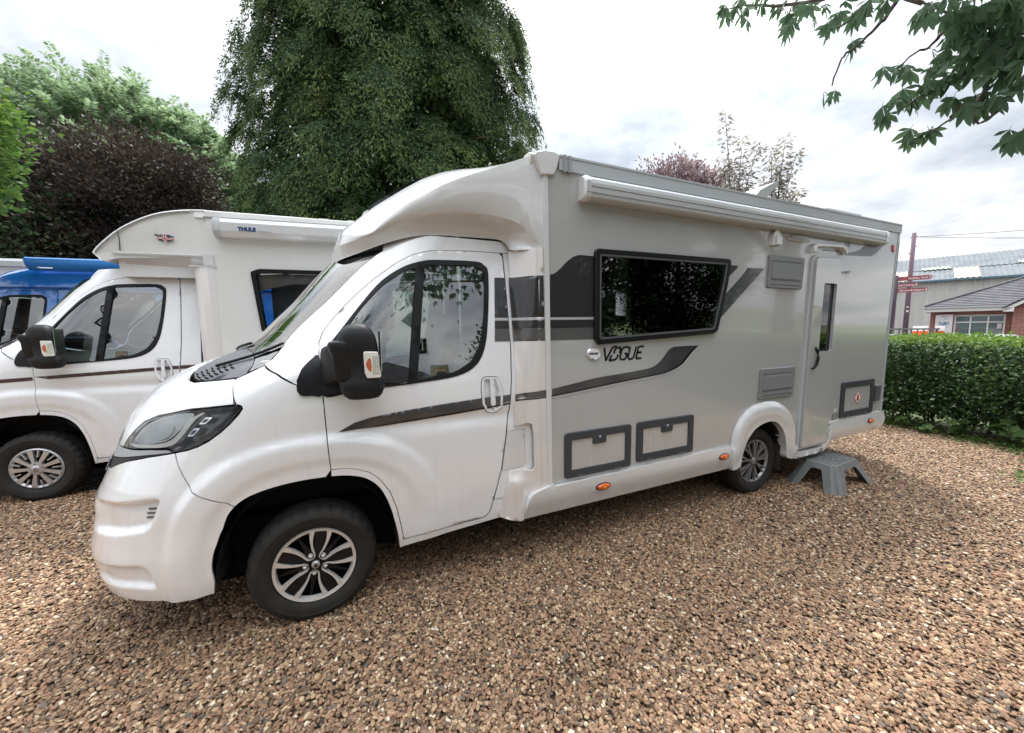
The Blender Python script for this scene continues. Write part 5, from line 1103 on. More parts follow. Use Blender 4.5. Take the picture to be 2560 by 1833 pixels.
# ------------------------------------------------------------------ ground
M_GRND = mat('gravel_bed', (.16, .11, .075), .9)
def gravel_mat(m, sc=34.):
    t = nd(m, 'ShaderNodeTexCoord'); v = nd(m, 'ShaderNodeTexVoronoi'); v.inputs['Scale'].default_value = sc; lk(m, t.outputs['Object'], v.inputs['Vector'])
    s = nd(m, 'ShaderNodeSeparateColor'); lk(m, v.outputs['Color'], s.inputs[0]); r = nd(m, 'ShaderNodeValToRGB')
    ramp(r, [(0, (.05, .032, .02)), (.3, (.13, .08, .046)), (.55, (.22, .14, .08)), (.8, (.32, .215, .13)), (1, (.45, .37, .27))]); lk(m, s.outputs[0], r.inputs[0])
    dk = nd(m, 'ShaderNodeMapRange'); dk.inputs['From Min'].default_value = .0; dk.inputs['From Max'].default_value = .5; dk.inputs['To Min'].default_value = 1.0; dk.inputs['To Max'].default_value = .25; lk(m, v.outputs['Distance'], dk.inputs['Value'])  # shade in the gaps between stones, painted into the colour
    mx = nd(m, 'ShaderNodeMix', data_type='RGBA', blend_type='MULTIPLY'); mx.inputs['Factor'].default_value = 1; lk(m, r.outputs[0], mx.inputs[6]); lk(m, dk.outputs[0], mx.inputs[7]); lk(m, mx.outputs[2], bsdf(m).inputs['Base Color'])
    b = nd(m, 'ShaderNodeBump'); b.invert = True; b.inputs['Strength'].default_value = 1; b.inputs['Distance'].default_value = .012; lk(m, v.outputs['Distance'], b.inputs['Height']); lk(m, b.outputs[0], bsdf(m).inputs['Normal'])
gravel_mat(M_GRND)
nx_, ny_ = 90, 90
gx = np.sign(np.linspace(-1, 1, nx_))*np.abs(np.linspace(-1, 1, nx_))**3*600; gy = gx.copy()
X, Yg = np.meshgrid(gx, gy, indexing='ij'); Zg = np.zeros_like(X)-.004
V = np.stack([X, Yg, Zg], -1).reshape(-1, 3); idx = np.arange(nx_*ny_).reshape(nx_, ny_)
F = np.stack([idx[:-1, :-1], idx[1:, :-1], idx[1:, 1:], idx[:-1, 1:]], -1).reshape(-1, 4)
M_FIELD = noise_col(mat('field', (.09, .11, .05), .95), [(.35, (.06, .085, .03)), (.7, (.14, .15, .08))], .2, 6)
meshobj('ground', V-np.array((0, 0, .02)), F, M_FIELD, kind='structure')
M_TARM = noise_col(mat('tarmac', (.055, .055, .058), .85), [(.3, (.045, .045, .047)), (.7, (.075, .073, .07))], 30, 6)
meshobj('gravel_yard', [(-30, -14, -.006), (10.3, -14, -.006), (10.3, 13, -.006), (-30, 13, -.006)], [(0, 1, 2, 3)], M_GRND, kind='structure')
meshobj('road', [(11.5, -40, -.01), (60, -40, -.01), (60, 40, -.01), (11.5, 40, -.01)], [(0, 1, 2, 3)], M_TARM, kind='structure')
# pebbles
M_PEB = mat('pebble_stone', (.3, .2, .13), .6, spec=.35)
at = nd(M_PEB, 'ShaderNodeAttribute'); at.attribute_type = 'INSTANCER'; at.attribute_name = 'prand'
r = nd(M_PEB, 'ShaderNodeValToRGB'); r.color_ramp.interpolation = 'CONSTANT'
ramp(r, [(0, (.115, .068, .040)), (.12, (.20, .120, .070)), (.26, (.295, .188, .110)), (.42, (.235, .145, .090)), (.52, (.145, .096, .062)), (.62, (.375, .255, .152)), (.72, (.30, .175, .108)), (.80, (.13, .104, .082)), (.85, (.45, .34, .215)), (.91, (.27, .14, .085)), (.95, (.10, .082, .066)), (.975, (.60, .52, .40))])
lk(M_PEB, at.outputs['Fac'], r.inputs[0])
tc2 = nd(M_PEB, 'ShaderNodeTexCoord'); nz = nd(M_PEB, 'ShaderNodeTexNoise'); nz.inputs['Scale'].default_value = 1.5; nz.inputs['Detail'].default_value = 4; lk(M_PEB, tc2.outputs['Object'], nz.inputs['Vector'])
mr_ = nd(M_PEB, 'ShaderNodeMapRange'); mr_.inputs['To Min'].default_value = .62; mr_.inputs['To Max'].default_value = 1.38; lk(M_PEB, nz.outputs['Fac'], mr_.inputs['Value'])
mx_ = nd(M_PEB, 'ShaderNodeMix', data_type='RGBA', blend_type='MULTIPLY'); mx_.inputs['Factor'].default_value = 1; lk(M_PEB, r.outputs[0], mx_.inputs[6]); lk(M_PEB, mr_.outputs[0], mx_.inputs[7]); lk(M_PEB, mx_.outputs[2], bsdf(M_PEB).inputs['Base Color'])
def pebble_field(name, tris, density, smin, smax, seed, zj):
    me = bpy.data.meshes.new(name); V = []; F = []
    for q in tris: F.append(tuple(range(len(V), len(V)+len(q)))); V += [(a, b_, 0) for a, b_ in q]
    me.from_pydata(V, [], F); o = bpy.data.objects.new(name, me); C.objects.link(o); tag(o, kind='stuff')
    g = bpy.data.node_groups.new(name+'_scatter', 'GeometryNodeTree'); g.interface.new_socket('Geometry', in_out='INPUT', socket_type='NodeSocketGeometry'); g.interface.new_socket('Geometry', in_out='OUTPUT', socket_type='NodeSocketGeometry')
    N = g.nodes.new; L = g.links.new; gi = N('NodeGroupInput'); go = N('NodeGroupOutput')
    d = N('GeometryNodeDistributePointsOnFaces'); d.distribute_method = 'RANDOM'; d.inputs['Density'].default_value = density; d.inputs['Seed'].default_value = seed; L(gi.outputs[0], d.inputs['Mesh'])
    ic = N('GeometryNodeMeshIcoSphere'); ic.inputs['Subdivisions'].default_value = 2; ic.inputs['Radius'].default_value = 1.
    ns = N('ShaderNodeTexNoise'); ns.inputs['Scale'].default_value = .9; sp = N('GeometryNodeSetPosition'); L(ic.outputs['Mesh'], sp.inputs['Geometry'])
    vs = N('ShaderNodeVectorMath'); vs.operation = 'SUBTRACT'; L(ns.outputs['Color'], vs.inputs[0]); vs.inputs[1].default_value = (.5, .5, .5)
    vc = N('ShaderNodeVectorMath'); vc.operation = 'SCALE'; vc.inputs['Scale'].default_value = .65; L(vs.outputs[0], vc.inputs[0]); L(vc.outputs[0], sp.inputs['Offset'])
    sm = N('GeometryNodeSetShadeSmooth'); L(sp.outputs[0], sm.inputs[0]); mt = N('GeometryNodeSetMaterial'); mt.inputs['Material'].default_value = M_PEB; L(sm.outputs[0], mt.inputs[0])
    inst = N('GeometryNodeInstanceOnPoints'); L(d.outputs['Points'], inst.inputs['Points']); L(mt.outputs[0], inst.inputs['Instance'])
    rr = N('FunctionNodeRandomValue'); rr.data_type = 'FLOAT_VECTOR'; rr.inputs[0].default_value = (-.35, -.35, 0); rr.inputs[1].default_value = (.35, .35, 6.283); rr.inputs['Seed'].default_value = seed+1; L(rr.outputs[0], inst.inputs['Rotation'])
    rs_ = N('FunctionNodeRandomValue'); rs_.data_type = 'FLOAT_VECTOR'; rs_.inputs[0].default_value = (smin, smin*.72, smin*.5); rs_.inputs[1].default_value = (smax, smax*.78, smax*.55); rs_.inputs['Seed'].default_value = seed+2; L(rs_.outputs[0], inst.inputs['Scale'])
    st_ = N('GeometryNodeStoreNamedAttribute'); st_.data_type = 'FLOAT'; st_.domain = 'INSTANCE'; st_.inputs['Name'].default_value = 'prand'; L(inst.outputs[0], st_.inputs['Geometry'])
    ra = N('FunctionNodeRandomValue'); ra.data_type = 'FLOAT'; ra.inputs['Seed'].default_value = seed+3; L(ra.outputs[1], st_.inputs['Value'])
    tr = N('GeometryNodeTranslateInstances'); L(st_.outputs[0], tr.inputs[0]); rz = N('FunctionNodeRandomValue'); rz.data_type = 'FLOAT_VECTOR'; rz.inputs[0].default_value = (0, 0, -.002); rz.inputs[1].default_value = (0, 0, zj); rz.inputs['Seed'].default_value = seed+4; L(rz.outputs[0], tr.inputs['Translation']); tr.inputs['Local Space'].default_value = False
    L(tr.outputs[0], go.inputs[0]); md_ = o.modifiers.new('scatter', 'NODES'); md_.node_group = g
    return o
near_ = [[(-1.6, -2.4), (4.3, -2.4), (4.3, 1.2), (-1.6, 1.2)]]
mid_ = [[(4.3, -2.6), (10.0, -2.6), (10.0, 2.2), (4.3, 2.2)], [(-5.2, -1.2), (-1.6, -1.2), (-1.6, 3.4), (-5.2, 3.4)], [(-1.6, 1.2), (4.3, 1.2), (4.3, 3.2), (-1.6, 3.2)]]
pebble_field('gravel', near_, 7200, .0070, .0145, 3, .011)
pebble_field('gravel', mid_, 4200, .0080, .0165, 13, .010)
pebble_field('larger_pebbles', near_+mid_[:1], 110, .016, .025, 23, .010)

# ------------------------------------------------------------------ foliage helpers
def leaf_mat(name, cols, trans=.35, rough=.5, spec=.35):
    m = bpy.data.materials.new(name); m.use_nodes = True; b = bsdf(m); b.inputs['Roughness'].default_value = rough; b.inputs['Specular IOR Level'].default_value = spec
    g = nd(m, 'ShaderNodeNewGeometry'); r = nd(m, 'ShaderNodeValToRGB'); ramp(r, cols)
    t = nd(m, 'ShaderNodeTexCoord'); n = nd(m, 'ShaderNodeTexNoise'); n.inputs['Scale'].default_value = 1.1; n.inputs['Detail'].default_value = 3; lk(m, t.outputs['Object'], n.inputs['Vector'])
    a = nd(m, 'ShaderNodeMath', operation='MULTIPLY_ADD'); lk(m, g.outputs['Random Per Island'], a.inputs[0]); a.inputs[1].default_value = .55; 
    s = nd(m, 'ShaderNodeMath', operation='MULTIPLY_ADD'); lk(m, n.outputs['Fac'], s.inputs[0]); s.inputs[1].default_value = 1.3; s.inputs[2].default_value = -.42; lk(m, s.outputs[0], a.inputs[2])
    lk(m, a.outputs[0], r.inputs[0]); lk(m, r.outputs[0], b.inputs['Base Color'])
    tl = nd(m, 'ShaderNodeBsdfTranslucent'); lk(m, r.outputs[0], tl.inputs[0]); mx = nd(m, 'ShaderNodeMixShader'); mx.inputs[0].default_value = trans
    o = m.node_tree.nodes['Material Output']; lk(m, b.outputs[0], mx.inputs[1]); lk(m, tl.outputs[0], mx.inputs[2]); lk(m, mx.outputs[0], o.inputs[0])
    return m
def unit(a): return a/np.maximum(np.linalg.norm(a, axis=-1, keepdims=True), 1e-9)
def leaves(P, D, N_, L, W, shape='kite'):
    """P base points, D growth direction, N_ face normal hint, L lengths, W widths -> verts, faces"""
    D = unit(D); S = unit(np.cross(D, N_)); U = unit(np.cross(S, D)); L = L[:, None]; W = W[:, None]
    if shape == 'kite':
        V = np.stack([P, P+D*L*.45+S*W*.5-U*L*.05, P+D*L, P+D*L*.45-S*W*.5-U*L*.05], 1); n = 4
        F = (np.arange(len(P))*4)[:, None]+np.array([[0, 1, 2, 3]])
    return V.reshape(-1, 3), F.reshape(-1, n)
M_BARK = noise_col(mat('bark', (.10, .075, .055), .9), [(.3, (.055, .04, .03)), (.7, (.15, .115, .085))], 8, 8, stretch=(1, 1, .2), bump=.6, bdist=.03)
M_TWIG = mat('twig_bark', (.075, .05, .045), .8)
def trunk(parent, h, r0, r1, lean=(0, 0), limbs=8, spread=2., zl=.4, rise=1.2):
    b = MB(); P = [(lean[0]*t*h+.08*math.sin(5*t), lean[1]*t*h+.08*math.cos(4*t), t*h) for t in np.linspace(0, 1, 8)]; b.tube(P, list(np.linspace(r0, r1, 8)), 10); b.build('trunk', M_BARK, parent)
    for k in range(limbs):
        t = zl+(.95-zl)*k/max(1, limbs-1); a = k*2.4; s = spread*(1-.4*t)*random.uniform(.7, 1.1); p0 = Vector((lean[0]*t*h, lean[1]*t*h, t*h))
        p = [p0, p0+Vector((math.cos(a)*s*.4, math.sin(a)*s*.4, rise*.3)), p0+Vector((math.cos(a+.2)*s*.75, math.sin(a+.2)*s*.75, rise*.7)), p0+Vector((math.cos(a+.1)*s, math.sin(a+.1)*s, rise))]
        q = MB(); q.tube(p, [r1*1.3, r1*.8, r1*.5, r1*.2], 6); q.build('limb', M_BARK, parent)

# conifer: tall column of drooping sprays
tr = empty('conifer', (3.12, 10.4, 0), label='huge dark green conifer with drooping sprays rising behind the motorhomes', cat='tree')
Rc, H = 4.55, 13.5
b = MB(); b.tube([(0, 0, 0), (.05, 0, 4), (0, .1, 9), (0, 0, 13)], [.42, .33, .2, .05], 12); b.build('trunk', M_BARK, tr)
def rprof(z): return Rc*np.interp(z, [.4, 1.5, 3.4, 5.0, 8.0, 11., 13.5], [.80, .93, 1.0, .99, .93, .80, .55])
M_CON = leaf_mat('conifer_leaf', [(.0, (.016, .036, .020)), (.3, (.032, .066, .031)), (.55, (.058, .102, .040)), (.78, (.095, .145, .050)), (1, (.14, .18, .06))], .28, .6, .15)
nbg = 360; baz = (np.arange(nbg)*2.39996+rng.uniform(-.12, .12, nbg)) % (2*np.pi); bz = .9+12.4*((np.arange(nbg)+.5)/nbg)**.92+rng.uniform(-.25, .25, nbg); brd = rng.uniform(.91, 1.03, nbg)
nc = 3600; bi = rng.integers(0, nbg, nc); da = rng.standard_normal(nc)*.40; dz = rng.standard_normal(nc)*.22; az = baz[bi]+da/Rc; zc = np.clip(bz[bi]+dz-.25*np.abs(da), .6, 13.4)
lump = brd[bi]-.07*(da*da+dz*dz*3.)/.22
keep = np.ones(nc, bool); rc = rprof(zc)*np.clip(lump, .45, 1.08); Pc = np.stack([rc*np.cos(az), rc*np.sin(az), zc], 1)
# dark hollow low on the camera side where bare inner twigs show
hol = (Pc[:, 1] < 0) & (np.abs(Pc[:, 0]+.2+.25*np.sin(zc*3)) < .75) & (zc > 2.3) & (zc < 4.6) & (rng.random(nc) < .8); Pc[hol] *= np.array((.62, .62, 1)); 
out = unit(np.stack([np.cos(az), np.sin(az), 0*az], 1)); VV = []; FF = []; TIP = []; base_i = 0
per = 165
size = rng.uniform(.40, 1.0, nc)
for rep in range(per):
    # each spray arches out then hangs: t along the spray
    t = rng.uniform(0, 1, nc); side_ = rng.standard_normal(nc)*.26*size*(1.1-.5*t); tang = np.stack([-out[:, 1], out[:, 0], 0*az], 1)
    P = Pc+out*((t*.55-.15)*size)[:, None]+tang*side_[:, None]+np.array((0, 0, 1))*((.25*np.sin(t*2.4)-t*t*1.1)*size)[:, None]+rng.standard_normal((nc, 3))*.025
    D = out*(.75-.3*t)[:, None]+tang*(side_*1.8+rng.standard_normal(nc)*.55)[:, None]+np.array((0, 0, -1))*(.22+t*1.05)[:, None]+rng.standard_normal((nc, 3))*.34
    v, f = leaves(P, D, out+rng.standard_normal((nc, 3))*.5, rng.uniform(.05, .11, nc)*(.8+.5*size), rng.uniform(.018, .032, nc)); tip_ = (t > .62) & (rng.random(nc) < .75); V4 = v.reshape(-1, 4, 3); TIP.append(V4[tip_].reshape(-1, 3)); v = V4[~tip_].reshape(-1, 3); VV.append(v); FF.append(np.arange(len(v)).reshape(-1, 4)+base_i); base_i += len(v)
ni = 60000; az = rng.uniform(0, 2*np.pi, ni); zc = rng.uniform(.6, 13.2, ni); rr_ = rprof(zc)*rng.uniform(.35, .80, ni); P = np.stack([rr_*np.cos(az), rr_*np.sin(az), zc], 1)
v, f = leaves(P, rng.standard_normal((ni, 3))+np.array((0, 0, -.8)), rng.standard_normal((ni, 3)), rng.uniform(.18, .34, ni), rng.uniform(.07, .14, ni)); VV.append(v); FF.append(f+base_i)
meshobj('crown', np.concatenate(VV), np.concatenate(FF), M_CON, tr); TIP = np.concatenate(TIP); meshobj('spray_tips', TIP, np.arange(len(TIP)).reshape(-1, 4), leaf_mat('conifer_tip', [(0, (.07, .115, .042)), (.4, (.115, .17, .055)), (.75, (.17, .23, .075)), (1, (.26, .29, .10))], .35, .6, .15), tr, kind='stuff')
for k in range(26):
    a = random.uniform(-math.pi*.85, -math.pi*.15); z = random.uniform(1.8, 6.5); L_ = float(rprof(z))*random.uniform(.7, .96)
    b = MB(); b.tube([(0, 0, z-.2), (math.cos(a)*L_*.5, math.sin(a)*L_*.5, z+.15), (math.cos(a+.08)*L_*.8, math.sin(a+.08)*L_*.8, z+.12), (math.cos(a+.1)*L_, math.sin(a+.1)*L_, z-.05)], [.07, .045, .028, .012], 6); b.build('limb', M_BARK, tr)

def blob_tree(name, loc, label, H, R_, z0, m, nclump, perc, ll, lw, cat='tree', trunkr=.2, squash=1., up=.3, holes_=.2, group=None, seed=1, shell=.62):
    g = np.random.default_rng(seed); t = empty(name, loc, label=label, cat=cat, group=group)
    trunk(t, z0+(H-z0)*.75, trunkr, trunkr*.3, limbs=9, spread=R_*.75, zl=max(.25, z0/H), rise=.9)
    d = unit(g.standard_normal((nclump, 3))); r = g.uniform(shell, 1, nclump)**.6; cz = (H+z0)/2; hz_ = (H-z0)/2
    lum = 1+.16*np.sin(d[:, 0]*5+seed)*np.sin(d[:, 2]*6+2*seed)+.08*g.standard_normal(nclump)
    Pc = d*r[:, None]*lum[:, None]*np.array((R_, R_*squash, hz_))+np.array((0, 0, cz)); cs = g.uniform(.28, .62, nclump)*R_/3.2
    n = nclump*perc; ci = np.repeat(np.arange(nclump), perc); off = g.standard_normal((n, 3))*np.array((1, 1, .6)); off = off*cs[ci][:, None]
    P = Pc[ci]+off; D = unit(off)+d[ci]*.6+np.array((0, 0, up))+g.standard_normal((n, 3))*.5
    v, f = leaves(P, D, g.standard_normal((n, 3))+np.array((0, 0, 1.)), g.uniform(.7, 1.2, n)*ll, g.uniform(.7, 1.2, n)*lw)
    meshobj('crown', v, f, m, t); return t
M_LOC = leaf_mat('locust_leaf', [(0, (.11, .18, .09)), (.4, (.19, .28, .15)), (.75, (.28, .38, .21)), (1, (.38, .46, .28))], .6)
M_BEE = leaf_mat('copper_leaf', [(0, (.024, .022, .020)), (.4, (.050, .038, .033)), (.75, (.090, .066, .048)), (1, (.13, .13, .075))], .25)
M_LIME = leaf_mat('lime_leaf', [(0, (.05, .11, .025)), (.4, (.10, .19, .035)), (.75, (.17, .28, .055)), (1, (.25, .36, .09))], .45)
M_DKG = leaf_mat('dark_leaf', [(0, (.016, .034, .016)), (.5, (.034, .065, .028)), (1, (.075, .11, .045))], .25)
M_PLUM = leaf_mat('plum_leaf', [(0, (.15, .11, .12)), (.5, (.23, .17, .18)), (1, (.32, .26, .25))], .55)
M_SAP = leaf_mat('sapling_leaf', [(0, (.22, .20, .19)), (.5, (.30, .28, .25)), (1, (.38, .38, .30))], .6)
def polar(az, d): a = math.radians(az); return (CAM[0]+math.sin(a)*d, CAM[1]+math.cos(a)*d, 0)
# feathery pale tree: long arching shoots with leaves along them
def shoot_tree(name, loc, label, H, R_, z0, m, nsh, perl, ll, lw, sl, cat='tree', seed=1, trunkr=.2, squash=1., rise=.5, rmin=.3, mtw=None):
    g = np.random.default_rng(seed); t = empty(name, loc, label=label, cat=cat)
    trunk(t, z0+(H-z0)*.7, trunkr, trunkr*.3, limbs=10, spread=R_*.7, zl=.35, rise=1.5)
    d = unit(g.standard_normal((nsh, 3))+np.array((0, 0, .35))); r = g.uniform(rmin, 1, nsh)**.5; P0 = d*r[:, None]*np.array((R_, R_*squash, (H-z0)/2))*.86+np.array((0, 0, (H+z0)/2))
    dr = unit(d*np.array((1, 1, .5))+g.standard_normal((nsh, 3))*.35+np.array((0, 0, rise))); Ls = g.uniform(.6, 1.3, nsh)*sl
    ci = np.repeat(np.arange(nsh), perl); n = nsh*perl; tt = np.tile(np.arange(perl)/perl, nsh)+g.uniform(0, .8/perl, n)
    c = P0[ci]+dr[ci]*(Ls[ci]*tt)[:, None]+np.array((0, 0, -1))*(.32*Ls[ci]*tt**2)[:, None]; sd_ = unit(np.cross(dr[ci], np.array((0, 0, 1.))+.3*g.standard_normal((n, 3))))*np.where(np.arange(n) % 2, 1, -1)[:, None]
    v, f = leaves(c, sd_+dr[ci]*.7+np.array((0, 0, -.25)), g.standard_normal((n, 3))*.4+np.array((0, 0, 1.)), g.uniform(.7, 1.2, n)*ll*(1.1-.5*tt), g.uniform(.7, 1.2, n)*lw)
    meshobj('crown', v, f, m, t)
    tw = MB()
    for i in range(0, nsh, max(1, nsh//140)):
        pts = [P0[i]+dr[i]*Ls[i]*q+np.array((0, 0, -.32*Ls[i]*q*q)) for q in (0, .33, .66, 1)]; tw.tube([tuple(p) for p in pts], [.014, .010, .007, .003], 4, False)
    tw.build('twigs', M_TWIG, t, kind='stuff'); return t
shoot_tree('locust_tree', polar(-20.8, 23), 'feathery pale green tree at left, tallest of those beyond the white motorhomes', 11.7, 4.7, 3.2, M_LOC, 1900, 46, .26, .085, 1.5, seed=4, trunkr=.28)
shoot_tree('locust_tree', polar(-14.2, 21), 'slimmer pale green feathery tree close to the left side of the conifer', 10.4, 2.0, 3.0, M_LOC, 520, 44, .24, .08, 1.2, seed=9, trunkr=.2)
blob_tree('copper_beech', polar(-19.6, 16.5), 'broad dark purple copper beech above the roof of the older motorhome', 7.3, 2.25, 1.2, M_BEE, 620, 170, .105, .068, seed=5, trunkr=.22)
blob_tree('copper_beech', polar(-11.6, 17.5), 'low purple leaved tree filling the gap left of the conifer', 5.3, 1.9, .8, M_BEE, 260, 130, .11, .07, seed=8, trunkr=.14)
blob_tree('maple_tree', polar(-34.8, 9.6), 'bright lime green maple branches at the far left edge', 5.45, 1.12, 3.2, M_LIME, 240, 110, .10, .075, seed=3, trunkr=.12)
blob_tree('holly_tree', polar(-28.6, 17), 'very dark evergreen behind the blue van at the left edge', 6.4, 2.4, .6, M_DKG, 380, 80, .16, .10, seed=6, trunkr=.2)
blob_tree('holly_tree', polar(-24.0, 21), 'dark evergreen beneath the copper beech behind the blue van', 4.6, 3.0, .4, M_DKG, 300, 80, .18, .12, seed=16, trunkr=.2)
blob_tree('plum_tree', polar(46.8, 17.5), 'hazy purple plum crown seen over the motorhome roof', 8.55, 1.55, 4.2, M_PLUM, 190, 75, .15, .08, seed=11, trunkr=.12, shell=.5)
blob_tree('plum_tree', polar(51.2, 16.5), 'lower purple plum crown beside the roof rooflight', 7.3, 1.1, 4.0, M_PLUM, 80, 62, .15, .075, seed=12, trunkr=.1, shell=.5)
# upright whips with leaves up their length
def whips(name, loc, label, rods, m, seed):
    g = random.Random(seed); t = empty(name, loc, label=label, cat='sapling'); bt_ = MB(); bt_.tube([(0, 0, 0), (0, 0, 2.5), (.1, 0, 4)], [.09, .07, .05], 8); bt_.build('trunk', M_BARK, t); P = []; D = []
    for (x, zt_, lean) in rods:
        pts = [(x*.15, 0, 3.6), (x*.6, .1, 4.6), (x*.9, .1, (4.6+zt_)/2), (x+lean, .1, zt_)]; c = catmull(pts, 8); q = MB(); q.tube(c, list(np.linspace(.03, .005, len(c))), 5, False); q.build('branch', M_TWIG, t)
        for i, p in enumerate(c[6:]):
            for k in range(15): a = g.uniform(0, 6.28); rr = g.uniform(.02, .26)*(1.15-.7*i/len(c)); P.append((p[0]+rr*math.cos(a), p[1]+rr*math.sin(a), p[2]+g.uniform(-.12, .14))); D.append((math.cos(a), math.sin(a), g.uniform(-.9, .1)))
    P = np.array(P); D = np.array(D); g2 = np.random.default_rng(seed); n = len(P)
    v, f = leaves(P, D, g2.standard_normal((n, 3))*.5+np.array((0, 0, 1.)), g2.uniform(.12, .19, n), g2.uniform(.055, .085, n)); meshobj('leaves', v, f, m, t, kind='stuff')
whips('cherry_sapling', polar(54.8, 14.5), 'slender sapling with upright leafy whips above the motorhome roof', [(-.55, 8.15, -.25), (-.05, 7.6, .1), (.35, 7.65, .55), (-.25, 6.9, 0), (.1, 6.6, .1), (-.6, 6.8, -.2)], M_SAP, 5)
whips('cherry_sapling', polar(58.9, 14.5), 'right hand sapling of leafy whips above the motorhome roof', [(-.35, 6.9, -.1), (.05, 7.35, .15), (.45, 7.05, .35), (.5, 5.9, .5), (0, 6.4, 0), (-.5, 6.0, -.2)], M_SAP, 6)

# ------------------------------------------------------------------ overhanging chestnut: limbs, twigs and hanging hand-shaped leaves
CL = [(4.64, 0.37, 4.69), (4.97, 0.5, 4.9), (4.86, 0.3, 4.66), (4.76, 0.19, 4.6), (4.85, 0.16, 4.64), (5.11, 0.16, 4.68), (5.18, 0.13, 4.62), (4.83, -0.11, 4.25), (5.09, -0.02, 4.5), (4.87, -0.24, 4.29), (5.19, -0.15, 4.44), (5.03, -0.27, 4.2), (5.29, -0.2, 4.37), (5.35, -0.24, 4.47), (5.14, -0.39, 4.22), (5.38, -0.34, 4.37), (5.08, -0.54, 4.2), (4.98, -0.66, 4.08), (5.19, -0.38, 4.04), (4.92, -0.4, 3.6), (5.06, -0.7, 3.6), (5.16, -0.72, 3.65), (5.26, -0.74, 3.41), (5.05, -0.78, 3.39), (4.99, -0.77, 3.26), (5.39, -0.75, 3.47), (5.13, -0.9, 3.39), (5.44, -0.84, 3.6), (5.4, -0.81, 3.66), (5.17, -0.99, 3.41), (5.21, -1.02, 3.25), (5.23, -1.02, 3.49), (5.29, -1.04, 3.58), (5.26, -0.95, 3.72), (5.25, -0.95, 3.62), (5.28, -1.08, 3.63), (5.43, -1.1, 3.68), (5.22, -1.21, 3.51), (5.18, -1.27, 3.41), (5.32, -1.16, 3.46), (5.09, -1.29, 3.28), (5.11, -1.32, 3.39), (5.43, -0.69, 4.11), (5.22, -0.83, 3.94), (5.23, -0.86, 4.0), (4.98, -1.03, 3.76), (5.17, -1.05, 3.84), (5.25, -1.12, 3.78), (4.98, -1.27, 3.63), (5.27, -1.07, 3.75), (5.28, -1.16, 3.68), (4.99, -1.31, 3.52), (5.27, -1.27, 3.57), (5.21, -0.83, 3.12), (5.31, -0.84, 3.16), (5.15, -1.33, 2.88), (5.32, -1.32, 2.86), (5.34, -1.14, 3.24), (5.0, -1.19, 3.13), (5.01, -1.28, 3.11), (5.31, -1.05, 3.27), (5.44, -0.99, 3.84), (5.1, -1.15, 3.61), (5.18, -1.2, 3.84), (5.26, -0.96, 3.66), (5.13, -1.09, 3.83), (5.13, -1.36, 3.54), (5.11, -1.31, 3.56), (5.14, -1.22, 3.77), (5.26, -1.21, 3.49), (5.12, -1.21, 3.52), (5.14, -1.23, 3.81), (5.34, -1.23, 3.63), (4.98, -1.14, 3.84), (5.23, -1.29, 3.61), (5.32, -1.23, 3.49), (5.12, -1.28, 3.39), (5.08, -1.17, 3.5), (5.36, -1.11, 3.55), (5.07, -1.32, 3.7), (5.06, -1.06, 3.84), (5.16, -1.34, 3.57), (5.3, -1.18, 3.79), (5.02, -1.22, 3.64), (5.13, -1.13, 3.64), (5.13, -1.23, 3.43), (5.37, -1.2, 3.5), (5.18, -1.32, 3.35), (5.38, -1.17, 3.88), (5.04, -1.35, 3.31), (5.12, -1.34, 3.51), (5.28, -1.21, 3.79), (5.39, -1.24, 3.64), (5.19, -1.07, 3.94), (5.07, -1.34, 3.31)]
BR = [[(5.67, -1.35, 3.79), (5.54, -1.21, 3.82), (5.45, -1.08, 3.85), (5.36, -0.95, 3.94), (5.3, -0.77, 4.13), (5.25, -0.64, 4.26)], [(5.34, -0.61, 4.29), (5.22, -0.58, 4.13), (5.2, -0.54, 4.09), (5.13, -0.49, 4.0), (5.04, -0.43, 3.92), (5.02, -0.4, 3.87), (5.01, -0.36, 3.71)], [(5.36, -0.95, 3.95), (5.3, -0.92, 3.88), (5.24, -0.91, 3.81), (5.23, -0.89, 3.78), (5.22, -0.86, 3.75), (5.15, -0.81, 3.72), (5.08, -0.76, 3.65)], [(5.56, -1.31, 3.67), (5.44, -1.25, 3.6), (5.31, -1.12, 3.58), (5.24, -1.05, 3.47), (5.18, -1.04, 3.42), (5.15, -0.95, 3.39), (5.11, -0.85, 3.37), (5.08, -0.77, 3.3)], [(5.46, -1.3, 3.41), (5.34, -1.26, 3.29), (5.34, -1.23, 3.23), (5.33, -1.21, 3.18), (5.32, -1.18, 3.14), (5.31, -1.12, 3.12), (5.29, -1.07, 3.22)], [(5.32, -1.17, 3.47), (5.31, -1.14, 3.35), (5.26, -1.12, 3.25), (5.19, -1.07, 3.22), (5.17, -1.03, 3.18), (5.17, -1.02, 3.15), (5.14, -0.93, 3.1)], [(5.3, -0.77, 4.13), (5.27, -0.45, 4.46), (5.13, -0.17, 4.54), (5.06, -0.14, 4.45), (5.02, 0.02, 4.56)], [(5.13, -0.17, 4.54), (5.04, 0.18, 4.72), (4.99, 0.44, 4.9), (4.89, 0.56, 4.91)], [(5.47, -1.37, 3.13), (5.36, -1.33, 3.02), (5.26, -1.32, 2.91)], [(5.25, -0.64, 4.26), (5.18, -0.49, 4.31), (5.13, -0.38, 4.22), (5.07, -0.26, 4.22)]]
TX = (10.6, -3.3)
ct = empty('chestnut_tree', (TX[0], TX[1], 0), label='tree with drooping hand-shaped leaves overhanging the top right of the picture', cat='tree')
lo = lambda p: (p[0]-TX[0], p[1]-TX[1], p[2])
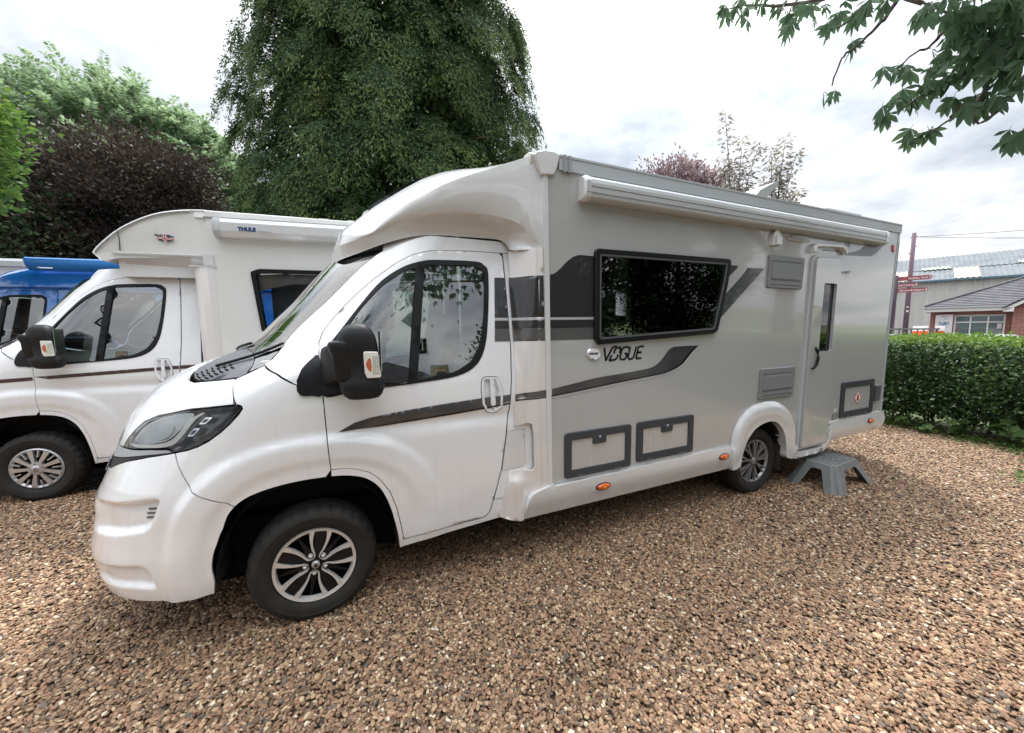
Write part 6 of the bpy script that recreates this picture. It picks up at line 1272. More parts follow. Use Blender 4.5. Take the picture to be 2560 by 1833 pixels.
b = MB(); b.tube([(0, 0, 0), (.05, .1, 1.6), (-.05, .2, 3.2), (.1, .1, 5.5), (0, 0, 8)], [.30, .25, .22, .16, .06], 14); b.build('trunk', M_BARK, ct)
for P, r0 in (([(10.6, -3.2, 3.0), (8.4, -2.9, 4.0), (6.5, -2.2, 4.3), (5.9, -1.6, 3.95), (5.6, -1.35, 3.8)], .10), ([(10.5, -3.2, 4.2), (7.6, -2.6, 5.2), (5.9, -1.6, 5.1), (5.4, -.4, 4.75), (5.2, -.3, 4.5)], .09), ([(8.4, -2.9, 4.0), (6.6, -2.1, 3.9), (5.75, -1.5, 3.55), (5.5, -1.3, 3.45)], .05), ([(10.6, -3.4, 4.6), (6.6, -4.8, 5.2), (4.0, -4.4, 4.9), (2.2, -3.9, 4.8)], .09), ([(4.0, -4.4, 4.9), (3.0, -3.6, 4.5), (2.0, -3.4, 4.3)], .035), ([(6.6, -4.8, 5.2), (4.6, -5.6, 5.0), (2.6, -6.0, 5.1)], .05)):
    c = catmull([lo(p) for p in P], 5); b = MB(); b.tube(c, list(np.linspace(r0, r0*.25, len(c))), 8); b.build('limb', M_BARK, ct)
for P in BR:
    c = catmull([lo(p) for p in P], 3); n = len(c); b = MB(); b.tube([(p[0]+random.uniform(-.006, .006), p[1], p[2]+random.uniform(-.008, .008)) for p in c], list(np.linspace(.016, .005, n)), 6); b.build('twig', M_TWIG, ct)
M_CHL = leaf_mat('chestnut_leaf', [(0, (.035, .075, .055)), (.5, (.065, .125, .075)), (1, (.12, .19, .085))], .5)
def leaflet_mesh(nm, seed):
    g = random.Random(seed); V = []; F = []
    for k, (a, L_) in enumerate(((0, .135), (38, .125), (-38, .125), (80, .095), (-80, .095))):
        t = math.radians(a+g.uniform(-8, 8)); L_ *= g.uniform(.85, 1.1); d = Vector((math.sin(t)*.75, .25*g.uniform(-1, 1), -math.cos(t)*.8-.25)).normalized(); s = Vector((d.z, .35*g.uniform(-1, 1), -d.x)).normalized(); w = L_*.155
        prof = [(0, .0), (.25, .45), (.55, 1.0), (.8, .65), (1.0, 0)]; b0 = len(V)
        for q, ww in prof: 
            p = d*L_*q+Vector((0, 0, -.05*L_*q*q)); V += [p+s*w*ww+Vector((0, .15*w*ww, 0)), p-s*w*ww+Vector((0, .15*w*ww, 0))]
        for i in range(4): F.append((b0+2*i, b0+2*i+1, b0+2*i+3, b0+2*i+2))
    b0 = len(V); V += [Vector((.002, 0, 0)), Vector((-.002, 0, 0)), Vector((-.001, .0, .035)), Vector((.001, 0, .035))]; F.append((b0, b0+1, b0+2, b0+3))
    me = bpy.data.meshes.new(nm); me.from_pydata([tuple(v) for v in V], [], F); me.materials.append(M_CHL); me.update(); return me
LM = [leaflet_mesh('chestnut_leaflets', s) for s in range(6)]
big = []; nleaf = 0
for i, p in enumerate(CL):
    for k in range(3 if i < 62 else 4):
        o = bpy.data.objects.new('leaf', random.choice(LM)); C.objects.link(o); o.parent = ct
        j = .05 if i < 62 else .16; q = lo((p[0]+random.uniform(-j, j), p[1]+random.uniform(-j, j), p[2]+.05+random.uniform(-j, j)*.8)); o.location = q
        o.rotation_euler = (random.uniform(-.35, .35), random.uniform(-.45, .45), random.uniform(0, 6.28)); o.scale = (random.uniform(.75, 1.12),)*3; nleaf += 1
# the rest of the crown (out of frame, or mirrored in the glass) as one mass
g = np.random.default_rng(31); n = 2600; cen = np.array([(9.8, -3.6, 7.0), (7.4, -4.0, 6.2), (4.2, -4.3, 5.1), (2.6, -3.9, 4.7), (2.9, -6.0, 5.2), (5.6, -1.2, 5.3), (6.2, -2.0, 4.7), (1.9, -3.5, 4.35), (5.4, -.5, 5.15)]) ; sg_ = np.array([1.9, 1.0, .7, .42, .6, .30, .42, .22, .28]); ci = g.choice(len(cen), n, p=np.array([.30, .16, .12, .10, .08, .07, .09, .04, .04]))
P = cen[ci]+g.standard_normal((n, 3))*sg_[ci][:, None]*np.array((1, 1, .5))
rel = P-CAM; dep = rel@_f; hx = np.abs(rel@_r)/np.maximum(dep, 1e-3); vy_ = (rel@_u)/np.maximum(dep, 1e-3)
P = P[~((dep > 0) & (hx < 1.46) & (vy_ < 1.12))]; P = P[np.linalg.norm(P-CAM, axis=1) > 1.6]
me0 = LM[0]; v0 = np.array([tuple(v.co) for v in me0.vertices]); f0 = [tuple(p_.vertices) for p_ in me0.polygons]; f0 = np.array(f0)
m = len(P); ang = g.uniform(0, 6.28, m); ca, sa = np.cos(ang)[:, None], np.sin(ang)[:, None]; sc = g.uniform(.8, 1.25, m)[:, None]
VX = (v0[None, :, 0]*ca-v0[None, :, 1]*sa)*sc; VY = (v0[None, :, 0]*sa+v0[None, :, 1]*ca)*sc; VZ = v0[None, :, 2]*sc
V = np.stack([VX, VY, VZ], -1)+P[:, None, :]-np.array((TX[0], TX[1], 0)); F = f0[None]+(np.arange(m)*len(v0))[:, None, None]
meshobj('foliage', V.reshape(-1, 3), F.reshape(-1, 4), M_CHL, ct, kind='stuff')

# ------------------------------------------------------------------ hedge
hd = empty('hedge', (10.35, 0, 0), label='clipped green hedge across the right side behind the motorhome rear', cat='hedge')
M_HED = leaf_mat('hedge_leaf', [(0, (.024, .056, .018)), (.35, (.046, .096, .028)), (.7, (.09, .155, .045)), (1, (.17, .24, .07))], .4)
M_HTOP = leaf_mat('hedge_lit_top_leaf', [(0, (.10, .19, .03)), (.5, (.17, .28, .05)), (1, (.26, .36, .09))], .45)  # lit hedge top put into the colour: paler, yellower leaves
hn = lambda y: -.62+.08*y*0
n = 90000; yy = rng.uniform(-6.5, 9.5, n); zz = rng.uniform(.12, 1.44, n)**1.0; fr = rng.random(n)
xx = np.where(fr < .62, -.60+.16*rng.standard_normal(n)*.9+.05*np.sin(yy*3.1)+.05*np.sin(zz*6+yy*2), rng.uniform(-.6, .6, n)); thin = (zz < .75) & (rng.random(n) < (.75-zz)*.75); P = np.stack([xx, yy, zz], 1)[~thin]
cl = np.sin(P[:, 1]*5.3+2*np.sin(P[:, 2]*4))*np.sin(P[:, 2]*7+P[:, 1]*2.2) ; P = P[(cl > -.7) | (rng.random(len(P)) < .6)]; n = len(P)
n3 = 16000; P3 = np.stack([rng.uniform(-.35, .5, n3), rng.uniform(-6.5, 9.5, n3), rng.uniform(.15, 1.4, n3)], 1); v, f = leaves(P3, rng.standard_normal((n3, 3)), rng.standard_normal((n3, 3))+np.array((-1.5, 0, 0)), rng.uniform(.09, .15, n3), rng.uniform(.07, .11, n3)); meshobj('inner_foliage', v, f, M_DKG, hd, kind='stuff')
v, f = leaves(P, np.stack([-.7+0*P[:, 0], 0*P[:, 0], -.15+0*P[:, 0]], 1)+rng.standard_normal((n, 3))*.6, rng.standard_normal((n, 3))*.6+np.array((-.6, 0, .8)), rng.uniform(.04, .07, n), rng.uniform(.03, .05, n)); meshobj('foliage', v, f, M_HED, hd, kind='stuff')
n = 17000; P = np.stack([rng.uniform(-.68, .6, n), rng.uniform(-6.5, 9.5, n), 1.455+.03*rng.standard_normal(n)], 1); P[:, 2] += .02*np.sin(P[:, 1]*4)-np.clip(-.55-P[:, 0], 0, 1)*.5
v, f = leaves(P, rng.standard_normal((n, 3))*.8+np.array((-.2, 0, .7)), rng.standard_normal((n, 3))+np.array((0, 0, .6)), rng.uniform(.04, .075, n), rng.uniform(.03, .05, n)); meshobj('top_foliage', v, f, M_HTOP, hd, kind='stuff')
st_ = MB()
for k in range(150):
    y0 = random.uniform(-6.3, 9.3); x0 = random.uniform(-.45, .3); st_.tube([(x0, y0, 0), (x0+random.uniform(-.1, .1), y0+random.uniform(-.12, .12), .6), (x0+random.uniform(-.2, .2), y0+random.uniform(-.25, .25), 1.35)], [.016, .012, .006], 5, False)
st_.build('stems', M_BARK, hd, kind='stuff')
# weeds: verge growth under the hedge and a patch on the gravel
M_WEED = leaf_mat('weed_leaf', [(0, (.05, .10, .025)), (.5, (.09, .16, .035)), (1, (.17, .25, .06))], .35)
def weeds(name, P, ll, seed, m=M_WEED):
    g = np.random.default_rng(seed); n = len(P); a = g.uniform(0, 6.28, n); v, f = leaves(P, np.stack([np.cos(a), np.sin(a), g.uniform(.0, .8, n)], 1), np.tile((0, 0, 1.), (n, 1))+g.standard_normal((n, 3))*.3, g.uniform(.6, 1.3, n)*ll, g.uniform(.5, .9, n)*ll); meshobj(name, v, f, m, kind='stuff')
n = 7500; y_ = rng.uniform(-5, 5, n); x_ = 9.62+.16*rng.standard_normal(n)-.12*np.clip(-y_-.2, 0, 2)+.10*np.sin(y_*3)+.06*np.sin(y_*11); P = np.stack([x_, y_, rng.uniform(.0, .07, n)*np.clip((x_-9.2)*2, .2, 1.6)], 1); weeds('verge_weeds', P, .05, 41)
pc = np.array([(8.15, -1.12), (8.35, -1.25), (8.0, -1.32), (7.75, -1.40), (8.3, -1.48), (8.6, -1.35), (8.75, -.95), (7.35, -1.62), (8.1, -1.6), (7.9, -1.05)]); ci = rng.integers(0, len(pc), 900); P = np.concatenate([pc[ci]+rng.standard_normal((900, 2))*np.array((.13, .08)), rng.uniform(.005, .06, 900)[:, None]], 1); weeds('gravel_weeds', P, .055, 42)
n = 260; P = np.stack([rng.uniform(-1.4, 9, n), rng.uniform(-2.4, 0, n), rng.uniform(.018, .03, n)], 1); v, f = leaves(P, np.stack([rng.standard_normal(n), rng.standard_normal(n), 0*P[:, 0]], 1), np.tile((0, 0, 1.), (n, 1))+rng.standard_normal((n, 3))*.3, rng.uniform(.02, .045, n), rng.uniform(.008, .02, n)); meshobj('leaf_litter', v, f, leaf_mat('dry_leaf', [(0, (.10, .06, .03)), (.5, (.22, .13, .06)), (1, (.20, .22, .08))], .2), kind='stuff')
# big-leaved seedlings at the foot of the hedge
def lobed(seed, nl, s):
    g = random.Random(seed); b = MB(); M_ = M_WEED
    for k in range(nl):
        a = g.uniform(0, 6.28); r = g.uniform(.02, .10)*s; c = Vector((r*math.cos(a), r*math.sin(a), g.uniform(.05, .22)*s)); rr = g.uniform(.045, .08)*s; tl_ = Vector((g.uniform(-1.2, -.2), g.uniform(-.5, .5), 1)).normalized(); u_ = tl_.cross(Vector((0, 1, 0))).normalized(); w_ = tl_.cross(u_)
        pts = [c+(u_*math.cos(t)+w_*math.sin(t))*rr*(1 if i % 2 else .62) for i, t in enumerate(np.linspace(0, 2*math.pi, 11)[:-1])]; b.add([c]+pts, [(0, i+1, (i+1) % 10+1) for i in range(10)]); b.tube([(0, 0, 0), tuple(c)], .003, 4, False)
    return b
SL = ['broad-leaved seedling at the hedge foot nearest the motorhome rear', 'broad-leaved seedling in the middle of the hedge foot', 'largest broad-leaved seedling low in the hedge at right', 'broad-leaved seedling at the hedge foot by the right edge', 'small leafy seedling at the gravel edge below the hedge']
for i, (x, y__, s) in enumerate(((9.55, .62, .9), (9.62, -.02, 1.1), (9.60, -.42, 1.5), (9.50, -.62, 1.2), (9.42, .28, .8))):
    o = lobed(50+i, 7, s).build('seedling', M_WEED); o.location = (x, y__, .0); tag(o, SL[i], 'plant', 'seedlings along the hedge foot')
# twigs lying on the gravel
TW = [((6.55, -.52), (6.95, -.42), 'thin pale twig lying on the gravel beyond the stool'), ((1.35, -1.28), (1.72, -1.02), 'long brown twig lying across the near gravel'), ((1.52, -1.36), (1.66, -1.22), 'short brown twig beside the long one on the near gravel'), ((3.8, -.9), (4.05, -.86), 'short twig on the gravel below the side lockers')]
for a, c, lb in TW:
    b = MB(); b.tube([(a[0], a[1], .02), ((a[0]*2+c[0])/3, (a[1]*2+c[1])/3+.012, .026), ((a[0]+2*c[0])/3, (a[1]+2*c[1])/3-.006, .030), (c[0], c[1], .024)], [.003, .0035, .003, .0018], 5); tag(b.build('twig', M_TWIG), lb, 'twig')

# ------------------------------------------------------------------ beyond the hedge: fence, signpost, pole, office, warehouse
M_RAIL = noise_col(mat('weathered_timber', (.22, .21, .21), .85), [(.3, (.16, .155, .155)), (.7, (.28, .27, .27))], 6, 5)
def local_frame(az, d): a = math.radians(az); return polar(az, d), -a   # x axis points to the right of the view, y away
p, rz = local_frame(69.0, 15.6)
fn = empty('fence', p, rz, label='low grey picket fence beyond the hedge, left of the brick office', cat='fence')
b = MB(); b.box(-1.6, 1.02, -.05, .05, 1.535, 1.58); b.build('top_rail', M_RAIL, fn); b = MB(); b.box(-1.6, 1.0, -.02, .02, .55, .60); b.build('lower_rail', M_RAIL, fn)
for k in range(22):
    x = -1.55+k*.12; b = MB(); w = .045 if k in (21, 11, 0) else .026; b.box(x-w/2, x+w/2, -.018, .018, 0, 1.535); b.build('post' if w > .03 else 'picket', M_RAIL, fn)
M_BROWN = mat('sign_brown', (.28, .065, .08), .5); M_SIGNW = mat('sign_white', (.75, .72, .74), .5)
p, rz = local_frame(69.35, 19.2)
sp = empty('signpost', p, rz, label='finger signpost with three maroon arms just right of the motorhome rear', cat='signpost')
b = MB(); b.lathe([(.0, 0), (.055, 0), (.055, 3.38), (.0, 3.42)], 16, axis='z'); b.build('post', mat('post_dark', (.05, .03, .045), .5), sp)
for z0, L_, h, s in ((3.20, .86, .145, 'Holiday Park'), (2.985, .56, .13, 'Sales & Awnings'), (2.80, .80, .135, 'Service & Repairs')):
    b = MB(); b.prism([(.05, z0), (.05, z0+h), (L_-.04, z0+h), (L_, z0+h/2), (L_-.04, z0)], -.02, .02); a_ = b.build('sign_arm', M_BROWN, sp)
    textobj('sign_lettering', s, h*.62, M_SIGNW, a_, (L_-.10, -.0215, z0+h*.27), align='RIGHT', sx=.78 if len(s) > 13 and L_ < .6 else 1., offset=.001)
    q = MB(); q.prism([(L_-.085, z0+h*.85), (L_-.065, z0+h*.85), (L_-.03, z0+h*.5), (L_-.065, z0+h*.15), (L_-.085, z0+h*.15), (L_-.052, z0+h*.5)], -.0225, -.0205); q.build('arrow', M_SIGNW, a_)
p, rz = local_frame(70.35, 44)
up = empty('utility_pole', p, rz, label='tall dark telegraph pole behind the signpost carrying two wires', cat='utility pole')
b = MB(); b.lathe([(0, 0), (.17, 0), (.125, 8.75), (0, 8.8)], 14, axis='z'); b.build('pole', mat('pole_timber', (.19, .13, .16), .85), up)
b = MB()
for z, x in ((8.45, .2), (8.42, -.2), (7.7, .22), (7.2, -.24)): b.box(min(0, x), max(0, x), -.03, .03, z, z+.05)
b.build('step_iron', M_GREY, up); b = MB(); b.box(-.05, .09, -.16, -.12, 2.6, 2.75); b.box(-.05, .08, -.16, -.12, 2.95, 3.05); b.build('number_plate', M_SIGNW, up)
def wire(a, c, sag, n=14): return [tuple(np.array(a)+(np.array(c)-np.array(a))*t+np.array((0, 0, -sag*4*t*(1-t)))) for t in np.linspace(0, 1, n)]
for c, s in (((26, 8, 8.9), .5), ((24, -6, 5.2), .7)):
    b = MB(); b.tube(wire((.1, 0, 8.45), c, s), .018, 5, False); b.build('wire', M_GREY, up)

M_CLAD = noise_col(mat('wall_cladding', (.50, .48, .45), .6), [(.3, (.44, .42, .40)), (.7, (.56, .54, .51))], .5, 5, stretch=(3, 3, .5))
M_ROOFC = noise_col(mat('fibre_cement', (.20, .215, .235), .85), [(.3, (.09, .105, .12)), (.7, (.17, .185, .20))], .8, 6)
M_SKYL = mat('rooflight_sheet', (.42, .34, .26), .6); M_SKYG = mat('rooflight_green', (.26, .31, .26), .6)
p, rz = local_frame(73.5, 59)
wh = empty('warehouse', p, rz-math.radians(-3), label='long pale warehouse with corrugated grey roof behind the brick office', cat='building')
def corrug(x0, x1, y0, z0, y1, z1, per, amp, name, m, par, off=0.):
    n = int((x1-x0)/per*4); V = []; F = []
    for i in range(n+1):
        x = x0+(x1-x0)*i/n; a = amp*math.sin(i*math.pi/2+.4); V += [(x, y0-a*.7, z0+a*.7+off), (x, y1-a*.7, z1+a*.7+off)]
    for i in range(n): F.append((2*i, 2*i+2, 2*i+3, 2*i+1))
    return meshobj(name, V, F, m, par, smooth=True)
corrug(-24, 26, 0, 0, 0, 6.02, .34, .05, 'wall', M_CLAD, wh)
ny = 4; ey, ez, ry, rz2_ = -.3, 6.05, 7.2, 9.15
b = MB(); b.box(-24, 26, -.42, -.28, 5.92, 6.08); b.build('gutter', mat('gutter_blue', (.10, .19, .26), .5), wh)
rows_ = [(0, .42), (.42, 1.0)]
for (t0, t1) in rows_:
    corrug(-24, 26, ey+(ry-ey)*t0, ez+(rz2_-ez)*t0, ey+(ry-ey)*t1, ez+(rz2_-ez)*t1+0, .36, .055, 'roof_sheet_row', M_ROOFC, wh, off=.06*(t0 > 0))
for x0, x1, t0, t1, m_ in ((-6.2, -3.1, .0, .42, M_SKYL), (-.15, 1.55, .0, .42, M_SKYL), (-1.5+-.9, -.3, .40, .50, M_SKYG), (4.0, 6.5, .42, .52, M_SKYG), (9, 11, 0, .42, M_SKYL)):
    corrug(x0, x1, ey+(ry-ey)*t0, ez+(rz2_-ez)*t0, ey+(ry-ey)*t1, ez+(rz2_-ez)*t1, .36, .055, 'rooflight_sheet', m_, wh, off=.09+.05*(t0 > 0))
b = MB(); b.box(-24, 26, .1, 14, .0, 5.9); b.loft([[(x, y_, z) for y_, z in ((0, 5.9), (7.2, 9.05), (14.4, 5.9))] for x in (-24, 26)], smooth=False); b.build('core', M_CLAD, wh)

# brick office
M_BRICK = mat('brickwork', (.30, .12, .09), .85)
t = nd(M_BRICK, 'ShaderNodeTexCoord'); mpb = nd(M_BRICK, 'ShaderNodeMapping'); mpb.inputs['Rotation'].default_value = (math.pi/2, 0, 0); lk(M_BRICK, t.outputs['Object'], mpb.inputs[0]); br = nd(M_BRICK, 'ShaderNodeTexBrick'); br.inputs['Scale'].default_value = 1; br.inputs['Brick Width'].default_value = .225; br.inputs['Row Height'].default_value = .075; br.inputs['Mortar Size'].default_value = .008
br.inputs['Color1'].default_value = (.30, .105, .075, 1); br.inputs['Color2'].default_value = (.38, .155, .115, 1); br.inputs['Mortar'].default_value = (.36, .28, .25, 1); lk(M_BRICK, mpb.outputs[0], br.inputs['Vector']); lk(M_BRICK, br.outputs['Color'], bsdf(M_BRICK).inputs['Base Color'])
M_UPVC = mat('white_upvc', (.80, .79, .77), .35); M_TILE = noise_col(mat('roof_tile', (.075, .075, .085), .8), [(.3, (.055, .055, .065)), (.7, (.11, .11, .12))], 3, 5)
p, rz = local_frame(75, 30)
of_ = empty('office', p, rz, label='single-storey red brick office with grey tiled hipped roof and white windows', cat='building')
b = MB(); b.box(-1.55, 1.05, 0, .25, 0, .86); b.box(-1.55, -.72, 0, .25, .86, 2.28); b.box(.90, 1.05, 0, .25, .86, 2.28); b.box(-.72, .90, 0, .25, 2.09, 2.28); b.box(-1.55, -1.30, .25, 5, 0, 2.28); b.build('wall', M_BRICK, of_)
b = MB(); b.box(1.06, 4.5, -.9, 4.0, 0, 2.45); b.add([(1.06, -.9, 2.45), (4.5, -.9, 2.45), (2.78, -.9, 3.6), (1.06, 4, 2.45), (4.5, 4, 2.45), (2.78, 4, 3.6)], [(0, 1, 2), (5, 4, 3), (0, 2, 5, 3), (1, 4, 5, 2)]); b.build('wall', M_BRICK, of_)
b = MB(); b.box(-.70, .88, 2.5, 2.6, .3, 2.3); b.build('room_back', mat('room_dark', (.05, .07, .075), .9), of_)
# window: frame bars, panes, vertical blind slats
b = MB()
for x0, x1 in ((-.72, -.655), (-.205, -.150), (.345, .40), (.835, .90)): b.box(x0, x1, -.02, .06, .86, 2.09)
b.box(-.655, .835, -.02, .06, 2.03, 2.09); b.box(-.655, .835, -.02, .06, 1.70, 1.76); b.box(-.76, .94, -.05, .06, .80, .86); wfm = b.build('window_frame', M_UPVC, of_)
for x0, x1 in ((-.655, -.205), (-.150, .345), (.40, .835)):
    for z0, z1 in ((.86, 1.70), (1.76, 2.03)):
        q = MB(); q.box(x0, x1, .02, .026, z0, z1); q.build('pane', mat('office_glass', (.10, .15, .16), .05, coat=.8) if 'office_glass' not in bpy.data.materials else bpy.data.materials['office_glass'], wfm)
    q = MB()
    for k in range(int((x1-x0)/.06)): q.box(x0+.02+k*.06, x0+.035+k*.06, .0165, .0195, .88, 1.66)
    q.build('blind_slats', mat('blind_grey', (.22, .27, .27), .7) if 'blind_grey' not in bpy.data.materials else bpy.data.materials['blind_grey'], wfm, kind='stuff')
q = MB(); q.box(.66, .80, .010, .016, 1.40, 1.66); q.build('notice', M_SIGNW, wfm)
# roof: hipped slope with tile courses, white fascia
b = MB(); b.box(-1.78, 1.25, -.36, -.30, 2.28, 2.50); b.box(-1.78, -1.72, -.30, 4, 2.28, 2.50); b.box(-1.72, 1.06, -.30, 0, 2.28, 2.31); b.build('fascia', M_UPVC, of_)
b = MB(); b.box(-1.80, 1.25, -.44, -.34, 2.46, 2.54); b.build('gutter', mat('gutter_pale', (.5, .5, .5), .5), of_)
rise = math.tan(math.radians(24)); nC_ = 20
for i in range(nC_):
    s0, s1 = i*.2, (i+1)*.2+.04; c = MB()
    xl0, xl1 = -1.76+s0, -1.76+s1; y0, y1 = -.38+s0, -.38+s1; z0, z1 = 2.55+s0*rise, 2.55+s1*rise
    c.loft([[(xl0, y0, z0-.01), (5.0, y0, z0-.01), (5.0, y0, z0+.035), (xl0, y0, z0+.035)], [(xl1, y1, z1-.012), (5.0, y1, z1-.012), (5.0, y1, z1+.0), (xl1, y1, z1+.0)]], smooth=False); c.build('tile_course', M_TILE, of_)
b = MB(); b.tube([(-1.76, -.38, 2.58), (-1.76+4, -.38+4, 2.60+4*rise)], .055, 8); b.build('hip_tiles', M_TILE, of_)
b = MB(); b.loft([[(-1.76, -.38, 2.55), (-1.76, 7.6, 2.55), (2.2, 3.6, 2.55+3.98*rise)], [(-1.77, -.38, 2.5), (-1.77, 7.6, 2.5), (2.2, 3.6, 2.5+3.98*rise)]], smooth=False); b.build('side_slope', M_TILE, of_)
# gable wing verge and its roof
for (xa, za), (xb, zb) in (((.78, 2.36), (2.78, 3.78)), ((4.78, 2.36), (2.78, 3.78))):
    b = MB(); b.loft([[(xa, y_, za), (xb, y_, zb), (xb, y_, zb-.16), (xa, y_, za-.16)] for y_ in (-1.16, -1.10)], smooth=False); b.build('bargeboard', M_UPVC, of_)
for sg, xa in ((1, .74), (-1, 4.82)):
    for i in range(11):
        t0, t1 = i/11, (i+1)/11+.01; X_ = lambda t: xa+sg*2.04*t; Z_ = lambda t: 2.38+1.44*t; c = MB()
        c.loft([[(X_(t0), y_, Z_(t0)), (X_(t0), y_, Z_(t0)+.045), (X_(t1), y_, Z_(t1)+.012), (X_(t1), y_, Z_(t1)-.01)] for y_ in (-1.2, 4.2)], smooth=False); c.build('tile_course', M_TILE, of_)
b = MB(); b.box(.78, 1.06, -1.16, 0, 2.20, 2.40); b.build('box_end', M_UPVC, of_)
b = MB(); b.prism(rounded([(1.18, .90), (1.43, .90), (1.43, .4), (1.18, .4)], .03), -.96, -.90); b.build('wall_sign', M_SIGNW, of_); b = MB(); b.prism(catmull([(1.21, .80), (1.27, .815), (1.33, .80), (1.40, .825), (1.33, .79), (1.27, .80)], 3, True), -.963, -.961); b.build('sign_logo', M_BROWN, of_)
# notice board standing in front of the wall
nb_ = empty('notice_board', (0, 0, 0), label='tall white information board with photo and text left of the office window', cat='sign'); nb_.location = p; nb_.rotation_euler = (0, 0, rz); 
q = MB(); q.box(-1.36, -.76, -.14, -.09, .35, 2.13); q.build('board', M_SIGNW, nb_)
q = MB()
for a in ((-1.38, -1.36, .3, 2.15), (-.76, -.74, .3, 2.15), (-1.36, -.76, 2.13, 2.15)): q.box(a[0], a[1], -.15, -.08, a[2], a[3])
q.build('board_frame', mat('frame_red', (.35, .10, .10), .5), nb_)
q = MB(); q.prism(catmull([(-1.22, 2.03), (-1.12, 2.05), (-1.02, 2.03), (-.92, 2.05), (-1.0, 2.01), (-1.12, 2.02)], 3, True), -.1425, -.1405); q.box(-1.05, -.93, -.1425, -.1405, 1.945, 1.965); q.build('board_logo', M_BROWN, nb_)
q = MB(); q.box(-1.24, -.88, -.1425, -.1405, 1.58, 1.78); q.build('board_photo', noise_col(mat('board_photo', (.3, .4, .5), .5), [(.4, (.08, .10, .14)), (.5, (.25, .38, .55)), (.62, (.7, .7, .7))], 9, 3, stretch=(1, 1, 2)), nb_)
q = MB(); q.box(-1.24, -.88, -.1425, -.1405, 1.555, 1.565)
for z in (1.86, 1.48, 1.32, 1.24, 1.10, .98): q.box(-1.24, -.90-.08*(z < 1.3), -.1425, -.1405, z, z+.012)
q.build('board_text', mat('board_grey', (.35, .33, .36), .6), nb_)
for x in (-1.33, -.79):
    q = MB(); q.box(x-.03, x+.03, -.09, -.04, 0, 2.0); q.build('board_post', M_RAIL, nb_)
# orange and white barriers between fence and office
M_ORG = mat('barrier_orange', (.75, .10, .01), .5)
for i, (a_, d_) in enumerate(((71.2, 19.2), (71.65, 19.4), (72.75, 19.6))):
    p2, r2 = local_frame(a_, d_); w = empty('barrier', p2, r2, label=['orange and white barrier, leftmost of the three behind the fence', 'orange and white barrier in the middle behind the fence', 'orange and white barrier right of the fence end'][i], cat='barrier', group='plastic barriers beyond the hedge')
    q = MB(); q.loft([[(-.11*s, -y_, z), (.11*s, -y_, z), (.11*s, y_, z), (-.11*s, y_, z)] for z, s, y_ in ((0, 1.5, .2), (.5, 1.1, .1), (1.45, 1.0, .06))], smooth=False); q.build('base', M_ORG, w); q = MB(); q.loft([[(-.11, -.062, z), (.11, -.062, z), (.11, .062, z), (-.11, .062, z)] for z in (1.45, 1.62)], smooth=False); q.build('panel', M_SIGNW, w)

# vehicles parked beyond the hedge: glimpsed as white through its gaps
def far_car(az_, d_, rz_, lab, colr_):
    p2, r2 = local_frame(az_, d_); c = empty('parked_car', p2, r2+rz_, label=lab, cat='car', group='cars parked beyond the hedge'); m_ = mat('car_paint_%.0f' % az_, colr_, .25, coat=.6)
    body = [(-2.1, .35), (-2.15, .62), (-2.0, .80), (-1.2, .92), (-.55, 1.32), (.75, 1.36), (1.5, .98), (2.0, .90), (2.12, .6), (2.08, .35)]; R_ = [[(x*s, y_, z*(1 if z < .95 else k)) for x, z in body] for y_, s, k in ((-.84, .97, .93), (-.8, 1, 1), (.8, 1, 1), (.84, .97, .93))]
    q = MB(); q.loft(R_); q.build('body', m_, c, auto=35); q = MB(); q.prism([(-1.05, .94), (-.52, 1.27), (.70, 1.30), (1.32, .98)], -.845, .845); q.build('window_glass', M_GLOSSB, c)
    for x in (-1.35, 1.3):
        for y_ in (-.84, .62):
            q = MB(); q.lathe([(0, .03), (.18, .02), (.19, 0), (.31, 0), (.32, .04), (.32, .2), (0, .22)], 24, (x, y_, .32)); q.build('wheel', M_TYRE, c)
    for x in (-2.13, 2.09):
        q = MB(); q.box(x-.02, x+.03, -.7, -.45, .62, .74); q.box(x-.02, x+.03, .45, .7, .62, .74); q.build('headlight' if x < 0 else 'tail_light', M_TRIM if x < 0 else M_RED, c)
far_car(74.5, 18.5, .2, 'white car glimpsed through the right part of the hedge', (.8, .8, .8)); far_car(66.5, 17.5, -.3, 'silver car glimpsed through the hedge beside the motorhome rear', (.6, .62, .65))

blob_tree('shrub', polar(42.3, 15), 'leafy dark shrub seen only through the far cabin window of the silver motorhome', 4.2, 2.2, .8, M_DKG, 34, 30, .16, .09, seed=21, trunkr=.1, shell=.3)
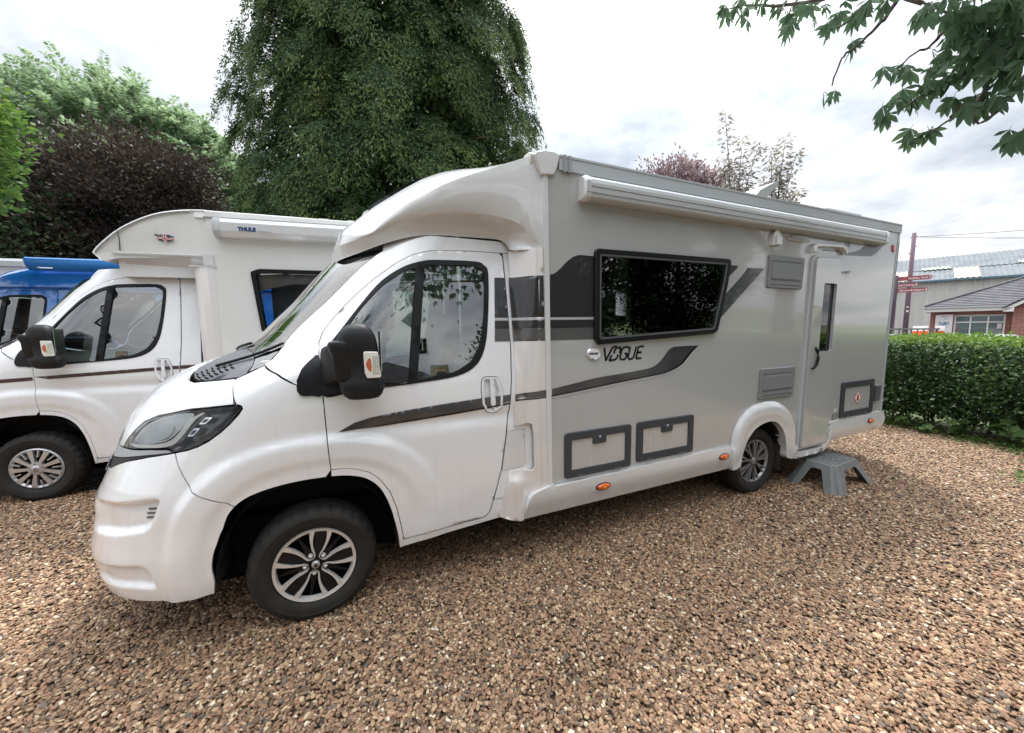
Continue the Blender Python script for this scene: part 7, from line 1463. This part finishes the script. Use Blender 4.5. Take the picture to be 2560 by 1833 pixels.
# ------------------------------------------------------------------ behind the camera, seen only as reflections
M_HILL = noise_col(mat('wooded_hill', (.05, .08, .03), .95), [(.3, (.02, .04, .015)), (.7, (.08, .11, .04))], .25, 8, bump=1., bdist=2.)
V = []; F = []; n = 60
for i in range(n+1):
    x = -180+6*i; hgt = 9+5*math.sin(i*.21)+2.5*math.sin(i*.67+1)+.8*math.sin(i*2.9); V += [(x, -85, -1), (x, -92, hgt*.7), (x, -110, hgt), (x, -150, hgt*.8)]
for i in range(n):
    for j in range(3): F.append((4*i+j, 4*i+j+1, 4*i+4+j+1, 4*i+4+j))
for az_, d_, h_, r_, sd_, lb in ((124, 24, 11, 3.6, 61, 'tall dark evergreen behind the photographer, nearest the road'), (136, 21, 12.5, 3.4, 62, 'tallest dark evergreen behind the photographer'), (149, 23, 10, 3.2, 63, 'dark evergreen behind the photographer beside the shed'), (200, 15, 11, 3.0, 64, 'tall dark evergreen behind the photographer to the left'), (214, 14, 12, 3.2, 65, 'tall dark evergreen furthest left behind the photographer')):
    blob_tree('evergreen', polar(az_, d_), lb, h_, r_, .3, M_DKG, 260, 70, .3, .2, seed=sd_, trunkr=.3)
meshobj('wooded_hill', V, F, M_HILL, smooth=True, kind='structure')
rb_ = empty('shed', (5.2, -27, 0), .25, label='slatted grey shed with pitched roof behind the photographer', cat='building')
b = MB(); b.box(-2.6, 2.6, 0, 7, 0, 4.6); b.build('wall', M_CLAD, rb_)
for k in range(14):
    q = MB(); q.box(-2.64, 2.64, 6.98, 7.06, .3+k*.32, .5+k*.32); q.build('slat', M_RAIL, rb_)
q = MB(); q.loft([[(x, y_, z) for x, z in ((-3, 4.5), (0, 6.4), (3, 4.5), (3, 4.35), (-3, 4.35))] for y_ in (-.4, 7.5)], smooth=False); q.build('roof', M_TILE, rb_)
lp_ = empty('lamp_post', (14.2, -20, 0), label='tall street lamp behind the photographer', cat='street lamp'); q = MB(); q.tube([(0, 0, 0), (0, 0, 7.2), (-.3, .1, 7.6), (-1.1, .3, 7.7)], [.08, .05, .04, .035], 8); q.build('post', M_GREY, lp_); q = MB(); q.box(-1.6, -1.0, .2, .45, 7.62, 7.74); q.build('lamp_head', M_TRIM, lp_)
